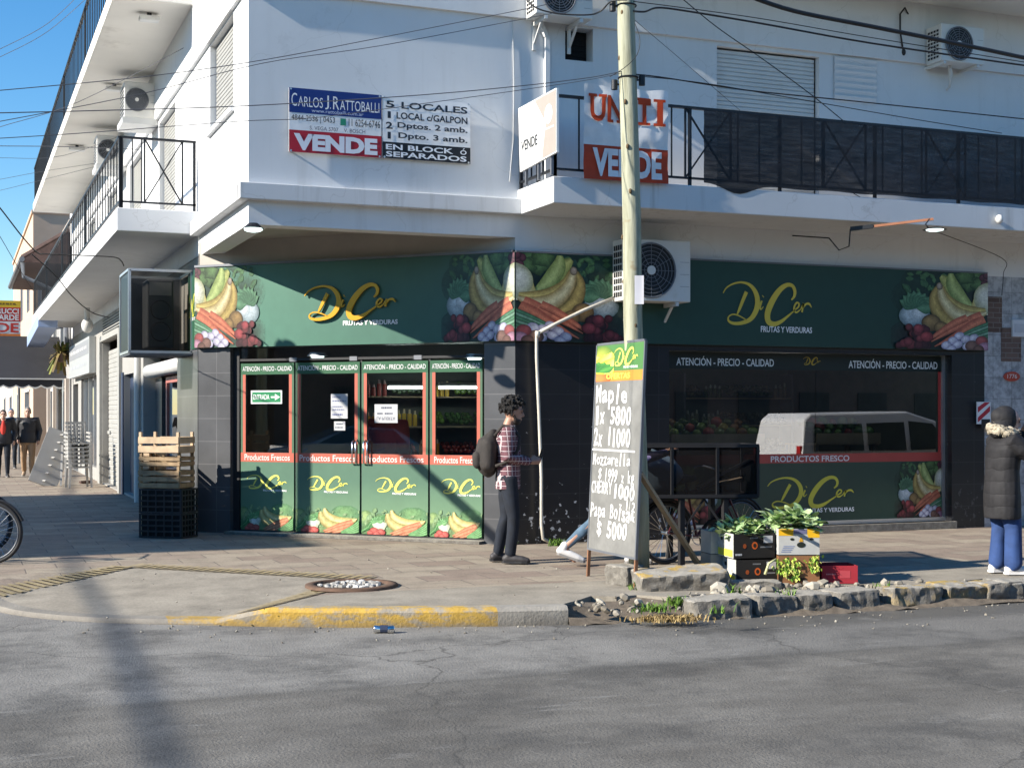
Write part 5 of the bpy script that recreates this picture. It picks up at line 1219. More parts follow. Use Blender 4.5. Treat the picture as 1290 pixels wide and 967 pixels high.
cable('black cable dropping from the sky to a rod beneath the side balcony', [(-20, 240, 15), (0, 262, 15.3), (28, 298, 15.8), (47, 318, 16.2), (60, 320, 16.4), (110, 322, 17), (144, 324, 17.4), (153, 329, 17.6), (156, 335, 17.7)], .011)
cable('black cable drooping in front of the side street shutter', [(40, 320, 16), (70, 347, 16.5), (90, 372, 17.5), (115, 393, 18.2), (138, 400, 19)], .009)
cable('thin cable at the left edge over the yellow sale board', [(-10, 285, 20), (0, 298, 20.3), (20, 332, 21), (42, 366, 22)], .007)
m_ = MB(); P = [onY(1138, 66, 15.66), onY(1134, 40, 15.6), onY(1134, 18, 15.62), onY(1140, 10, 15.6), onY(1144, 18, 15.66)]; m_.tube(P, .012, 6); m_.ell(P[0], .035, .03, .05)
tag(m_.build('wall_cable', M['cable'], smooth=True), 'hooked black cable on the wall left of the stained air conditioner', 'cable')
m_ = MB(); m_.tube([onY(1194, 78, 15.5), onY(1198, 92, 15.5), onY(1196, 110, 15.62), onY(1192, 114, 15.66)], [.02, .028, .018, .012], 8); tag(m_.build('drip_hose', M['whitepaint'], smooth=True), 'short white hose hanging below the stained air conditioner', 'hose')
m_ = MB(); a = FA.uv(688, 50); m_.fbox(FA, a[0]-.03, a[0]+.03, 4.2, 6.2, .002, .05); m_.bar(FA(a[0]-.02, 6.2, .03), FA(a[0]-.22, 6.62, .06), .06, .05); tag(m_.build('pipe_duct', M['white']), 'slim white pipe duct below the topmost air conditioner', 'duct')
m_ = MB(); a = FA.uv(645, 60); m_.tube([FA(a[0], 6.38, .01), FA(a[0]+.02, 5.6, .012), FA(a[0]+.01, 4.9, .012), FA(a[0]-.04, 4.4, .012)], .006, 5); tag(m_.build('wall_cable', M['whitepaint']), 'thin white cable running down the corner wall near the balcony', 'cable')

m_ = MB(); P = [V((-12.62+.054*y, y, 7.0+.0004*(y-12)**2)) for y in range(-14, 56, 5)]; m_.tube(P, .036, 8); tag(m_.build('overhead_cable', M['cable'], smooth=True), 'unseen heavy cable bundle set high over the side street to throw the long soft shadow at left', 'cable')  # added out of view; height and thickness set for a soft ground shadow
# ------------------------------------------------------------------ price board
class BoardF:
    def __call__(s, u, z, d=0.): return V((5.735+.05*z-d, 12.44-u, z))
BF = BoardF(); BW = 1.05; zb0 = .26; zb1 = 2.26
t = thing('price_board', 'tall grey chalk price board with a green printed header leaning on the wooden pole', 'price board', (5.735, 11.9, 0))
m_ = MB(); m_.fbox(BF, .02, BW-.02, zb0+.02, zb1, -.02, .0); m_.build('panel', mat('chalky slate', (.175, .175, .167), .85, var=.14, scale=3, dirt=(.25, .25, .238), dsc=2.5, dth=(.45, .75), spec=.15), t)
m_ = MB()
for a, b in ((0, .02), (BW-.02, BW)): m_.fbox(BF, a, b, zb0, zb1+.005, -.02, .005)
m_.fbox(BF, .02, BW-.02, zb0, zb0+.02, -.021, .006); m_.fbox(BF, .02, BW-.02, zb1-.0, zb1+.02, -.019, .004); m_.build('frame', M['grey_iron'], t)
for u in (.015, BW-.015):
    m_ = MB(); m_.bar(BF(u, 0, -.012), BF(u, zb0, -.012), .025, .03); m_.build('leg', mat('rusty steel', (.22, .11, .06), .8, .2, var=.3, scale=8), t)
m_ = MB(); m_.bar(BF(BW-.1, 1.05, -.05), V((6.75, 11.85, 0.0)), .06, .03); o = m_.build('leg', M['woodg'], t); o['label'] = 'slanting grey timber prop behind the board'
h = MB(); d = .002
Q = lambda a, b, e, f, c, dd=0.: h.face([BF(a*BW, e, d+dd), BF(b*BW, e, d+dd), BF(b*BW, f, d+dd), BF(a*BW, f, d+dd)], 0, c)
Q(.02, .98, 2.0, 2.255, hx('#4f7d45')); Q(.02, .98, 1.905, 2.0, hx('#e08a3a'))
ar = Art(h, BF, d+.001, lambda x, y: (x/100*BW, 2.255-y/100*.26), (2.2, 40, .5, 134))
ar.ell(14, 60, 26, 60, hx('#a9b04a'), hx('#587a38')); ar.ell(8, 130, 26, 34, hx('#e08a4a'), hx('#b55a2a'))
for k in range(9): ar.leaf(20, 108, 66+8*(k % 3), -2.25+k*.17, hx('#d9cf3a'), hx('#f2ea7a'))
for k in range(5): ar.leaf(6, 100, 40, -1.9+k*.35, hx('#2f6a35'), hx('#5a9a48'))
logo(h, BF, .40*BW, 2.02, .88*BW, 2.215, d+.004, hx('#ece86a'), fat=1.3); txt(h, BF, 'OFERTAS', .25*BW, 1.925, .74*BW, 1.98, d+.003, hx('#f2d95a'), bold=.03)
h.build('header', M['print'], t, recalc=False)
M['chalk'] = mat('chalk', (.80, .80, .78), .9, var=.1, scale=25, dirt=(.5, .5, .49), dsc=16, dth=(.55, .75))
k_ = MB(); rc = random.Random(6)
def chalk(s, u0, u1, z0, z1, bold=.008):
    """hand lettering: every character fitted on its own, slightly uneven, thin strokes"""
    n = len(s); w_ = (u1-u0)/n
    for i, ch in enumerate(s):
        if ch == ' ': continue
        lo, hi = (0, 1)
        if ch in 'aceomnruxsz': hi = .66
        if ch in 'pgqy': lo, hi = -.3, .66
        if ch == '1' or ch in 'liItf/': a, b = i+.28, i+.68
        else: a, b = i+.06, i+.90
        j = lambda k: rc.uniform(-k, k); Hh = z1-z0
        txt(k_, BF, ch, (u0+w_*a+j(.004))*1, z0+Hh*(lo+j(.05)), u0+w_*b+j(.006), z0+Hh*(hi+j(.06)), .004, (1, 1, 1), bold=bold, shear=.05+j(.1), rise=j(.012))
chalk('Maple', .04, .74, 1.69, 1.875, .022); chalk('1x 5800', .04, .84, 1.485, 1.665, .022); chalk('2x 11000', .04, .84, 1.28, 1.455, .022)
k_.fbox(BF, .02, .94, 1.235, 1.252, .0, .004)
chalk('Mozzarella', .04, .86, 1.10, 1.215); chalk('$ 1999 x kg', .18, .96, .945, 1.07); chalk('CHERRY', .04, .50, .825, .94); chalk('1000', .52, .98, .79, .93, .02); chalk('x 1/2', .66, .99, .69, .785); chalk('Papa Bolsa', .04, .90, .595, .74); chalk('18k', .86, 1.0, .60, .68); chalk('$ 5000', .20, .86, .41, .57, .02)
k_.build('chalk_writing', M['chalk'], t, recalc=False)

# ------------------------------------------------------------------ rubble, kerb stones
def rock(name, lab, cen, size, rz, seed, mt='stone', group=None, flat=.35, cat='kerb stone', tilt=0., jag=.085):
    """worn concrete lump: a box with chipped edges and a rough skin"""
    bm = bmesh.new(); bmesh.ops.create_cube(bm, size=1); bmesh.ops.subdivide_edges(bm, edges=bm.edges[:], cuts=13, use_grid_fill=True)
    sx, sy, sz_ = size; o_ = V((seed*3.7, seed*1.9, seed*5.1))
    for v in bm.verts:
        p = v.co.copy(); q = V((p.x*2, p.y*2, p.z*2)); m4 = (abs(q.x)**14+abs(q.y)**14+abs(q.z)**14)**(1/14)
        q = q/m4 if m4 else q; l = V((q.x*sx/2, q.y*sy/2, q.z*sz_/2))
        n1 = mn.noise_vector(l*3.1+o_); n2 = mn.noise_vector(l*13+o_); top = 1 if q.z < .9 else flat
        v.co = l+V((n1.x, n1.y, n1.z*.6*top))*jag*min(sx, sz_*2)*.8+n2*.02*top
    me = bpy.data.meshes.new(name); bm.to_mesh(me); bm.free(); me.materials.append(M[mt])
    o = bpy.data.objects.new(name, me); COL.objects.link(o); o.location = cen; o.rotation_euler = (tilt, rad(random.Random(seed).uniform(-3, 3)), rz); return tag(o, lab, cat, group)
KG = 'broken kerb stones along the road edge'
def kst(x0, x1, ytop, ybot, lab, seed, mt='stone', dep=.32):
    a = onG(x0, ybot, -.15); b = onG(x1, ybot, -.15); y = 10.33; a = onY(x0, 560, y); b = onY(x1, 560, y); L = b.x-a.x
    rock('kerb_stone', lab, ((a.x+b.x)/2, y+dep/2, -.072), (L*.99, dep, .185), rad(random.Random(seed).uniform(-5, 5)), seed, mt, KG, tilt=rad(random.Random(seed+9).uniform(-4, 4)))
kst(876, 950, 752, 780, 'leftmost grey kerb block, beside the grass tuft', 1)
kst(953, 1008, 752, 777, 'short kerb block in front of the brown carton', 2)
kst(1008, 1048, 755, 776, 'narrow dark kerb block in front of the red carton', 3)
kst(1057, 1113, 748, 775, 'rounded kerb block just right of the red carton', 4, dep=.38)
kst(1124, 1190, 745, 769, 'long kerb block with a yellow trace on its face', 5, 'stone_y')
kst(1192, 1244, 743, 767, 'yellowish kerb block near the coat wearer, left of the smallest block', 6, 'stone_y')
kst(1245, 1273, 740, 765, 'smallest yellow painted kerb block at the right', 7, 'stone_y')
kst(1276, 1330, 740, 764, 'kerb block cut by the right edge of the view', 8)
for k in range(6): rock('kerb_stone', 'kerb block further along the road beyond the coat wearer', (9.4+k*.8, 10.5, -.072), (.72, .32, .185), 0, 20+k, 'stone', KG)
c = onG(862, 744, 0); rock('kerb_chunk', 'large uprooted kerb chunk with yellow paint lying by the black cartons', (6.13, 11.24, .082), (.84, .38, .185), rad(-14), 31, 'stone_t', cat='concrete chunk', tilt=rad(7))
rock('stone_block', 'pale squarish stone under the foot of the price board', (5.80, 11.72, .085), (.26, .30, .19), rad(20), 33, cat='stone')
rock('stone_block', 'small upright stone wedged between the pole and the uprooted chunk', (5.90, 11.35, .07), (.14, .12, .18), rad(40), 34, cat='stone')
rock('stone_block', 'flat broken slab lying below the lower black carton', (6.75, 11.02, .02), (.50, .24, .10), rad(-20), 35, cat='stone')
rr = random.Random(12); rb = MB()
def pebble(mb, c, s, r): 
    n = r.randint(5, 7); 
    mb.ell(c, s*r.uniform(.7, 1.3), s*r.uniform(.6, 1.1), s*r.uniform(.4, .7), n, 4, 0, mixc((.16, .14, .11), (.40, .37, .31), r.random()), Matrix.Rotation(r.random()*6, 3, V((r.random(), r.random(), 1)).normalized()))
for _ in range(105):
    x = 4.85+4.2*rr.random()**1.7; y = 10.42+rr.uniform(-.06, .42); pebble(rb, V((x, y, -.05+.06*(y-10.4)/.4)), rr.choice((.010, .014, .02, .03, .05)), rr)
for _ in range(46): x = rr.uniform(6.2, 7.6); y = rr.uniform(10.72, 10.98); pebble(rb, V((x, y, .006)), rr.choice((.015, .03, .05, .08)), rr)
for _ in range(140):
    p_ = KS[rr.randrange(60, len(KS)-40)] if False else V((rr.uniform(.8, 10), 0, 0)); q_ = min(KS, key=lambda k: abs(k.x-p_.x) if k.y < 13 else 99); pebble(rb, V((p_.x, q_.y-rr.random()**2*.9-.03, -.146)), rr.choice((.006, .009, .014)), rr)
for _ in range(60): pebble(rb, V((rr.uniform(1, 9), rr.uniform(11, 15), .003)), rr.choice((.005, .008, .012)), rr)
tag(rb.build('rubble', M['matt']), kind='stuff')
gr = MB()
def tuft(cx, cy, z, n, h, cols, spread, rr):
    for _ in range(n):
        a = rr.random()*6.283; q = V((cx+rr.gauss(0, spread), cy+rr.gauss(0, spread*.6), z)); l = h*rr.uniform(.5, 1.2); d_ = V((math.cos(a), math.sin(a), 0)); s = V((-d_.y, d_.x, 0))*.006
        p1 = q+d_*l*.25+V((0, 0, l*.6)); p2 = q+d_*l*.7+V((0, 0, l*.85)); c = hx(rr.choice(cols)); gr.face([q-s, q+s, p1+s*.8, p1-s*.8], 0, c); gr.face([p1-s*.8, p1+s*.8, p2], 0, c)
GC = ['#5a7a2c', '#6d8f38', '#48662a']; DC = ['#a08a5c', '#8a754a', '#b59e6e', '#6d5a3a']
for x in (818, 832): p = onG(x, 768, -.05); tuft(p.x, p.y, -.06, 70, .07, GC, .07, rr)
p = onG(854, 762, -.05); tuft(p.x, p.y, -.05, 90, .09, GC, .05, rr)
for x in (820, 838, 855, 866): p = onG(x, 780, -.1); tuft(p.x, p.y, -.11, 110, .055, DC, .11, rr)
for x, y, n in ((925, 748, 30), (700, 687, 60), (706, 686, 40), (906, 772, 16), (803, 742, 24), (990, 750, 16), (1110, 740, 10), (640, 690, 8)): p = onG(x, y, 0); tuft(p.x, p.y, 0, n, .09, GC, .05, rr)
tag(gr.build('grass', M['matt'], recalc=False), kind='stuff')
# broken cover on the pavement
cc = onG(443, 738, 0); t = thing('manhole_ring', 'rusty round manhole rim filled with white rubble on the pavement', 'manhole', (cc.x, cc.y, gz(cc.x, cc.y)))
m_ = MB(); R_ = .40; n = 40; zz = gz(cc.x, cc.y)+.006
pr = [(R_+.03, .0), (R_+.025, .022), (R_-.05, .028), (R_-.07, .0)]
for k in range(n):
    a, b = 6.2832*k/n, 6.2832*(k+1)/n
    for (r0, z0), (r1, z1) in zip(pr, pr[1:]): m_.face([(cc.x+r0*math.cos(a), cc.y+r0*math.sin(a), zz+z0), (cc.x+r0*math.cos(b), cc.y+r0*math.sin(b), zz+z0), (cc.x+r1*math.cos(b), cc.y+r1*math.sin(b), zz+z1), (cc.x+r1*math.cos(a), cc.y+r1*math.sin(a), zz+z1)])
m_.build('rim', mat('rusty iron', (.12, .07, .045), .85, .1, var=.3, scale=9, dirt=(.09, .06, .045), dsc=6), t, recalc='weld', smooth=True)
m_ = MB(); m_.face([(cc.x+(R_-.06)*math.cos(6.2832*k/n), cc.y+(R_-.06)*math.sin(6.2832*k/n), zz+.004) for k in range(n)]); m_.build('pit', M['dirt'], t)
m_ = MB()
for _ in range(70): a = rr.random()*6.283; r_ = (R_-.10)*math.sqrt(rr.random()); s = rr.uniform(.02, .05); m_.ell((cc.x+r_*math.cos(a), cc.y+r_*math.sin(a), zz+.01), s, s*.8, s*.5, 6, 4, 0, mixc((.22, .21, .19), (.56, .55, .52), rr.random()), Matrix.Rotation(rr.random()*3, 3, 'Z'))
tag(m_.build('rubble_fill', M['matt'], t), kind='stuff')
p = onG(484, 797, -.15); t = thing('drink_can', 'crushed silver drink can lying in the road by the yellow kerb', 'can', (p.x, p.y, -.15))
m_ = MB(); m_.tube([p+RV*x+V((0, 0, z)) for x, z in ((-.085, .033), (-.075, .033), (-.02, .031), (.02, .029), (.075, .033), (.085, .033))], [.024, .032, .027, .029, .032, .024], 12); m_.build('body', M['steel'], t, smooth=True)
m_ = MB(); m_.tube([p+RV*x+V((0, 0, .032)) for x in (-.03, .03)], .0325, 12, cap=False); m_.build('label_band', M['navy'], t)

# ------------------------------------------------------------------ crates and cartons
def carton(name, lab, F, W, D, Hh, base, faces, label_paint=None, cat='carton', open_top=True, group=None):
    """open cardboard box in frame: local x along the front, y back; faces = colours (front, right, back, left)"""
    o, rz = base; t = thing(name, lab, cat, o, rz, group); m_ = MB(); Mx = WM[t.name]; th = .008
    L = lambda x, y, z: Mx @ V((x, y, z))
    fr_, ri, ba, le = faces
    for (x0, y0, x1, y1), c in (((0, 0, W, th), fr_), ((W-th, th, W, D-th), ri), ((0, D-th, W, D), ba), ((0, th, th, D-th), le)):
        v = [L(*q) for z in (0.0, Hh) for q in ((x0, y0, z), (x1, y0, z), (x1, y1, z), (x0, y1, z))]; m_.add(v, [(3,2,1,0),(4,5,6,7),(0,1,5,4),(1,2,6,5),(2,3,7,6),(3,0,4,7)], 0, c)
    m_.add([L(th, th, .01), L(W-th, th, .01), L(W-th, D-th, .01), L(th, D-th, .01)], [(0, 1, 2, 3)], 0, hx('#8a6a45'))
    m_.build('body', M['matt'], t)
    if label_paint:
        p_ = MB(); FF = lambda u, z, d=0.: L(u, -d, z); FL = lambda u, z, d=0.: L(-d, D-u, z); label_paint(p_, FF, FL); p_.build('print', M['matt'], t, recalc=False)
    return t, L
BLK = hx('#23211f'); WH2 = hx('#b4b4b0')
def paint_black(W, D, Hh):
    def f(p, F, G):
        R = lambda a, b, e, g_, c, dd=.002, FF=F, w_=W: p.face([FF(a*w_, e*Hh, dd), FF(b*w_, e*Hh, dd), FF(b*w_, g_*Hh, dd), FF(a*w_, g_*Hh, dd)], 0, c)
        R(.74, .97, .62, .92, hx('#b9b9b9')); R(.03, .2, .12, .2, hx('#8a8a8a'))
        txt(p, F, '~~~', .04*W, .08*Hh, .20*W, .22*Hh, .003, (.6, .6, .6), bold=.04)
        n = 14; p.face([F(W*.52+.03*math.cos(6.283*k/n), Hh*.52+.035*math.sin(6.283*k/n), .002) for k in range(n)], 0, hx('#c25a22'))
        p.face([F(W*.52+.016*math.cos(6.283*k/n), Hh*.52+.02*math.sin(6.283*k/n), .003) for k in range(n)], 0, hx('#2a211c'))
        p.face([F(W*.27+.018*math.cos(6.283*k/n), Hh*.5+.022*math.sin(6.283*k/n), .002) for k in range(n)], 0, hx('#93471f'))
        R(.4, .6, .80, .86, hx('#6a6a6a')); R(.66, .95, .42, .48, hx('#777'+'777'))
        R(.05, .95, .04, .34, hx('#d9d24a'), .002, G, D); txt(p, G, '~~~', .1*D, .42*Hh, .8*D, .62*Hh, .003, (.5, .5, .5)); p.face([G(D*.45+.03*math.cos(6.283*k/12), Hh*.75+.02*math.sin(6.283*k/12), .003) for k in range(12)], 0, (.02, .02, .02))
    return f
rz0 = rad(-11)
bx = V((6.70, 11.22, .0)); W, D, Hh = .40, .52, .225
carton('carton', 'lower of the two black fronted cartons beside the uprooted kerb chunk', None, W, D, Hh, ((bx.x, bx.y, .012), rz0), (BLK, BLK, BLK, WH2), paint_black(W, D, Hh))
cu_, Lc = carton('carton', 'upper black fronted carton full of leafy greens', None, W+.01, D, Hh, ((bx.x-.02, bx.y+.01, .012+Hh+.015), rz0+rad(3)), (BLK, BLK, BLK, WH2), paint_black(W, D, Hh))
def paint_yel(W, D, Hh):
    def f(p, F, G):
        def R(a, b, e, g_, c, FF=F, w_=W): p.face([FF(a*w_, e*Hh, .002), FF(b*w_, e*Hh, .002), FF(b*w_, g_*Hh, .002), FF(a*w_, g_*Hh, .002)], 0, c)
        R(0, .36, .74, 1, hx('#e0ae22')); R(.7, 1, .74, 1, hx('#e0ae22')); R(.72, 1, .66, .74, hx('#e0ae22')); R(.37, .69, .80, .98, hx('#6a6a8a'))
        for x, y, r_ in ((.33, .6, .016), (.80, .6, .016), (.55, .38, .034)): p.face([F(W*x+r_*1.2*math.cos(6.283*k/14), Hh*y+r_*.75*math.sin(6.283*k/14), .003) for k in range(14)], 0, (.015, .02, .015))
        for k in range(4): R(.06+.02*k, .3+.03*k, .10+.07*k, .13+.07*k, hx('#7a86a8'))
        p.face([F(W*x, Hh*y, .003) for x, y in ((.5, .5), (.6, .5), (.57, .68), (.53, .68))], 0, hx('#c9962a'))
    return f
rz1 = rad(-19); b2_ = V((7.08, 11.10, 0))
def paint_brown(W, D, Hh):
    def f(p, F, G):
        n = 12; p.face([F(W*.5+.075*math.cos(6.283*k/n), Hh*.17+.018*math.sin(6.283*k/n), .003) for k in range(n)], 0, hx('#3a2a22'))
        for x, y in ((.15, .55), (.78, .5)): p.face([F(W*x+.012*math.cos(6.283*k/n), Hh*y+.012*math.sin(6.283*k/n), .003) for k in range(n)], 0, hx('#2a1c14'))
    return f
carton('carton', 'brown cardboard carton with wilted leaves hanging over its front', None, .385, .42, .265, ((b2_.x, b2_.y, .01), rz1), (hx('#8a6242'), hx('#7a5638'), hx('#7a5638'), hx('#7a5638')), paint_brown(.385, .42, .265))
carton('carton', 'white and yellow fruit carton stacked on the brown carton', None, .385, .42, .24, ((b2_.x, b2_.y, .285), rz1), (WH2, WH2, WH2, WH2), paint_yel(.385, .42, .24))
carton('carton', 'low red carton standing at the right end of the cartons', None, .34, .30, .165, ((7.50, 11.02, .008), rad(-19)), (hx('#a8323c'), hx('#9a2a34'), hx('#9a2a34'), hx('#a8323c')),
       lambda p, F, G: (txt(p, F, '~~~', .04, .075, .13, .10, .003, hx('#d98a8a')), p.face([F(.17, .05, .002), F(.27, .05, .002), F(.27, .12, .002), F(.17, .12, .002)], 0, hx('#bb4a52'))))
carton('carton', 'pale grey carton half hidden behind the black fronted cartons', None, .3, .3, .21, ((6.66, 11.62, .26), rz0), (hx('#aaa9a4'),)*4)
carton('carton', 'grey carton on the ground under the half hidden pale one', None, .3, .3, .245, ((6.66, 11.62, .008), rz0), (hx('#8f8d88'),)*4)
M['leaf'] = mat_v('leaf green', .6, .3, .18, 14)
def greens(lab, cen, rx, ry, h, n, seed, size=.11, droop=0.):
    r = random.Random(seed); m_ = MB()
    for _ in range(n):
        a = r.random()*6.283; q = math.sqrt(r.random()); b = V(cen)+V((rx*q*math.cos(a), ry*q*math.sin(a), 0)); az = r.random()*6.283; el = r.uniform(.3, 1.35); L_ = size*r.uniform(.7, 1.4)*2
        d_ = V((math.cos(az)*math.cos(el), math.sin(az)*math.cos(el), math.sin(el))); s = V((-math.sin(az), math.cos(az), 0)); nrm = d_.cross(s)
        c = hx(r.choice(['#7f9c62', '#8fae6c', '#6c8c55', '#a3bb80', '#b9cc98', '#5f8450', '#97b07a'])); b = b+V((0, 0, r.uniform(-.02, h*(1-q*.6))))
        st = mixc(c, (.55, .6, .38), .6); P = []
        for k in range(6):
            f = k/5; w_ = size*.52*math.sin(min(1, max(0, (f-.22)/.78))*2.9+.05)*(1 if f > .2 else .12)+.004; bend = nrm*(-.5*f*f*L_*r.uniform(.5, 1)*(1 if nrm.z > 0 else -1)); p = b+d_*L_*f*.8+bend
            wob = s*w_*(1+.25*r.uniform(-1, 1)); P.append((p-wob+nrm*w_*.3*r.uniform(.2, 1), p, p+wob+nrm*w_*.3*r.uniform(.2, 1)))
        for k in range(5):
            A_, B_ = P[k], P[k+1]; cc_ = st if k == 0 else c
            m_.face([A_[0], B_[0], B_[1], A_[1]], 0, [cc_, c, mixc(c, st, .35), st]); m_.face([A_[1], B_[1], B_[2], A_[2]], 0, [st, mixc(c, st, .35), c, cc_])
    return tag(m_.build('leafy_greens', M['leaf'], recalc=False, smooth=True), lab, 'vegetables')
tp = Lc(.2, .26, Hh); greens('heap of small leaved greens spilling from the upper black carton', (tp.x, tp.y, tp.z-.03), .24, .24, .13, 170, 1, .062)
tp = V((7.08, 11.10, .525))+Matrix.Rotation(rz1, 3, 'Z') @ V((.19, .2, 0)); greens('heap of broad leaved greens in the white and yellow carton', (tp.x-.01, tp.y, tp.z-.02), .23, .22, .15, 130, 2, .085)
m_ = MB(); r = random.Random(5)
def wilt(F_, u, z, n, sp):
    for _ in range(n):
        a, b = u+r.gauss(0, sp), z-r.random()*.16; w_ = r.uniform(.007, .019); c = hx(r.choice(['#8fae3f', '#a9bd4a', '#6f9a3a', '#c2c46a'])); P = [F_(a, b), F_(a+w_, b-w_*.9), F_(a+r.uniform(-.01, .02), b-w_*2.6), F_(a-w_, b-w_)]
        m_.face(P, 0, c)
Mb = Matrix.Translation(V((b2_.x, b2_.y, 0))) @ Matrix.Rotation(rz1, 4, 'Z')
FB_ = lambda u, z: Mb @ V((u, -.012-r.random()*.03, z))
wilt(FB_, .08, .27, 60, .035); wilt(FB_, .14, .22, 26, .03); wilt(FB_, .20, .26, 12, .05); wilt(FB_, .33, .29, 44, .03); wilt(FB_, -.02, .26, 10, .02); wilt(FB_, -.16, .05, 8, .02)
tag(m_.build('wilted_leaves', M['leaf'], recalc=False), 'yellow green wilted leaves hanging over the brown carton', 'leaves')
m_ = MB(); p = Mb @ V((-.03, -.03, .25)); q = Mb @ V((-.14, -.06, .11)); m_.tube([p, (p+q)/2+V((-.02, 0, .03)), q], [.008, .011, .013], 6); tag(m_.build('leaf_stalk', mat('pale stalk', (.55, .55, .28), .6), smooth=True), 'pale broken stalk leaning on the lower black carton', 'stalk')

# crates by the corner pillar
def wood_crate(lab, o, rz, W, D, Hh, mt, nsl=3, group=None):
    t = thing('wooden_crate', lab, 'crate', o, rz, group); L = WM[t.name]; P = lambda x, y, z: L @ V((x, y, z))
    for x in (0, W-.035):
        for y in (0, D-.035):
            m_ = MB(); m_.add([P(*q) for z in (0, Hh+.02) for q in ((x, y, z), (x+.035, y, z), (x+.035, y+.035, z), (x, y+.035, z))], [(3,2,1,0),(4,5,6,7),(0,1,5,4),(1,2,6,5),(2,3,7,6),(3,0,4,7)]); m_.build('corner_post', M[mt], t)
    m_ = MB(); h = (Hh-.02)/nsl
    for k in range(nsl):
        z0, z1 = .01+k*h, .01+k*h+h*.72
        for (x0, y0, x1, y1) in ((-.001, -.012, W+.001, -.001), (-.001, D+.001, W+.001, D+.012), (-.012, 0, -.001, D), (W+.001, 0, W+.012, D)):
            m_.add([P(*q) for z in (z0, z1) for q in ((x0, y0, z), (x1, y0, z), (x1, y1, z), (x0, y1, z))], [(3,2,1,0),(4,5,6,7),(0,1,5,4),(1,2,6,5),(2,3,7,6),(3,0,4,7)])
    m_.build('slat_sides', M[mt], t)
    m_ = MB(); m_.add([P(*q) for z in (.0, .01) for q in ((.0, .0, z), (W, .0, z), (W, D, z), (.0, D, z))], [(3,2,1,0),(4,5,6,7),(0,1,5,4),(1,2,6,5),(2,3,7,6),(3,0,4,7)]); m_.build('bottom', M[mt], t); return t
def plastic_crate(lab, o, rz, W, D, Hh):
    t = thing('plastic_crate', lab, 'crate', o, rz); L = WM[t.name]; P = lambda x, y, z: L @ V((x, y, z))
    def bx_(m_, a, b): m_.add([P(*q) for z in (a[2], b[2]) for q in ((a[0], a[1], z), (b[0], a[1], z), (b[0], b[1], z), (a[0], b[1], z))], [(3,2,1,0),(4,5,6,7),(0,1,5,4),(1,2,6,5),(2,3,7,6),(3,0,4,7)])
    m_ = MB(); bx_(m_, (0, 0, 0), (W, D, .015)); bx_(m_, (.02, .02, .016), (W-.02, D-.02, Hh-.02)); m_.build('inner_shell', M['darkgap'], t)
    m_ = MB()
    for (x0, x1, y0, y1) in ((0, W, -.012, .004), (0, W, D-.004, D+.012)):
        for k in range(5): z = .0+k*(Hh-.02)/4; bx_(m_, (x0, y0, z), (x1, y1, z+.02 if k < 4 else Hh))
        for k in range(6): x = k*(W-.02)/5; bx_(m_, (x, y0+.001, .01), (x+.02, y1-.001, Hh-.002))
    for x0 in (-.012, W-.004):
        for k in range(5): z = .0+k*(Hh-.02)/4; bx_(m_, (x0, .0, z+.001), (x0+.016, D, z+.019))
        for k in range(6): y = k*(D-.02)/5; bx_(m_, (x0+.001, y, .01), (x0+.015, y+.02, Hh-.002))
    m_.build('ribbed_sides', mat('black crate plastic', (.03, .03, .032), .4, var=.15) if 'crp' not in M else M['crp'], t); return t
M['crp'] = mat('black crate plastic', (.03, .03, .032), .4, var=.15)
cb = V((2.13, 18.40, 0)); rzc = rad(-38)
pc = lambda dx, dy: (cb+Matrix.Rotation(rzc, 3, 'Z') @ V((dx, dy, 0)))
q = pc(.05, .0); plastic_crate('lower black plastic crate on the pavement by the corner pillar', (q.x, q.y, .005), rzc, .60, .40, .31)
plastic_crate('upper black plastic crate stacked under the wooden crates', (q.x, q.y, .32), rzc, .60, .40, .31)
q = pc(.02, .03)
wood_crate('dark wooden crate resting directly on the black plastic crates', (q.x, q.y, .635), rzc, .58, .38, .26, 'wood')
wood_crate('weathered wooden crate in the middle of the stack of three', (q.x+.01, q.y, .915), rzc+.03, .57, .38, .0+.15, 'wood', 2)
wood_crate('pale fresh wooden crate on the very top of the stack', (q.x, q.y, 1.085), rzc-.02, .58, .38, .25, 'wood_p', 2)
q = pc(-.13, .34)
for k, lab in enumerate(('bottom upright crate of the thin column behind the stack', 'second upright crate of the thin column behind the stack', 'third upright crate of the thin column behind the stack', 'topmost upright crate of the thin column behind the stack')):
    wood_crate(lab, (q.x, q.y, .005+k*.285), rzc, .12, .40, .27, 'wood_p' if k > 1 else 'wood', 3, 'thin column of crates by the pillar')
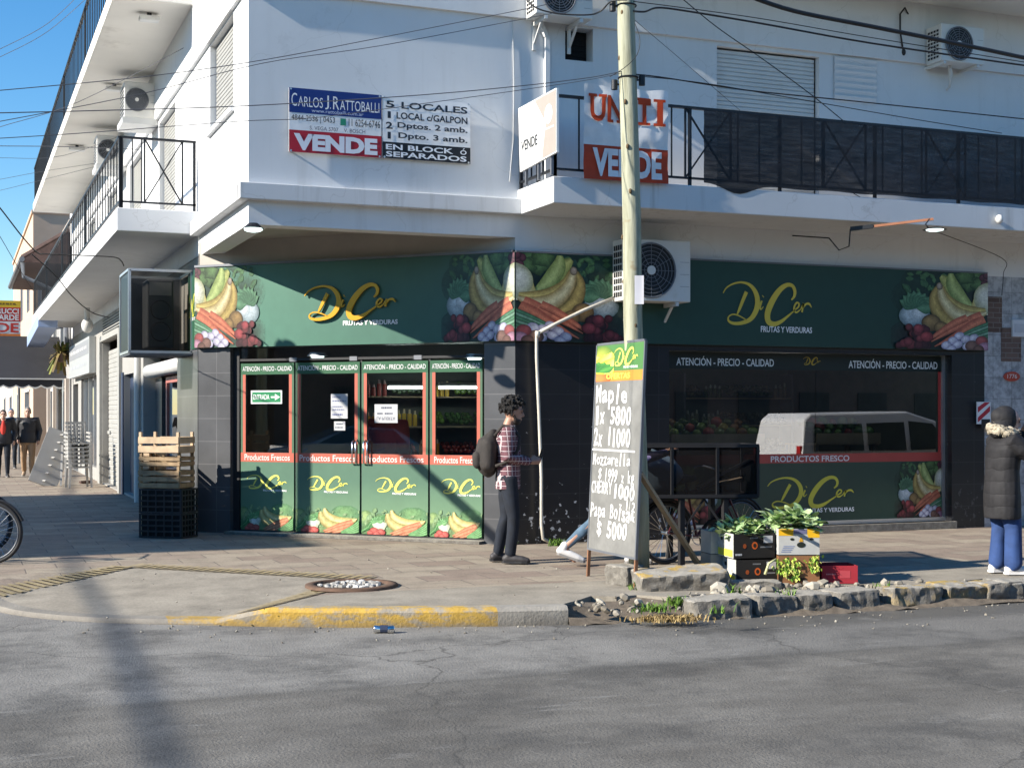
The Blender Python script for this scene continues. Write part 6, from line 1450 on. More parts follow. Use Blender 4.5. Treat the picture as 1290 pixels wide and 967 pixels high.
# ------------------------------------------------------------------ bicycles and cart
def bicycle(lab, o, rz, fc=(.03, .03, .035), R=.335, wb=1.04, steer=0.):
    t = thing('bicycle', lab, 'bicycle', o, rz); L = WM[t.name]; P = lambda x, y, z: L @ V((x, y, z)); n = 36
    fm = mat('bicycle paint', fc, .35, .2, var=.1)
    for cx, st in ((-wb/2, 0), (wb/2, steer)):
        Rm = Matrix.Rotation(st, 3, 'Z'); C_ = lambda a, r, y=0.: P(*(V((cx, 0, R)) + Rm @ V((r*math.cos(a), y, r*math.sin(a)))))
        m_ = MB(); m_.tube([C_(6.2832*k/n, R-.02) for k in range(n)], .021, 8, closed=True); wh = m_.build('wheel', M['rubber'], t, smooth=True); wh['label'] = 'wheel with black tyre'
        m_ = MB(); m_.tube([C_(6.2832*k/n, R-.048) for k in range(n)], .011, 6, closed=True); m_.build('rim', M['grey_iron'], wh, smooth=True)
        m_ = MB()
        for k in range(24): a = 6.2832*k/24; m_.tube([C_(a+.3*(-1)**k, .03, .025*(-1)**(k//2)), C_(a, R-.05)], .0022, 4)
        m_.build('spokes', M['steel'], wh)
        m_ = MB(); m_.cyl(C_(0, 0, -.05), C_(0, 0, .05), .022); m_.build('hub', M['alu'], wh)
        m_ = MB(); m_.tube([C_(rad(a), R+.018) for a in range(20, 200, 12)], .016, 6); m_.build('mudguard', M['black'], t)
    bb = P(-.09, 0, .28); st_ = P(-.22, 0, .80); hd0 = P(wb/2-.18, 0, .66); hd1 = P(wb/2-.22, 0, .82); ra = P(-wb/2, 0, R); fa = P(wb/2, 0, R)
    m_ = MB()
    for a, b, r in ((bb, st_, .016), (bb, hd0, .018), (st_.lerp(bb, .1), hd1, .016), (hd0, hd1, .02)): m_.cyl(a, b, r, n=8)
    for s in (-.05, .05):
        y = L.to_3x3() @ V((0, s, 0)); m_.cyl(bb+y*.4, ra+y, .009, n=6); m_.cyl(st_+y*.3, ra+y, .008, n=6); m_.cyl(hd0+y, fa+y, .011, n=6)
    m_.build('frame', fm, t)
    m_ = MB(); m_.cyl(hd1, P(wb/2-.25, 0, .98), .012); m_.tube([P(wb/2-.40, -.30, 1.0), P(wb/2-.30, -.27, 1.02), P(wb/2-.22, -.10, .98), P(wb/2-.22, .10, .98), P(wb/2-.30, .27, 1.02), P(wb/2-.40, .30, 1.0)], .012, 8); m_.build('handlebar', M['steel'], t)
    m_ = MB(); m_.limb([(P(-.36, 0, .90), .075), (P(-.24, 0, .90), .055), (P(-.10, 0, .90), .022)], 10); m_.cyl(st_, P(-.24, 0, .90), .012); m_.build('saddle', M['rubber'], t)
    m_ = MB(); m_.tube([bb+V((0, 0, 0))+L.to_3x3() @ V((.09*math.cos(6.28*k/16), -.04, .09*math.sin(6.28*k/16))) for k in range(16)], .006, 5, closed=True); m_.bar(bb+L.to_3x3() @ V((0, -.06, 0)), bb+L.to_3x3() @ V((.12, -.06, -.12)), .02, .012); m_.bar(bb+L.to_3x3() @ V((0, .06, 0)), bb+L.to_3x3() @ V((-.12, .06, .12)), .02, .012); m_.build('crank', M['steel'], t)
    return t
for f, x, lab, turn in ((14.7, -13, 'nearer black bicycle cut by the left edge of the view', .06), (15.9, -19, 'black bicycle standing just behind the nearer one at the left edge', -.05)):
    q = RV*((x-CXP)/FPX*f)+FV*f-RV*.52; bicycle(lab, (q.x, q.y, 0), -YAW+turn)
p = V((0, 0, 0))+RV*2.06+FV*15.0
bicycle('dark bicycle parked behind the mesh sided cart', (p.x, p.y, 0), rad(8), (.10, .02, .025), wb=1.0)
# hand cart with mesh sides
cc_ = RV*1.30+FV*14.35; t = thing('hand_cart', 'black hand cart with mesh sides standing behind the cartons', 'cart', (cc_.x+.0, cc_.y, 0), -YAW+rad(6))
L = WM[t.name]; P = lambda x, y, z: L @ V((x, y, z)); W, D, z0, z1 = 1.26, .62, .74, 1.26
m_ = MB()
for z in (z0, z1):
    for y in (0, D): m_.bar(P(0, y, z), P(W, y, z), .035, .035)
    for x in (0, W): m_.bar(P(x, 0, z), P(x, D, z), .035, .035)
for x, y in ((0, 0), (W, 0), (0, D), (W, D), (W*.66, 0), (W*.28, 0)): m_.bar(P(x, y, z0), P(x, y, z1), .03, .03)
m_.build('frame', M['black'], t)
def mat_mesh():
    m, N, L_ = _new('dark mesh'); a = N.new('ShaderNodeBsdfTransparent'); b = _bsdf(N, L_, (.006, .006, .007), .9, 0, .1); x = N.new('ShaderNodeMixShader'); x.inputs[0].default_value = .78
    L_.new(a.outputs[0], x.inputs[1]); L_.new(b.outputs[0], x.inputs[2]); _out(N, L_, x.outputs[0]); return m
M['meshd'] = mat_mesh()
m_ = MB(); m_.face([P(0, -.0, z0), P(W, 0, z0), P(W, 0, z1), P(0, 0, z1)]); m_.face([P(0, D, z0), P(W, D, z0), P(W, D, z1), P(0, D, z1)]); m_.face([P(0, 0, z0), P(0, D, z0), P(0, D, z1), P(0, 0, z1)]); m_.face([P(W, 0, z0), P(W, D, z0), P(W, D, z1), P(W, 0, z1)]); m_.build('mesh_sides', M['meshd'], t)
m_ = MB(); m_.add([P(x, y, z) for z in (z0-.03, z0) for x, y in ((0, 0), (W, 0), (W, D), (0, D))], [(3,2,1,0),(4,5,6,7),(0,1,5,4),(1,2,6,5),(2,3,7,6),(3,0,4,7)]); m_.build('floor', M['black'], t)
for x, y in ((.46, .03), (.46, D-.03), (.92, .03), (.92, D-.03)):
    m_ = MB(); m_.bar(P(x, y, .0 if x < .5 else .30), P(x, y, z0-.03), .055, .055); m_.build('leg', M['black'], t)
m_ = MB(); m_.bar(P(.5, .03, .42), P(.70, .03, z0-.03), .02, .02); m_.bar(P(.90, .03, .42), P(.70, .03, z0-.03), .02, .02); m_.build('brace', M['black'], t)
for y in (.05, D-.05):
    m_ = MB(); n = 28; m_.tube([P(1.02+.22*math.cos(6.283*k/n), y, .25+.22*math.sin(6.283*k/n)) for k in range(n)], .022, 7, closed=True)
    wh = m_.build('wheel', M['rubber'], t, smooth=True); m_ = MB()
    for k in range(14): a = 6.283*k/14; m_.tube([P(1.02, y, .25), P(1.02+.21*math.cos(a), y, .25+.21*math.sin(a))], .003, 4)
    m_.build('spokes', M['steel'], wh)
m_ = MB(); m_.bar(P(.66, .1, .82), P(1.22, .12, 1.10), .20, .03); m_.build('lid_board', M['black'], t)
def bag(lab, cen, r, col, seed):
    m_ = MB(); m_.ell(cen, r[0], r[1], r[2], 20, 14); 
    for i, v in enumerate(m_.v): q = V(v); n1 = mn.noise_vector(q*5+V((seed, 0, 0)))*.05+mn.noise_vector(q*14)*.018; m_.v[i] = tuple(q+n1)
    c = V(cen); tk = [(c+V((.0, 0, r[2]*.8)), c+V((-.05, 0, r[2]*1.25)), c+V((-.12, 0, r[2]*1.4)))]
    m_.tube(list(tk[0]), [.03, .02, .012], 6)
    tag(m_.build('plastic_bag', mat('bag plastic '+str(seed), col, .35, var=.15, scale=8), smooth=True), lab, 'bag')
q = P(.30, .25, .95); bag('pale blue stuffed bag inside the cart', q, (.22, .17, .19), (.22, .30, .38), 1)
q = P(.0, .25, .92); bag('dark blue stuffed bag at the left end of the cart', q, (.17, .17, .18), (.08, .11, .20), 2)
m_ = MB(); m_.bar(P(.70, .3, .80), P(1.18, .3, .90), .14, .04); tag(m_.build('cardboard_sheet', mat('cardboard', (.36, .26, .17), .8, var=.1)), 'folded cardboard sheet lying in the cart', 'cardboard')

# ------------------------------------------------------------------ people
M['skin'] = mat('light brown skin', (.40, .22, .15), .5, var=.08, scale=12); M['skin_p'] = mat('fair skin', (.55, .33, .25), .5, var=.08, scale=12)
M['hair'] = mat('black curly hair', (.012, .010, .009), .6, var=.4, scale=40, bump=1.0); M['beard'] = mat('beard', (.03, .02, .016), .7, var=.3, scale=40)
M['jeans'] = mat('dark jeans', (.007, .011, .020), .85, var=.35, scale=14, bump=.3); M['shoe_d'] = mat('dark trainers', (.035, .032, .034), .6, var=.3, scale=20)
M['white_s'] = mat('white trainers', (.72, .70, .68), .5, var=.06); M['sole'] = mat('shoe sole', (.25, .24, .23), .7)
M['eye'] = mat('eye', (.02, .015, .012), .2)
def mat_plaid():
    m, N, L = _new('plaid shirt'); X = _xyz(N, L, N.new('ShaderNodeTexCoord').outputs['Object'])
    def st(v, f, w_, o=0.):
        k = _math(N, L, 'FRACT', _math(N, L, 'MULTIPLY_ADD', v, f, o)); return _math(N, L, 'LESS_THAN', k, w_)
    hz = _math(N, L, 'ADD', X[0], _math(N, L, 'MULTIPLY', X[1], .6))
    c = _mix(N, L, _math(N, L, 'MULTIPLY', st(hz, 19, .5), .55), (.075, .035, .05), (.16, .07, .085))
    c = _mix(N, L, _math(N, L, 'MULTIPLY', st(X[2], 19, .5), .5), c, (.19, .09, .10))
    wl_ = _math(N, L, 'MAXIMUM', st(hz, 19, .15, .3), st(X[2], 19, .15, .3)); c = _mix(N, L, _math(N, L, 'MULTIPLY', wl_, .75), c, (.58, .50, .50))
    _out(N, L, _bsdf(N, L, c, .85, 0, .2).outputs[0]); return m
M['plaid'] = mat_plaid()
def hand(mb, wr, d, side, down, curl=.5, s=1.):
    """wr wrist, d finger direction, side towards the thumb, down = palm normal"""
    d = d.normalized(); side = side.normalized(); down = down.normalized(); k = wr+d*.085*s
    mb.limb([(wr, .026*s), (wr+d*.045*s, .034*s), (k, .033*s)], 10)
    mb.limb([(wr+d*.03*s+side*.016*s, .02*s), (k+side*.022*s, .019*s)], 8); mb.limb([(wr+d*.03*s-side*.016*s, .02*s), (k-side*.024*s, .018*s)], 8)
    for i, (o_, l) in enumerate(((.031, .072), (.011, .082), (-.010, .075), (-.030, .058))):
        b = k+side*o_*s; a1 = curl*.6; p1 = b+(d*math.cos(a1)+down*math.sin(a1))*l*.45*s; a2 = curl*1.5; p2 = p1+(d*math.cos(a2)+down*math.sin(a2))*l*.33*s; a3 = curl*2.2; p3 = p2+(d*math.cos(a3)+down*math.sin(a3))*l*.25*s
        mb.limb([(b-d*.02*s, .0105*s), (p1, .0095*s), (p2, .0088*s), (p3, .0078*s)], 8)
    th0 = wr+d*.02*s+side*.024*s; th1 = th0+(d*.6+side*.75+down*.3).normalized()*.042*s; th2 = th1+(d*.85+side*.15+down*.5).normalized()*.034*s
    mb.limb([(th0, .015*s), (th1, .0125*s), (th2, .010*s)], 8)
def person(lab, o, rz, J, S, group=None):
    """J joints in metres, local x forward, y to the left, z up; S clothing"""
    t = thing('person', lab, 'person', o, rz, group); Mx = WM[t.name]; R3 = Mx.to_3x3(); T = lambda q: Mx @ V(q)
    hy, hp = J.get('head_yaw', 0), J.get('head_pitch', 0); HR = R3 @ Matrix.Rotation(hy, 3, 'Z') @ Matrix.Rotation(hp, 3, 'Y'); hc = T(J['head']); H_ = lambda x, y, z: hc+HR @ V((x, y, z))
    b = MB()
    b.ell(H_(-.012, 0, .02), .098, .077, .105, 18, 12, rot=HR); b.ell(H_(.018, 0, -.045), .072, .060, .078, 16, 10, rot=HR); b.ell(H_(.045, 0, -.085), .040, .042, .035, 12, 8, rot=HR)
    b.limb([(H_(.082, 0, .022), .011), (H_(.103, 0, -.018), .016)], 8); b.ell(H_(.092, 0, -.024), .012, .021, .012, 8, 6, rot=HR)
    b.ell(H_(.078, 0, .038), .018, .052, .012, 10, 6, rot=HR); b.ell(H_(.084, 0, -.057), .012, .027, .008, 10, 6, rot=HR); b.ell(H_(.082, 0, -.069), .012, .022, .009, 10, 6, rot=HR)
    for s in (-1, 1): b.ell(H_(-.006, s*.078, -.008), .02, .010, .033, 10, 8, rot=HR)
    sh = T(J['neck']); b.limb([(H_(-.02, 0, -.05), .052), (sh, .058), (T(J['chest']), .09)], 14)
    b.limb([(T(J['chest']), .11), (T(J['waist']), .10), (T(J['hip']), .11)], 14)
    for s in 'LR':
        A, E, W_ = (T(J[k+s]) for k in ('sh', 'el', 'wr')); b.limb([(T(J['chest'])+V((0, 0, .06)), .055), (A, .05), (E, .038), (W_, .026)], 10)
        Hp, K, An, To = (T(J[k+s]) for k in ('hp', 'kn', 'an', 'to')); b.limb([(T(J['hip']), .09), (Hp, .075), (K, .05), (An, .036)], 12); b.limb([(An, .034), (An.lerp(To, .5)+V((0, 0, -.02)), .034), (To, .028)], 10)
        hd = (R3 @ V(J['hd'+s])); hs = (R3 @ V(J['hs'+s])); hn = hd.cross(hs) if s == 'L' else hs.cross(hd); hand(b, W_, hd, hs, -hn if J.get('flip') else hn, J.get('curl', .55))
    b.build('body', S['skin'], t, remesh=.0075, sm_it=1)
    e = MB()
    for s in (-1, 1): e.ell(H_(.0845, s*.030, .012), .008, .012, .007, 10, 6, rot=HR); e.ell(H_(.091, s*.031, .033), .006, .017, .0045, 8, 5, rot=HR)
    e.build('eyes', M['eye'], t, smooth=True)
    c = MB()
    w_ = S.get('fat', 1.)
    secs = []
    hip, wa, ch, nk = V(J['hip']), V(J['waist']), V(J['chest']), V(J['neck'])
    hem = V((hip.x+S.get('hemx', 0), hip.y, hip.z-S.get('hem', .12)))
    for q, rx, ry in ((hem, .128*w_, .178*w_), (hem.lerp(wa, .45), .128*w_, .178*w_), (wa, .120*w_, .160*w_), (wa.lerp(ch, .55), .126*w_, .172*w_), (ch, .126*w_, .180*w_), (ch.lerp(nk, .5), .105*w_, .165*w_), (ch.lerp(nk, .85), .075, .10), (nk, .062, .066)): secs.append((q, rx, ry))
    n = 22; vs = []
    for q, rx, ry in secs:
        for k in range(n): a = 6.2832*k/n; vs.append(T(q+V((rx*math.cos(a), ry*math.sin(a), 0))))
    k_ = len(secs); fs = [(i*n+j, i*n+(j+1) % n, (i+1)*n+(j+1) % n, (i+1)*n+j) for i in range(k_-1) for j in range(n)]+[tuple(range(n-1, -1, -1)), tuple(range((k_-1)*n, k_*n))]
    c.add(vs, fs)
    sl = S.get('sleeve', 1.)
    for s in 'LR':
        A, E, W_ = (T(J[k+s]) for k in ('sh', 'el', 'wr')); c.limb([(A.lerp(T(ch), .35), .075*sl), (A, .072*sl), (A.lerp(E, .5), .062*sl), (E, .055*sl), (E.lerp(W_, .5), .048*sl), (W_.lerp(E, .06), .040*sl)], 14)
    if S.get('folds', 1):
        for i, v in enumerate(c.v): q = V(v); c.v[i] = tuple(q+mn.noise_vector(V((q.x*9, q.y*9, q.z*13)))*.010*S.get('folds', 1))
    c.build(S.get('topname', 'shirt'), S['top'], t, remesh=.011, sm_it=1)
    c = MB(); c.limb([(T(hip)+V((0, 0, .06)), .125), (T(hip)-V((0, 0, .05)), .135)], 18); lg = S.get('leg', 1.)
    for s in 'LR':
        Hp, K, An = (T(J[k+s]) for k in ('hp', 'kn', 'an')); c.limb([(Hp, .098), (Hp.lerp(K, .5), .084*lg), (K, .064*lg), (K.lerp(An, .4), .062*lg), (An.lerp(K, .08), .050*lg*S.get('cuff', 1.))], 16)
    for i, v in enumerate(c.v): q = V(v); c.v[i] = tuple(q+mn.noise_vector(V((q.x*9, q.y*9, q.z*19)))*.015)
    c.build('trousers', S['trousers'], t, remesh=.011, sm_it=1)
    for s in 'LR':
        An, To = T(J['an'+s]), T(J['to'+s]); d_ = (To-An); d_.z = 0; d_ = d_.normalized(); fl = An.z-.075; up = (To.z-.03)-fl
        c = MB(); base = lambda f, z: V((An.x+d_.x*f, An.y+d_.y*f, fl+z+up*max(0, min(1, (f+.07)/.24))))
        c.limb([(base(-.045, .05), .044), (base(.05, .048), .044), (base(.14, .04), .040), (base(.185, .034), .030)], 14); c.limb([(base(-.03, .06), .042), (An+V((0, 0, .02)), .046)], 12)
        sh_ = c.build('shoe', S['shoes'], t, remesh=.009)
        c = MB(); yv = V((-d_.y, d_.x, 0)); pts = [(-.085, .028), (-.06, .042), (.05, .042), (.13, .048), (.19, .038), (.215, .012)]; P_ = [(f, w) for f, w in pts]+[(f, -w) for f, w in pts[::-1]]
        bt = [base(f, .003)+yv*w for f, w in P_]; tp_ = [base(f, .026)+yv*w for f, w in P_]; n = len(P_); c.add(bt+tp_, [tuple(range(n-1, -1, -1)), tuple(range(n, 2*n))]+[(i, (i+1) % n, n+(i+1) % n, n+i) for i in range(n)]); c.build('sole', S.get('sole', M['sole']), sh_)
    if 'hair' in S:
        h = MB(); r = random.Random(3)
        if S.get('curly'):
            for _ in range(160):
                u, v_ = r.uniform(-1, 1), r.random()*6.283; q = V((math.sqrt(1-u*u)*math.cos(v_), math.sqrt(1-u*u)*math.sin(v_), u))
                if q.z < -.45 or (q.x > .45 and q.z < .42) or (q.z < -.0 and q.x > .08): continue
                h.ell(H_(-.022+q.x*.108, q.y*.094, .045+q.z*.106), *([r.uniform(.018, .030)]*3), 8, 6)
            h.ell(H_(-.03, 0, .045), .095, .083, .10, 14, 10, rot=HR)
        else:
            h.ell(H_(-.022, 0, .032), .100, .083, .104, 18, 12, rot=HR)
        h.build('hair', S['hair'], t, remesh=.009)
        if S.get('curly'):
            h = MB()
            for _ in range(420):
                u, v_ = r.uniform(-1, 1), r.random()*6.283; q = V((math.sqrt(1-u*u)*math.cos(v_), math.sqrt(1-u*u)*math.sin(v_), u))
                if q.z < -.55 or (q.x > .5 and q.z < .36) or (q.z < -.0 and q.x > .05): continue
                k_ = r.uniform(1., 1.16); rr_ = r.uniform(.009, .017); h.ell(H_(-.022+q.x*.128*k_, q.y*.112*k_, .045+q.z*.128*k_), rr_, rr_*r.uniform(.6, 1), rr_, 7, 5)
            h.build('curls', S['hair'], t, smooth=True)
    if 'beard' in S:
        h = MB(); h.ell(H_(.035, 0, -.082), .055, .060, .050, 14, 10, rot=HR)
        for s in (-1, 1): h.limb([(H_(.0, s*.070, -.02), .012), (H_(.03, s*.055, -.075), .02)], 8)
        h.ell(H_(.088, 0, -.046), .010, .030, .007, 10, 6, rot=HR); h.build('beard', S['beard'], t, remesh=.007)
    return t, T, H_
# young man by the pillar, in profile
Jm = dict(head=(.055, 0, 1.605), head_pitch=rad(8), neck=(-.005, 0, 1.475), chest=(-.01, 0, 1.32), waist=(.0, 0, 1.08), hip=(-.01, 0, .94),
          shL=(-.01, .185, 1.41), elL=(-.03, .235, 1.135), wrL=(.205, .11, 1.09), shR=(.0, -.185, 1.41), elR=(-.02, -.235, 1.13), wrR=(.215, -.08, 1.085),
          hpL=(-.015, .09, .90), knL=(-.03, .10, .50), anL=(-.12, .10, .085), toL=(.01, .14, .04), hpR=(-.005, -.09, .90), knR=(.055, -.10, .50), anR=(.015, -.10, .085), toR=(.16, -.13, .04),
          hdL=(1, -.25, .1), hsL=(.1, -.3, 1), hdR=(1, .2, .1), hsR=(.1, .3, 1), curl=.75)
pm = onG(641, 709)
tm, Tm, Hm = person('young man with curly black hair, plaid shirt and backpack, standing in profile by the pillar', (pm.x, pm.y, 0), -YAW, Jm, dict(skin=M['skin'], top=M['plaid'], trousers=M['jeans'], shoes=M['shoe_d'], hair=M['hair'], curly=True, beard=M['beard'], hem=.15, leg=1.05, cuff=1.1, fat=1.02, sleeve=1.05, sole=M['black']))
Mx = WM[tm.name]
bp = thing('backpack', 'dark brown backpack hanging from the shoulders of the man in the plaid shirt', 'backpack', tuple(Mx @ V((-.2, 0, .98))), -YAW)
M['pack'] = mat('backpack cloth', (.030, .025, .022), .8, var=.4, scale=9, bump=.5)
m_ = MB(); T = lambda x, y, z: Mx @ V((x, y, z))
m_.limb([(T(-.225, 0, 1.03), .115), (T(-.24, 0, 1.15), .135), (T(-.215, 0, 1.28), .115), (T(-.17, 0, 1.36), .07)], 16); m_.limb([(T(-.225, .10, 1.06), .09), (T(-.21, .09, 1.26), .085)], 12); m_.limb([(T(-.225, -.10, 1.06), .09), (T(-.21, -.09, 1.26), .085)], 12)
for i, v in enumerate(m_.v): q = V(v); m_.v[i] = tuple(q+mn.noise_vector(q*9)*.02)
m_.build('bag', M['pack'], bp, remesh=.012)
m_ = MB(); m_.limb([(T(-.335, .03, 1.06), .055), (T(-.335, .03, 1.14), .06)], 12); m_.limb([(T(-.33, -.06, 1.06), .055), (T(-.33, -.06, 1.14), .058)], 12); m_.build('front_pocket', M['pack'], bp, remesh=.010)
for s in (-1, 1):
    m_ = MB(); c = [T(-.15, s*.10, 1.36), T(-.06, s*.13, 1.47), T(.05, s*.14, 1.44), T(.115, s*.155, 1.34), T(.10, s*.175, 1.22), T(.02, s*.185, 1.10), T(-.14, s*.15, 1.04)]; m_.tube(c, .017, 8); m_.build('strap', M['pack'], bp, smooth=True)
m_ = MB(); c = Mx @ V((.335, .02, 1.13)); m_.bar(Mx @ V((.325, .02, 1.09)), Mx @ V((.365, .02, 1.215)), .068, .010); tag(m_.build('phone', M['black'], bevel=.003), 'dark phone held in the hands of the man in the plaid shirt', 'phone')
# person pushing the cart, mostly behind the board
Jp = dict(head=(.06, 0, 1.50), head_pitch=rad(25), neck=(.0, 0, 1.39), chest=(-.03, 0, 1.24), waist=(-.05, 0, 1.02), hip=(-.06, 0, .88),
          shL=(-.02, .18, 1.33), elL=(.24, .22, 1.10), wrL=(.54, .15, 1.16), shR=(.0, -.18, 1.33), elR=(.27, -.22, 1.11), wrR=(.56, -.14, 1.19),
          hpL=(-.02, .09, .86), knL=(.20, .10, .50), anL=(.22, .10, .09), toL=(.37, .10, .04), hpR=(-.05, -.09, .86), knR=(-.22, -.09, .46), anR=(-.50, -.09, .20), toR=(-.40, -.09, .07),
          hdL=(1, 0, .1), hsL=(0, -.2, 1), hdR=(1, 0, .1), hsR=(0, .2, 1), curl=.9)
pp = RV*1.05+FV*14.6
M['lilac'] = mat('lilac knit', (.24, .20, .36), .9, var=.3, scale=22, bump=.6); M['jeans_b'] = mat('blue jeans', (.075, .13, .19), .8, var=.2, scale=14)
person('person in lilac sleeves striding behind the price board, pushing the cart', (pp.x, pp.y, 0), -YAW, Jp, dict(skin=M['skin'], top=M['lilac'], trousers=M['jeans_b'], shoes=M['white_s'], hair=M['hair'], hem=.10, leg=.8))
# person in the hooded coat at the right
Jw = dict(head=(.05, 0, 1.52), head_pitch=rad(12), head_yaw=rad(-12), neck=(-.01, 0, 1.38), chest=(-.02, 0, 1.24), waist=(-.03, 0, 1.02), hip=(-.03, 0, .86),
          shL=(-.01, .19, 1.32), elL=(.11, .25, 1.14), wrL=(.24, .10, 1.40), shR=(.0, -.19, 1.32), elR=(.16, -.24, 1.16), wrR=(.27, -.02, 1.37),
          hpL=(-.03, .09, .82), knL=(-.01, .10, .46), anL=(-.04, .10, .085), toL=(.11, .12, .04), hpR=(-.02, -.09, .82), knR=(.04, -.10, .46), anR=(.03, -.11, .085), toR=(.18, -.12, .04),
          hdL=(.2, -.4, 1), hsL=(-.6, -.3, .2), hdR=(.3, .4, 1), hsR=(-.6, .3, .2), curl=.7)
def mat_coat():
    m, N, L_ = _new('padded coat'); P = N.new('ShaderNodeTexCoord').outputs['Object']; X = _xyz(N, L_, P)
    s_ = _math(N, L_, 'ABSOLUTE', _math(N, L_, 'SINE', _math(N, L_, 'MULTIPLY_ADD', _noise(N, L_, P, 5, 2), 2.2, _math(N, L_, 'MULTIPLY', X[2], 26.))))
    h = _math(N, L_, 'ADD', _math(N, L_, 'POWER', s_, .45), _math(N, L_, 'MULTIPLY', _noise(N, L_, P, 28, 4), .5))
    c = _ramp(N, L_, _noise(N, L_, P, 7, 5), [(.3, (.017, .0165, .018)), (.7, (.028, .027, .029))])
    _out(N, L_, _bsdf(N, L_, c, .7, 0, .25, h, .4, .015).outputs[0]); return m
M['coat'] = mat_coat(); M['bluep'] = mat('royal blue trousers', (.022, .055, .17), .85, var=.2, scale=9); M['fur'] = mat('cream fur', (.66, .58, .44), .9, var=.15, scale=60, bump=1.)
pw = onG(1266, 723)
tw, Tw, Hw = person('person in a dark hooded padded coat with cream lining at the right edge', (pw.x, pw.y, 0), -YAW+rad(6), Jw, dict(skin=M['skin_p'], top=M['coat'], topname='padded_coat', trousers=M['bluep'], shoes=M['white_s'], sole=M['white_s'], hem=.30, fat=1.28, sleeve=1.35, leg=1.25, cuff=1.35, folds=1.3))
m_ = MB(); hc = Tw((0, 0, 0))
HRw = WM[tw.name].to_3x3()
for (x, y, z, a, b_, c) in ((.0, 0, 1.535, .125, .108, .140), (-.055, 0, 1.56, .09, .085, .09), (-.04, 0, 1.44, .13, .13, .11)): m_.ell(Tw((x, y, z)), a, b_, c, 18, 12, rot=HRw)
for i, v in enumerate(m_.v): q = V(v); m_.v[i] = tuple(q+mn.noise_vector(q*8)*.012)
m_.build('hood', M['coat'], tw, remesh=.010)
m_ = MB()
rf = random.Random(8)
for k in range(240):
    a = rf.uniform(-2.4, 2.4); r_ = rf.uniform(.11, .155); m_.ell(Tw((-.02-r_*math.cos(a)*.85, r_*math.sin(a), 1.405+rf.uniform(-.025, .04)+.03*math.cos(a))), *([rf.uniform(.022, .034)]*3), 7, 5)
for i, v in enumerate(m_.v): q = V(v); m_.v[i] = tuple(q+mn.noise_vector(q*22)*.006)
fc_ = m_.build('fur_collar', M['fur'], tw, remesh=.007, sm_it=3)
m_ = MB()
for k in range(900):
    a = rf.uniform(-2.4, 2.4); r_ = rf.uniform(.11, .17); p_ = V((-.02-r_*math.cos(a)*.85, r_*math.sin(a), 1.405+rf.uniform(-.04, .05)+.03*math.cos(a))); d_ = (p_-V((-.02, 0, 1.40))+V((rf.uniform(-.05, .05), rf.uniform(-.05, .05), rf.uniform(-.09, .05)))).normalized()*rf.uniform(.02, .05); s_ = V((-d_.y, d_.x, .02)).normalized()*.005
    m_.face([Tw(p_-s_), Tw(p_+s_), Tw(p_+d_)])
m_.build('fur_tufts', M['fur'], tw, recalc=False)
m_ = MB(); m_.limb([(Tw((.31, .04, 1.50)), .04), (Tw((.32, .02, 1.57)), .055), (Tw((.30, -.02, 1.62)), .04)], 12); tag(m_.build('furry_hat', mat('grey brown fur', (.10, .085, .075), .95, var=.4, scale=50, bump=1.), smooth=True), 'grey brown furry hat held up to the face by the coat wearer', 'hat')
# walkers on the side street
Jd = dict(head=(.03, 0, 1.62), neck=(0, 0, 1.49), chest=(0, 0, 1.34), waist=(0, 0, 1.1), hip=(0, 0, .95), shL=(0, .20, 1.43), elL=(-.05, .28, 1.15), wrL=(.03, .25, .92), shR=(0, -.20, 1.43), elR=(-.05, -.27, 1.15), wrR=(.06, -.22, .95),
          hpL=(0, .09, .92), knL=(.10, .10, .52), anL=(.08, .10, .085), toL=(.22, .11, .04), hpR=(0, -.09, .92), knR=(-.02, -.10, .50), anR=(-.22, -.10, .14), toR=(-.10, -.11, .04), hdL=(.1, 0, -1), hsL=(1, 0, 0), hdR=(.1, 0, -1), hsR=(1, 0, 0), curl=.4)
M['blackj'] = mat('black jacket', (.014, .014, .018), .6, var=.3); M['tan'] = mat('tan trousers', (.36, .23, .13), .8, var=.1); M['redknit'] = mat('red knit', (.66, .055, .04), .85, var=.1); M['greyhair'] = mat('grey hair', (.20, .19, .18), .8); M['bluecap'] = mat('blue cloth', (.07, .14, .24), .8)
pf = onG(35, 600); person('balding man in a black jacket and tan trousers walking towards us on the side pavement', (pf.x, pf.y, 0), rad(-96), Jd, dict(skin=M['skin_p'], top=M['blackj'], topname='jacket', trousers=M['tan'], shoes=mat('tan shoes', (.36, .26, .17), .6), hair=M['greyhair'], fat=1.2, sleeve=1.3, hem=.10, leg=1.15))
pf = onG(4, 601); tl_, Tl_, _ = person('walker in a dark open jacket over a red top at the left edge', (pf.x, pf.y, 0), rad(-92), {**Jd, 'head': (.03, 0, 1.55), 'neck': (0, 0, 1.42)}, dict(skin=M['skin_p'], top=M['blackj'], topname='jacket', trousers=M['jeans'], shoes=M['black'], hair=M['hair'], fat=1.15, sleeve=1.2))
m_ = MB(); m_.ell(Tl_((.09, 0, 1.22)), .075, .085, .20, 14, 10); m_.build('red_top', M['redknit'], tl_, smooth=True)
pf = onG(14, 590); person('walker in blue behind the man in tan trousers, mostly hidden', (pf.x, pf.y, 0), rad(-92), {**Jd, 'head': (.03, 0, 1.6)}, dict(skin=M['skin_p'], top=M['bluecap'], topname='jacket', trousers=M['jeans'], shoes=M['black'], hair=M['bluecap']))
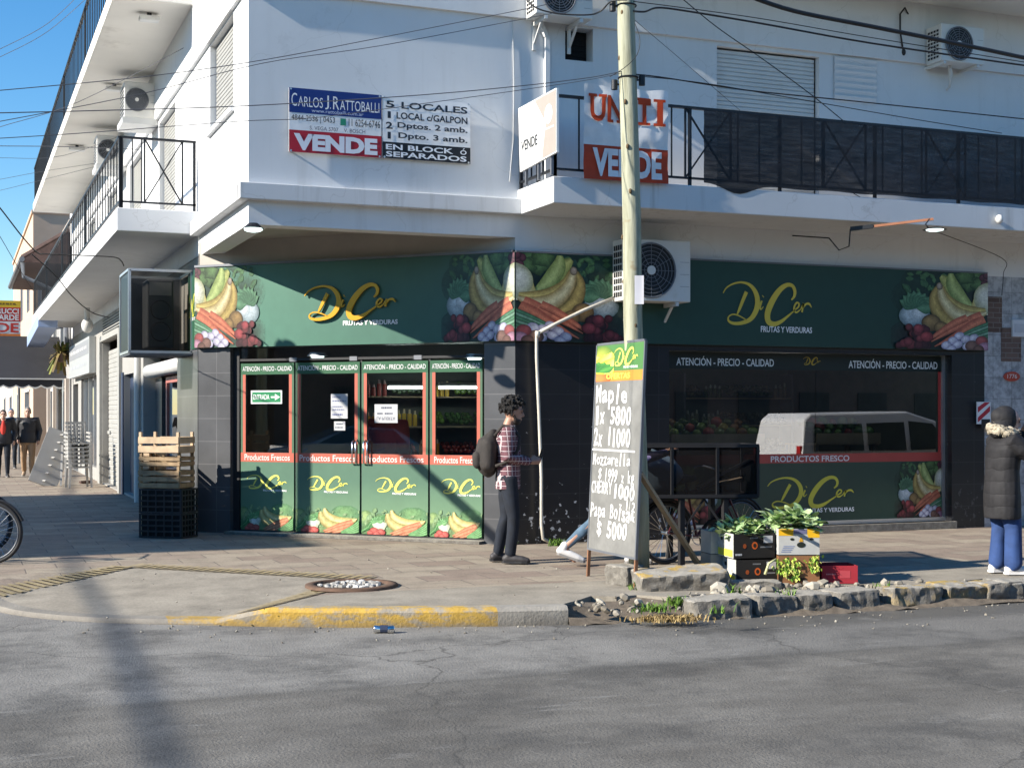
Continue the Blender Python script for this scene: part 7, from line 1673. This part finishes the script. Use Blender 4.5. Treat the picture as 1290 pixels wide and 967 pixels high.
# shopper in red behind the door glass
pr_ = V((5.22, 17.50, 0.0))
person('shopper in a wide red jacket inside behind the right door', (pr_.x, pr_.y, .012), rad(40), {**Jd, 'head': (.08, 0, 1.55), 'neck': (.03, 0, 1.46)}, dict(skin=M['skin'], top=M['redknit'], topname='jacket', trousers=M['jeans'], shoes=M['black'], hair=M['hair'], fat=1.5, sleeve=1.6, hem=.12))
# ------------------------------------------------------------------ side street beyond the corner building
M['peach'] = mat('peach plaster', (.58, .42, .30), .8, var=.1, scale=1.2, dirt=(.42, .32, .26), dsc=.7); M['beige'] = mat('beige plaster', (.52, .45, .39), .8, var=.1, scale=1.2)
M['grey_w'] = mat('grey plaster', (.34, .33, .32), .8, var=.1); M['rooft'] = mat('clay roof tiles', (.085, .05, .042), .8, var=.3, scale=6); M['canvas'] = mat('dark grey canvas', (.022, .022, .026), .8, var=.15, scale=2)
M['brownst'] = mat('brown stone', (.16, .10, .08), .6, var=.2)
def house(lab, x0, y0, y1, h, depth, mt, wins=(), eave=None):
    t = thing('house', lab, 'house', (x0, y0, 0)); F = Fr((x0, 0, 0), (0, -1, 0), (-1, 0, 0)); m_ = MB()
    holes(m_, F, -y1, -y0, 0, h, [(-b, -a, z0, z1, .25) for a, b, z0, z1, *_ in wins]); m_.face([(x0, y0, 0), (x0+depth, y0, 0), (x0+depth, y0, h), (x0, y0, h)]); m_.face([(x0, y1, 0), (x0+depth, y1, 0), (x0+depth, y1, h), (x0, y1, h)]); m_.face([(x0, y0, h), (x0+depth, y0, h), (x0+depth, y1, h), (x0, y1, h)]); m_.face([(x0+depth, y0, 0), (x0+depth, y1, 0), (x0+depth, y1, h), (x0+depth, y0, h)])
    m_.build('wall', mt, t, recalc=False)
    for a, b, z0, z1, *k in wins:
        m_ = MB(); m_.fbox(F, -b, -a, z0, z1, -.25, -.22); w_ = m_.build('window' if z0 > .5 else 'door', k[0] if k else M['darkgap'], t)
        m_ = MB()
        for u in (-b, -a-.06): m_.fbox(F, u, u+.06, z0, z1, -.2, .03)
        m_.fbox(F, -b, -a, z1-.06, z1, -.2, .03); m_.build('frame', M['whitepaint'], w_)
    m_ = MB(); m_.box((x0-.06, y0-.05, h), (x0+depth+.05, y1+.05, h+.12)); m_.build('coping', mt, t)
    return t, F
h1, F1 = house('low grey shop building with awning just beyond the white corner building', 3.0, 42.05, 52, 5.4, 9, M['grey_w'], [(43, 45, .1, 2.3), (46.2, 47.6, .1, 2.5, M['brownst']), (48.6, 50.5, .6, 2.4), (44, 45.5, 3.4, 4.8), (47.5, 49, 3.4, 4.8)])
m_ = MB()
for y in (42.4, 45.6, 48.1, 51.2): m_.box((2.9, y-.2, .75), (3.0, y+.2, 2.6))
m_.build('pilaster', M['beige'], h1); m_ = MB()
for y in (42.4, 45.6, 48.1, 51.2): m_.box((2.88, y-.22, 0), (3.0, y+.22, .75))
m_.build('plinth', M['brownst'], h1)
# tiled eave with gutter
m_ = MB(); m_.face([(1.75, 42.1, 6.0), (1.75, 51.5, 6.0), (3.6, 51.5, 7.2), (3.6, 42.1, 7.2)]); m_.face([(1.75, 42.1, 5.9), (1.75, 51.5, 5.9), (3.6, 51.5, 5.9), (3.6, 42.1, 5.9)]); m_.face([(1.75, 42.1, 5.9), (1.75, 42.1, 6.0), (3.6, 42.1, 7.2), (3.6, 42.1, 5.9)])
for k in range(24): y = 42.2+k*.39; m_.tube([(1.72, y, 6.04), (3.6, y, 7.24)], .09, 6)
rf_ = m_.build('roof', M['rooft'], h1, recalc=False); m_ = MB(); m_.box((3.0, 42.1, 5.4), (9, 51.5, 7.2)); m_.build('upper_wall', M['beige'], h1)
m_ = MB(); m_.tube([(1.7, 42.0, 5.98), (1.7, 51.5, 5.98)], .08, 8); m_.tube([(1.72, 42.2, 5.95), (1.75, 42.2, 5.5), (2.9, 42.2, 5.0), (2.95, 42.2, 3)], .06, 8); m_.build('gutter', M['grey_iron'], rf_)
# awning across the pavement
t = thing('awning', 'dark grey canvas awning with a scalloped pale edged valance over the side pavement', 'awning', (2.9, 43.5, 2.3))
xa, xb, ya, yb = -1.2, 2.98, 43.2, 46.2; m_ = MB()
m_.face([(xa, ya, 2.62), (xb, ya, 2.62), (xb, yb, 4.0), (xa, yb, 4.0)]); m_.face([(xb, ya, 2.62), (xb, yb, 2.62), (xb, yb, 4.0)]); m_.face([(xa, ya, 2.62), (xa, yb, 2.62), (xa, yb, 4.0)]); m_.build('canvas', M['canvas'], t)
m_ = MB(); n = 12; z = lambda x: 2.40-.07*abs(math.sin((x-xa)/(xb-xa)*math.pi*n)); q = 120; e_ = MB()
for k in range(q):
    a, b = xa+(xb-xa)*k/q, xa+(xb-xa)*(k+1)/q; m_.face([(a, ya-.005, z(a)), (b, ya-.005, z(b)), (b, ya-.005, 2.62), (a, ya-.005, 2.62)]); e_.face([(a, ya-.012, z(a)-.02), (b, ya-.012, z(b)-.02), (b, ya-.012, z(b)+.025), (a, ya-.012, z(a)+.025)])
v_ = m_.build('valance', M['canvas'], t); e_.fbox(Fr((0, ya-.01, 0), (1, 0, 0), (0, -1, 0)), xa, xb, 2.58, 2.62, 0, .02); e_.build('pale_edge', M['acwhite'], v_)
m_ = MB()
for x in (xa+.1, xb-.08): m_.cyl((x, ya, 0), (x, ya, 2.62), .025)
m_.build('pole', M['alu'], t)
h2, F2 = house('peach house with a brown shuttered window rising behind the awning', 2.6, 54.5, 74, 9.0, 12, M['peach'], [(57, 59, 5.6, 7.6), (63, 65, 5.6, 7.6), (57, 61, .1, 2.5), (66, 69, .1, 2.5)])
m_ = MB(); m_.fbox(Fr((0, 54.5, 0), (1, 0, 0), (0, -1, 0)), 2.75, 4.1, 4.6, 6.3, .002, .06); fw = m_.build('window_surround', M['whitepaint'], h2); m_ = MB(); m_.fbox(Fr((0, 54.5, 0), (1, 0, 0), (0, -1, 0)), 2.9, 4.0, 4.7, 6.15, .062, .08); m_.build('shutter', mat('brown shutter', (.20, .10, .05), .7), fw)
house('pale far house further along the side street', 2.6, 74.3, 100, 6.5, 10, M['beige'], [(76, 78, 3.6, 5.2), (82, 84, 3.6, 5.2), (76, 79, .1, 2.5), (86, 89, .1, 2.5)])
# boards on the side street
t = thing('sale_board', 'yellow red and white sale board cut by the left edge of the view', 'sign', tuple(atF(0, 430, 44)))
FS = Fr((0, (atF(0, 405, 44)).y, 0), (1, 0, 0), (0, -1, 0)); u1, zt_ = FS.uv(26, 379); _, zb_ = FS.uv(26, 431); u0 = u1-1.85; Hh = zt_-zb_; W = u1-u0; m_ = MB()
m_.fbox(FS, u0, u1, zb_, zt_, -.04, 0, 0, WHT)
for e, f, c in ((0, .16, '#e8c02a'), (.16, .50, '#c8352c'), (.80, 1, '#e07a2a')): m_.face([FS(u0, zt_-Hh*f, .003), FS(u1, zt_-Hh*f, .003), FS(u1, zt_-Hh*e, .003), FS(u0, zt_-Hh*e, .003)], 0, hx(c))
m_.build('board', M['print'], t, recalc=False); m_ = MB()
for s, a, b, e, f, c in (('RUCCI', .62, .97, .19, .32, WHT), ('IARDE', .62, .97, .34, .47, WHT), ('VENDE', .05, .97, .54, .77, hx('#c8352c')), ('~~~', .55, .92, .04, .12, hx('#7a5a1a')), ('~~~', .5, .92, .85, .95, hx('#b0521a'))): txt(m_, FS, s, u0+W*a, zt_-Hh*f, u0+W*b, zt_-Hh*e, .006, c, bold=.03)
m_.build('lettering', M['print'], t, recalc=False)
m_ = MB(); m_.cyl(FS(u1-.05, zb_, -.06), FS(u1-.05, 0, -.06), .04); m_.cyl(FS(u0+.1, zb_, -.06), FS(u0+.1, 0, -.06), .04); m_.build('post', M['grey_iron'], t)
t = thing('shop_board', 'white shop board with a grey heading on the side street wall', 'sign', (2.9, 37.5, 2.5)); m_ = MB(); m_.fbox(FB, -40.6, -34.3, 2.55, 3.42, .01, .16, 0, (.42, .44, .44)); m_.fbox(FB, -40.4, -34.5, 3.02, 3.36, .16, .165, 0, (.30, .31, .33)); m_.build('box', M['print'], t)
m_ = MB(); txt(m_, FB, '~~~', -40, 3.12, -35, 3.27, .168, (.6, .6, .6)); txt(m_, FB, '~~~', -40, 2.72, -35.2, 2.88, .164, (.45, .47, .5)); m_.build('lettering', M['print'], t, recalc=False)
p0 = onX(50, 432, 2.3); t = thing('lit_sign', 'tilted pale blue sign box under the end of the side balcony', 'sign', tuple(p0)); m_ = MB(); m_.bar(onX(45, 430, 2.2), onX(60, 404, 2.2), .5, .35, 0, (.35, .45, .68)); m_.build('box', M['print'], t, bevel=.02); m_ = MB(); m_.cyl(p0+V((.2, 0, .4)), V((3.05, p0.y, p0.z+.5)), .03); m_.build('bracket', M['grey_iron'], t)
p0 = onX(78, 445, 2.75); t = thing('hanging_plant', 'straggly hanging plant by the white shop board', 'plant', tuple(p0)); m_ = MB(); m_.cyl(p0, p0-V((0, 0, .25)), .16, .11); m_.build('pot', M['brownst'], t); m_ = MB(); rz_ = random.Random(4)
for _ in range(90):
    a = rz_.random()*6.283; l = rz_.uniform(.2, .9); q = p0+V((.12*math.cos(a), .12*math.sin(a), .05)); e = q+V((.35*math.cos(a)*l, .35*math.sin(a)*l, .35-1.3*l*l)); s = V((-math.sin(a), math.cos(a), 0))*.035; m_.face([q-s, q+s, e+s, e-s], 0, hx(rz_.choice(['#7a7a3a', '#5f6a34', '#8a7a4a', '#6a5a3a'])))
m_.build('foliage', M['matt'], t, recalc=False)
# scaffold of the small pergola rail between balcony end and awning
# white plastic chairs stacked on a folded table
cp = onG(88, 612); t0 = None
def chair_stack():
    base = V((2.36, 31.6, 0)); M['chairw'] = mat('white plastic chair', (.40, .39, .37), .5, var=.06, dirt=(.4, .37, .32), dsc=4)
    def make(i, t):
        L = WM[t.name]; P = lambda x, y, z: L @ V((x, y, z))
        m_ = MB(); m_.add([P(*q) for z in (.42, .45) for q in ((-.22, -.22, z), (.22, -.22, z), (.22, .22, z), (-.22, .22, z))], [(3,2,1,0),(4,5,6,7),(0,1,5,4),(1,2,6,5),(2,3,7,6),(3,0,4,7)]); m_.build('seat', M['chairw'], t)
        m_ = MB()
        for k in range(5): m_.bar(P(-.18+k*.09, .22, .45), P(-.18+k*.09, .32, .86), .05, .02)
        m_.bar(P(-.22, .33, .87), P(.22, .33, .87), .05, .06); m_.build('backrest', M['chairw'], t)
        for x, y in ((-.2, -.2), (.2, -.2), (-.2, .2), (.2, .2)): m_ = MB(); m_.bar(P(x*1.15, y*1.15, 0), P(x, y, .43), .05, .04); m_.build('leg', M['chairw'], t)
        for x in (-.23, .23): m_ = MB(); m_.bar(P(x, -.2, .43), P(x, -.18, .64), .03, .04); m_.bar(P(x, -.2, .65), P(x, .3, .67), .05, .03); m_.build('armrest', M['chairw'], t)
    t = thing('plastic_chair', 'lowest white plastic chair of the tall stack on the side pavement', 'chair', (2.42, 31.3, .0), rad(6), 'stacked white plastic chairs'); make(0, t)
    for k in range(1, 7): dup(t, (2.42, 31.3+.012*k, .085*k), rad(6), ('topmost white plastic chair of the tall stack on the side pavement' if k == 6 else 'white plastic chair nested inside the tall stack on the side pavement'), 'stacked white plastic chairs')
chair_stack()
t = thing('folded_table', 'white slatted folding table leaning against the stacked chairs', 'table', (1.95, 32.4, 0)); m_ = MB(); a, b = V((1.72, 32.2, .02)), V((2.18, 32.6, 1.18)); m_.bar(a, b, .62, .05, up=(0, 1, 0)); m_.build('top', M['chairw'], t)
m_ = MB()
for k in range(7): p = a.lerp(b, (k+.5)/7); m_.bar(p+V((-.03, -.04, .01)), p+V((.0, -.035, .03)), .5, .012)
m_.bar(V((2.10, 32.0, .0)), V((2.16, 32.4, .95)), .04, .04); m_.build('leg', M['chairw'], t)
rock('brick_piece', 'small reddish brick piece on the side pavement by the white shutter', tuple(onG(107, 609))[:2]+(.03,), (.22, .10, .08), .4, 51, 'rooft', cat='brick')

# ------------------------------------------------------------------ parked vehicles and houses across the road (seen in the panes)
def vehicle(name, lab, o, rz, prof, W, paint, cat, wins):
    t = thing(name, lab, cat, o, rz); L = WM[t.name]; P = lambda x, y, z: L @ V((x, y, z)); m_ = MB(); n = len(prof)
    def sec(y, ins): return [P(x, y*(1-ins*max(0, z-.95)/.8), z) for x, z in prof]
    A_ = sec(-W/2, .16); B_ = sec(W/2, .16); m_.add(A_+B_, [tuple(range(n)), tuple(range(2*n-1, n-1, -1))]+[(i, n+i, n+(i+1) % n, (i+1) % n) for i in range(n)]); m_.build('body', paint, t, bevel=.04)
    for (x0, z0, x1, z1, x2, z2, x3, z3) in wins:
        for s in (-1, 1):
            g_ = lambda x, z: P(x, s*(W/2*(1-.16*max(0, z-.95)/.8)+.006), z)
            m_ = MB(); m_.face([g_(x0, z0), g_(x1, z1), g_(x2, z2), g_(x3, z3)]); m_.build('window', M['carglass'], t)
    for x in (.78, prof[0][0]+0 if False else 3.35):
        for s in (-1, 1):
            m_ = MB(); m_.cyl(P(x, s*(W/2-.2), .32), P(x, s*(W/2+.01), .32), .32, n=24); w_ = m_.build('wheel', M['rubber'], t, bevel=.02); m_ = MB(); m_.cyl(P(x, s*(W/2+.0), .32), P(x, s*(W/2+.02), .32), .20, n=20); m_.build('rim', M['alu'], w_)
    return t, P
M['carglass'] = mat('dark car glass', (.012, .014, .016), .05, spec=.8); M['vanwhite'] = mat('white van paint', (.78, .78, .78), .25, var=.02); M['carblue'] = mat('dark blue car paint', (.035, .05, .09), .15, .3, var=.05, spec=.7)
pv_ = [(.0, .35), (.0, .95), (.10, 1.62), (.25, 1.74), (2.4, 1.78), (3.05, 1.60), (3.55, 1.12), (4.15, 1.0), (4.25, .75), (4.25, .35)]
vt, VP = vehicle('parked_van', 'white van parked along the kerb, mirrored in the wide shop window', (14.25, 9.35, ROADZ), 0, pv_, 1.72, M['vanwhite'], 'van', [(.25, 1.05, 1.35, 1.05, 1.35, 1.55, .32, 1.55), (1.45, 1.05, 2.3, 1.05, 2.3, 1.58, 1.45, 1.56), (2.4, 1.05, 3.4, 1.08, 2.95, 1.55, 2.4, 1.6)])
m_ = MB(); m_.face([VP(.035, -.62, 1.08), VP(.035, .62, 1.08), VP(.095, .52, 1.52), VP(.095, -.52, 1.52)][::-1]); 
m_ = MB(); m_.add([VP(-.012, y, z) for y, z in ((-.25, .72), (.25, .72), (.25, .84), (-.25, .84))], [(0, 1, 2, 3)]); m_.build('number_plate', M['black'], vt)
for s in (-1, 1): m_ = MB(); m_.box(tuple(VP(-.02, s*.74-.06, .8)), tuple(VP(.03, s*.74+.06, 1.15))); m_.build('tail_light', mat('tail light', (.4, .02, .02), .2), vt)
pc_ = [(.0, .32), (.0, .85), (.25, 1.02), (.8, 1.36), (1.9, 1.44), (2.9, 1.05), (3.9, .92), (4.15, .7), (4.15, .32)]
wn_ = [(.55, 1.02, 1.5, 1.02, 1.5, 1.36, .85, 1.33), (1.6, 1.02, 2.75, 1.03, 1.95, 1.40, 1.6, 1.38)]
ct, CP = vehicle('parked_car', 'dark blue car parked across the side street, mirrored in the corner doors', (-11.2, 6.2, ROADZ), rad(90), pc_, 1.68, M['carblue'], 'car', wn_)
ct2, _ = vehicle('parked_car', 'pale grey car parked behind the dark blue one across the side street', (-11.2, 11.4, ROADZ), rad(90), pc_, 1.68, mat('grey car paint', (.40, .41, .43), .2, .4, var=.03), 'car', wn_)
M['shutg'] = mat('dull grey shutter', (.07, .065, .06), .9, var=.2)
def block(lab, x0, y0, x1, y1, h, mt, side):
    t = thing('house', lab, 'house', ((x0+x1)/2, (y0+y1)/2, 0)); m_ = MB(); m_.box((x0, y0, ROADZ), (x1, y1, h)); m_.build('wall', mt, t)
    m_ = MB(); m_.box((x0-.1, y0-.1, h), (x1+.1, y1+.1, h+.3)); m_.build('coping', M['beige'], t)
    F = Fr((x1, 0, 0), (0, 1, 0), (1, 0, 0)) if side == 'x' else Fr((0, y1, 0), (-1, 0, 0), (0, 1, 0)); a, b = (y0, y1) if side == 'x' else (-x1, -x0); u = a+.8
    k = 0
    while u < b-1.6:
        for z0, z1 in ((.1, 2.3), (3.6, 5.0), (6.6, 8.0)):
            if z1 > h-.3: continue
            m_ = MB(); m_.fbox(F, u, u+1.2, z0, z1, .004, .05); w_ = m_.build('door' if z0 < 1 else 'window', M['shutg'], t)
        u += 2.4; k += 1
    return t
block('grey house across the side street whose shade falls on the pavement', -24, 15.3, -13.2, 19.9, 9.0, M['grey_w'], 'x')
block('taller beige house across the side street beyond the grey one', -24, 20.2, -13.2, 27.0, 10.6, M['beige'], 'x')
block('low brown house across the side street, mirrored in the corner doors', -24, -6, -14.2, 14.4, 4.2, M['brownst'], 'x')
block('brown house row across the road, mirrored in the wide window', -6, -22, 16, -9, 7.0, M['brownst'], 'y')
block('dark brick house across the road further right, mirrored in the wide window', 16.4, -22, 48, -9, 8.5, M['brownst'], 'y')
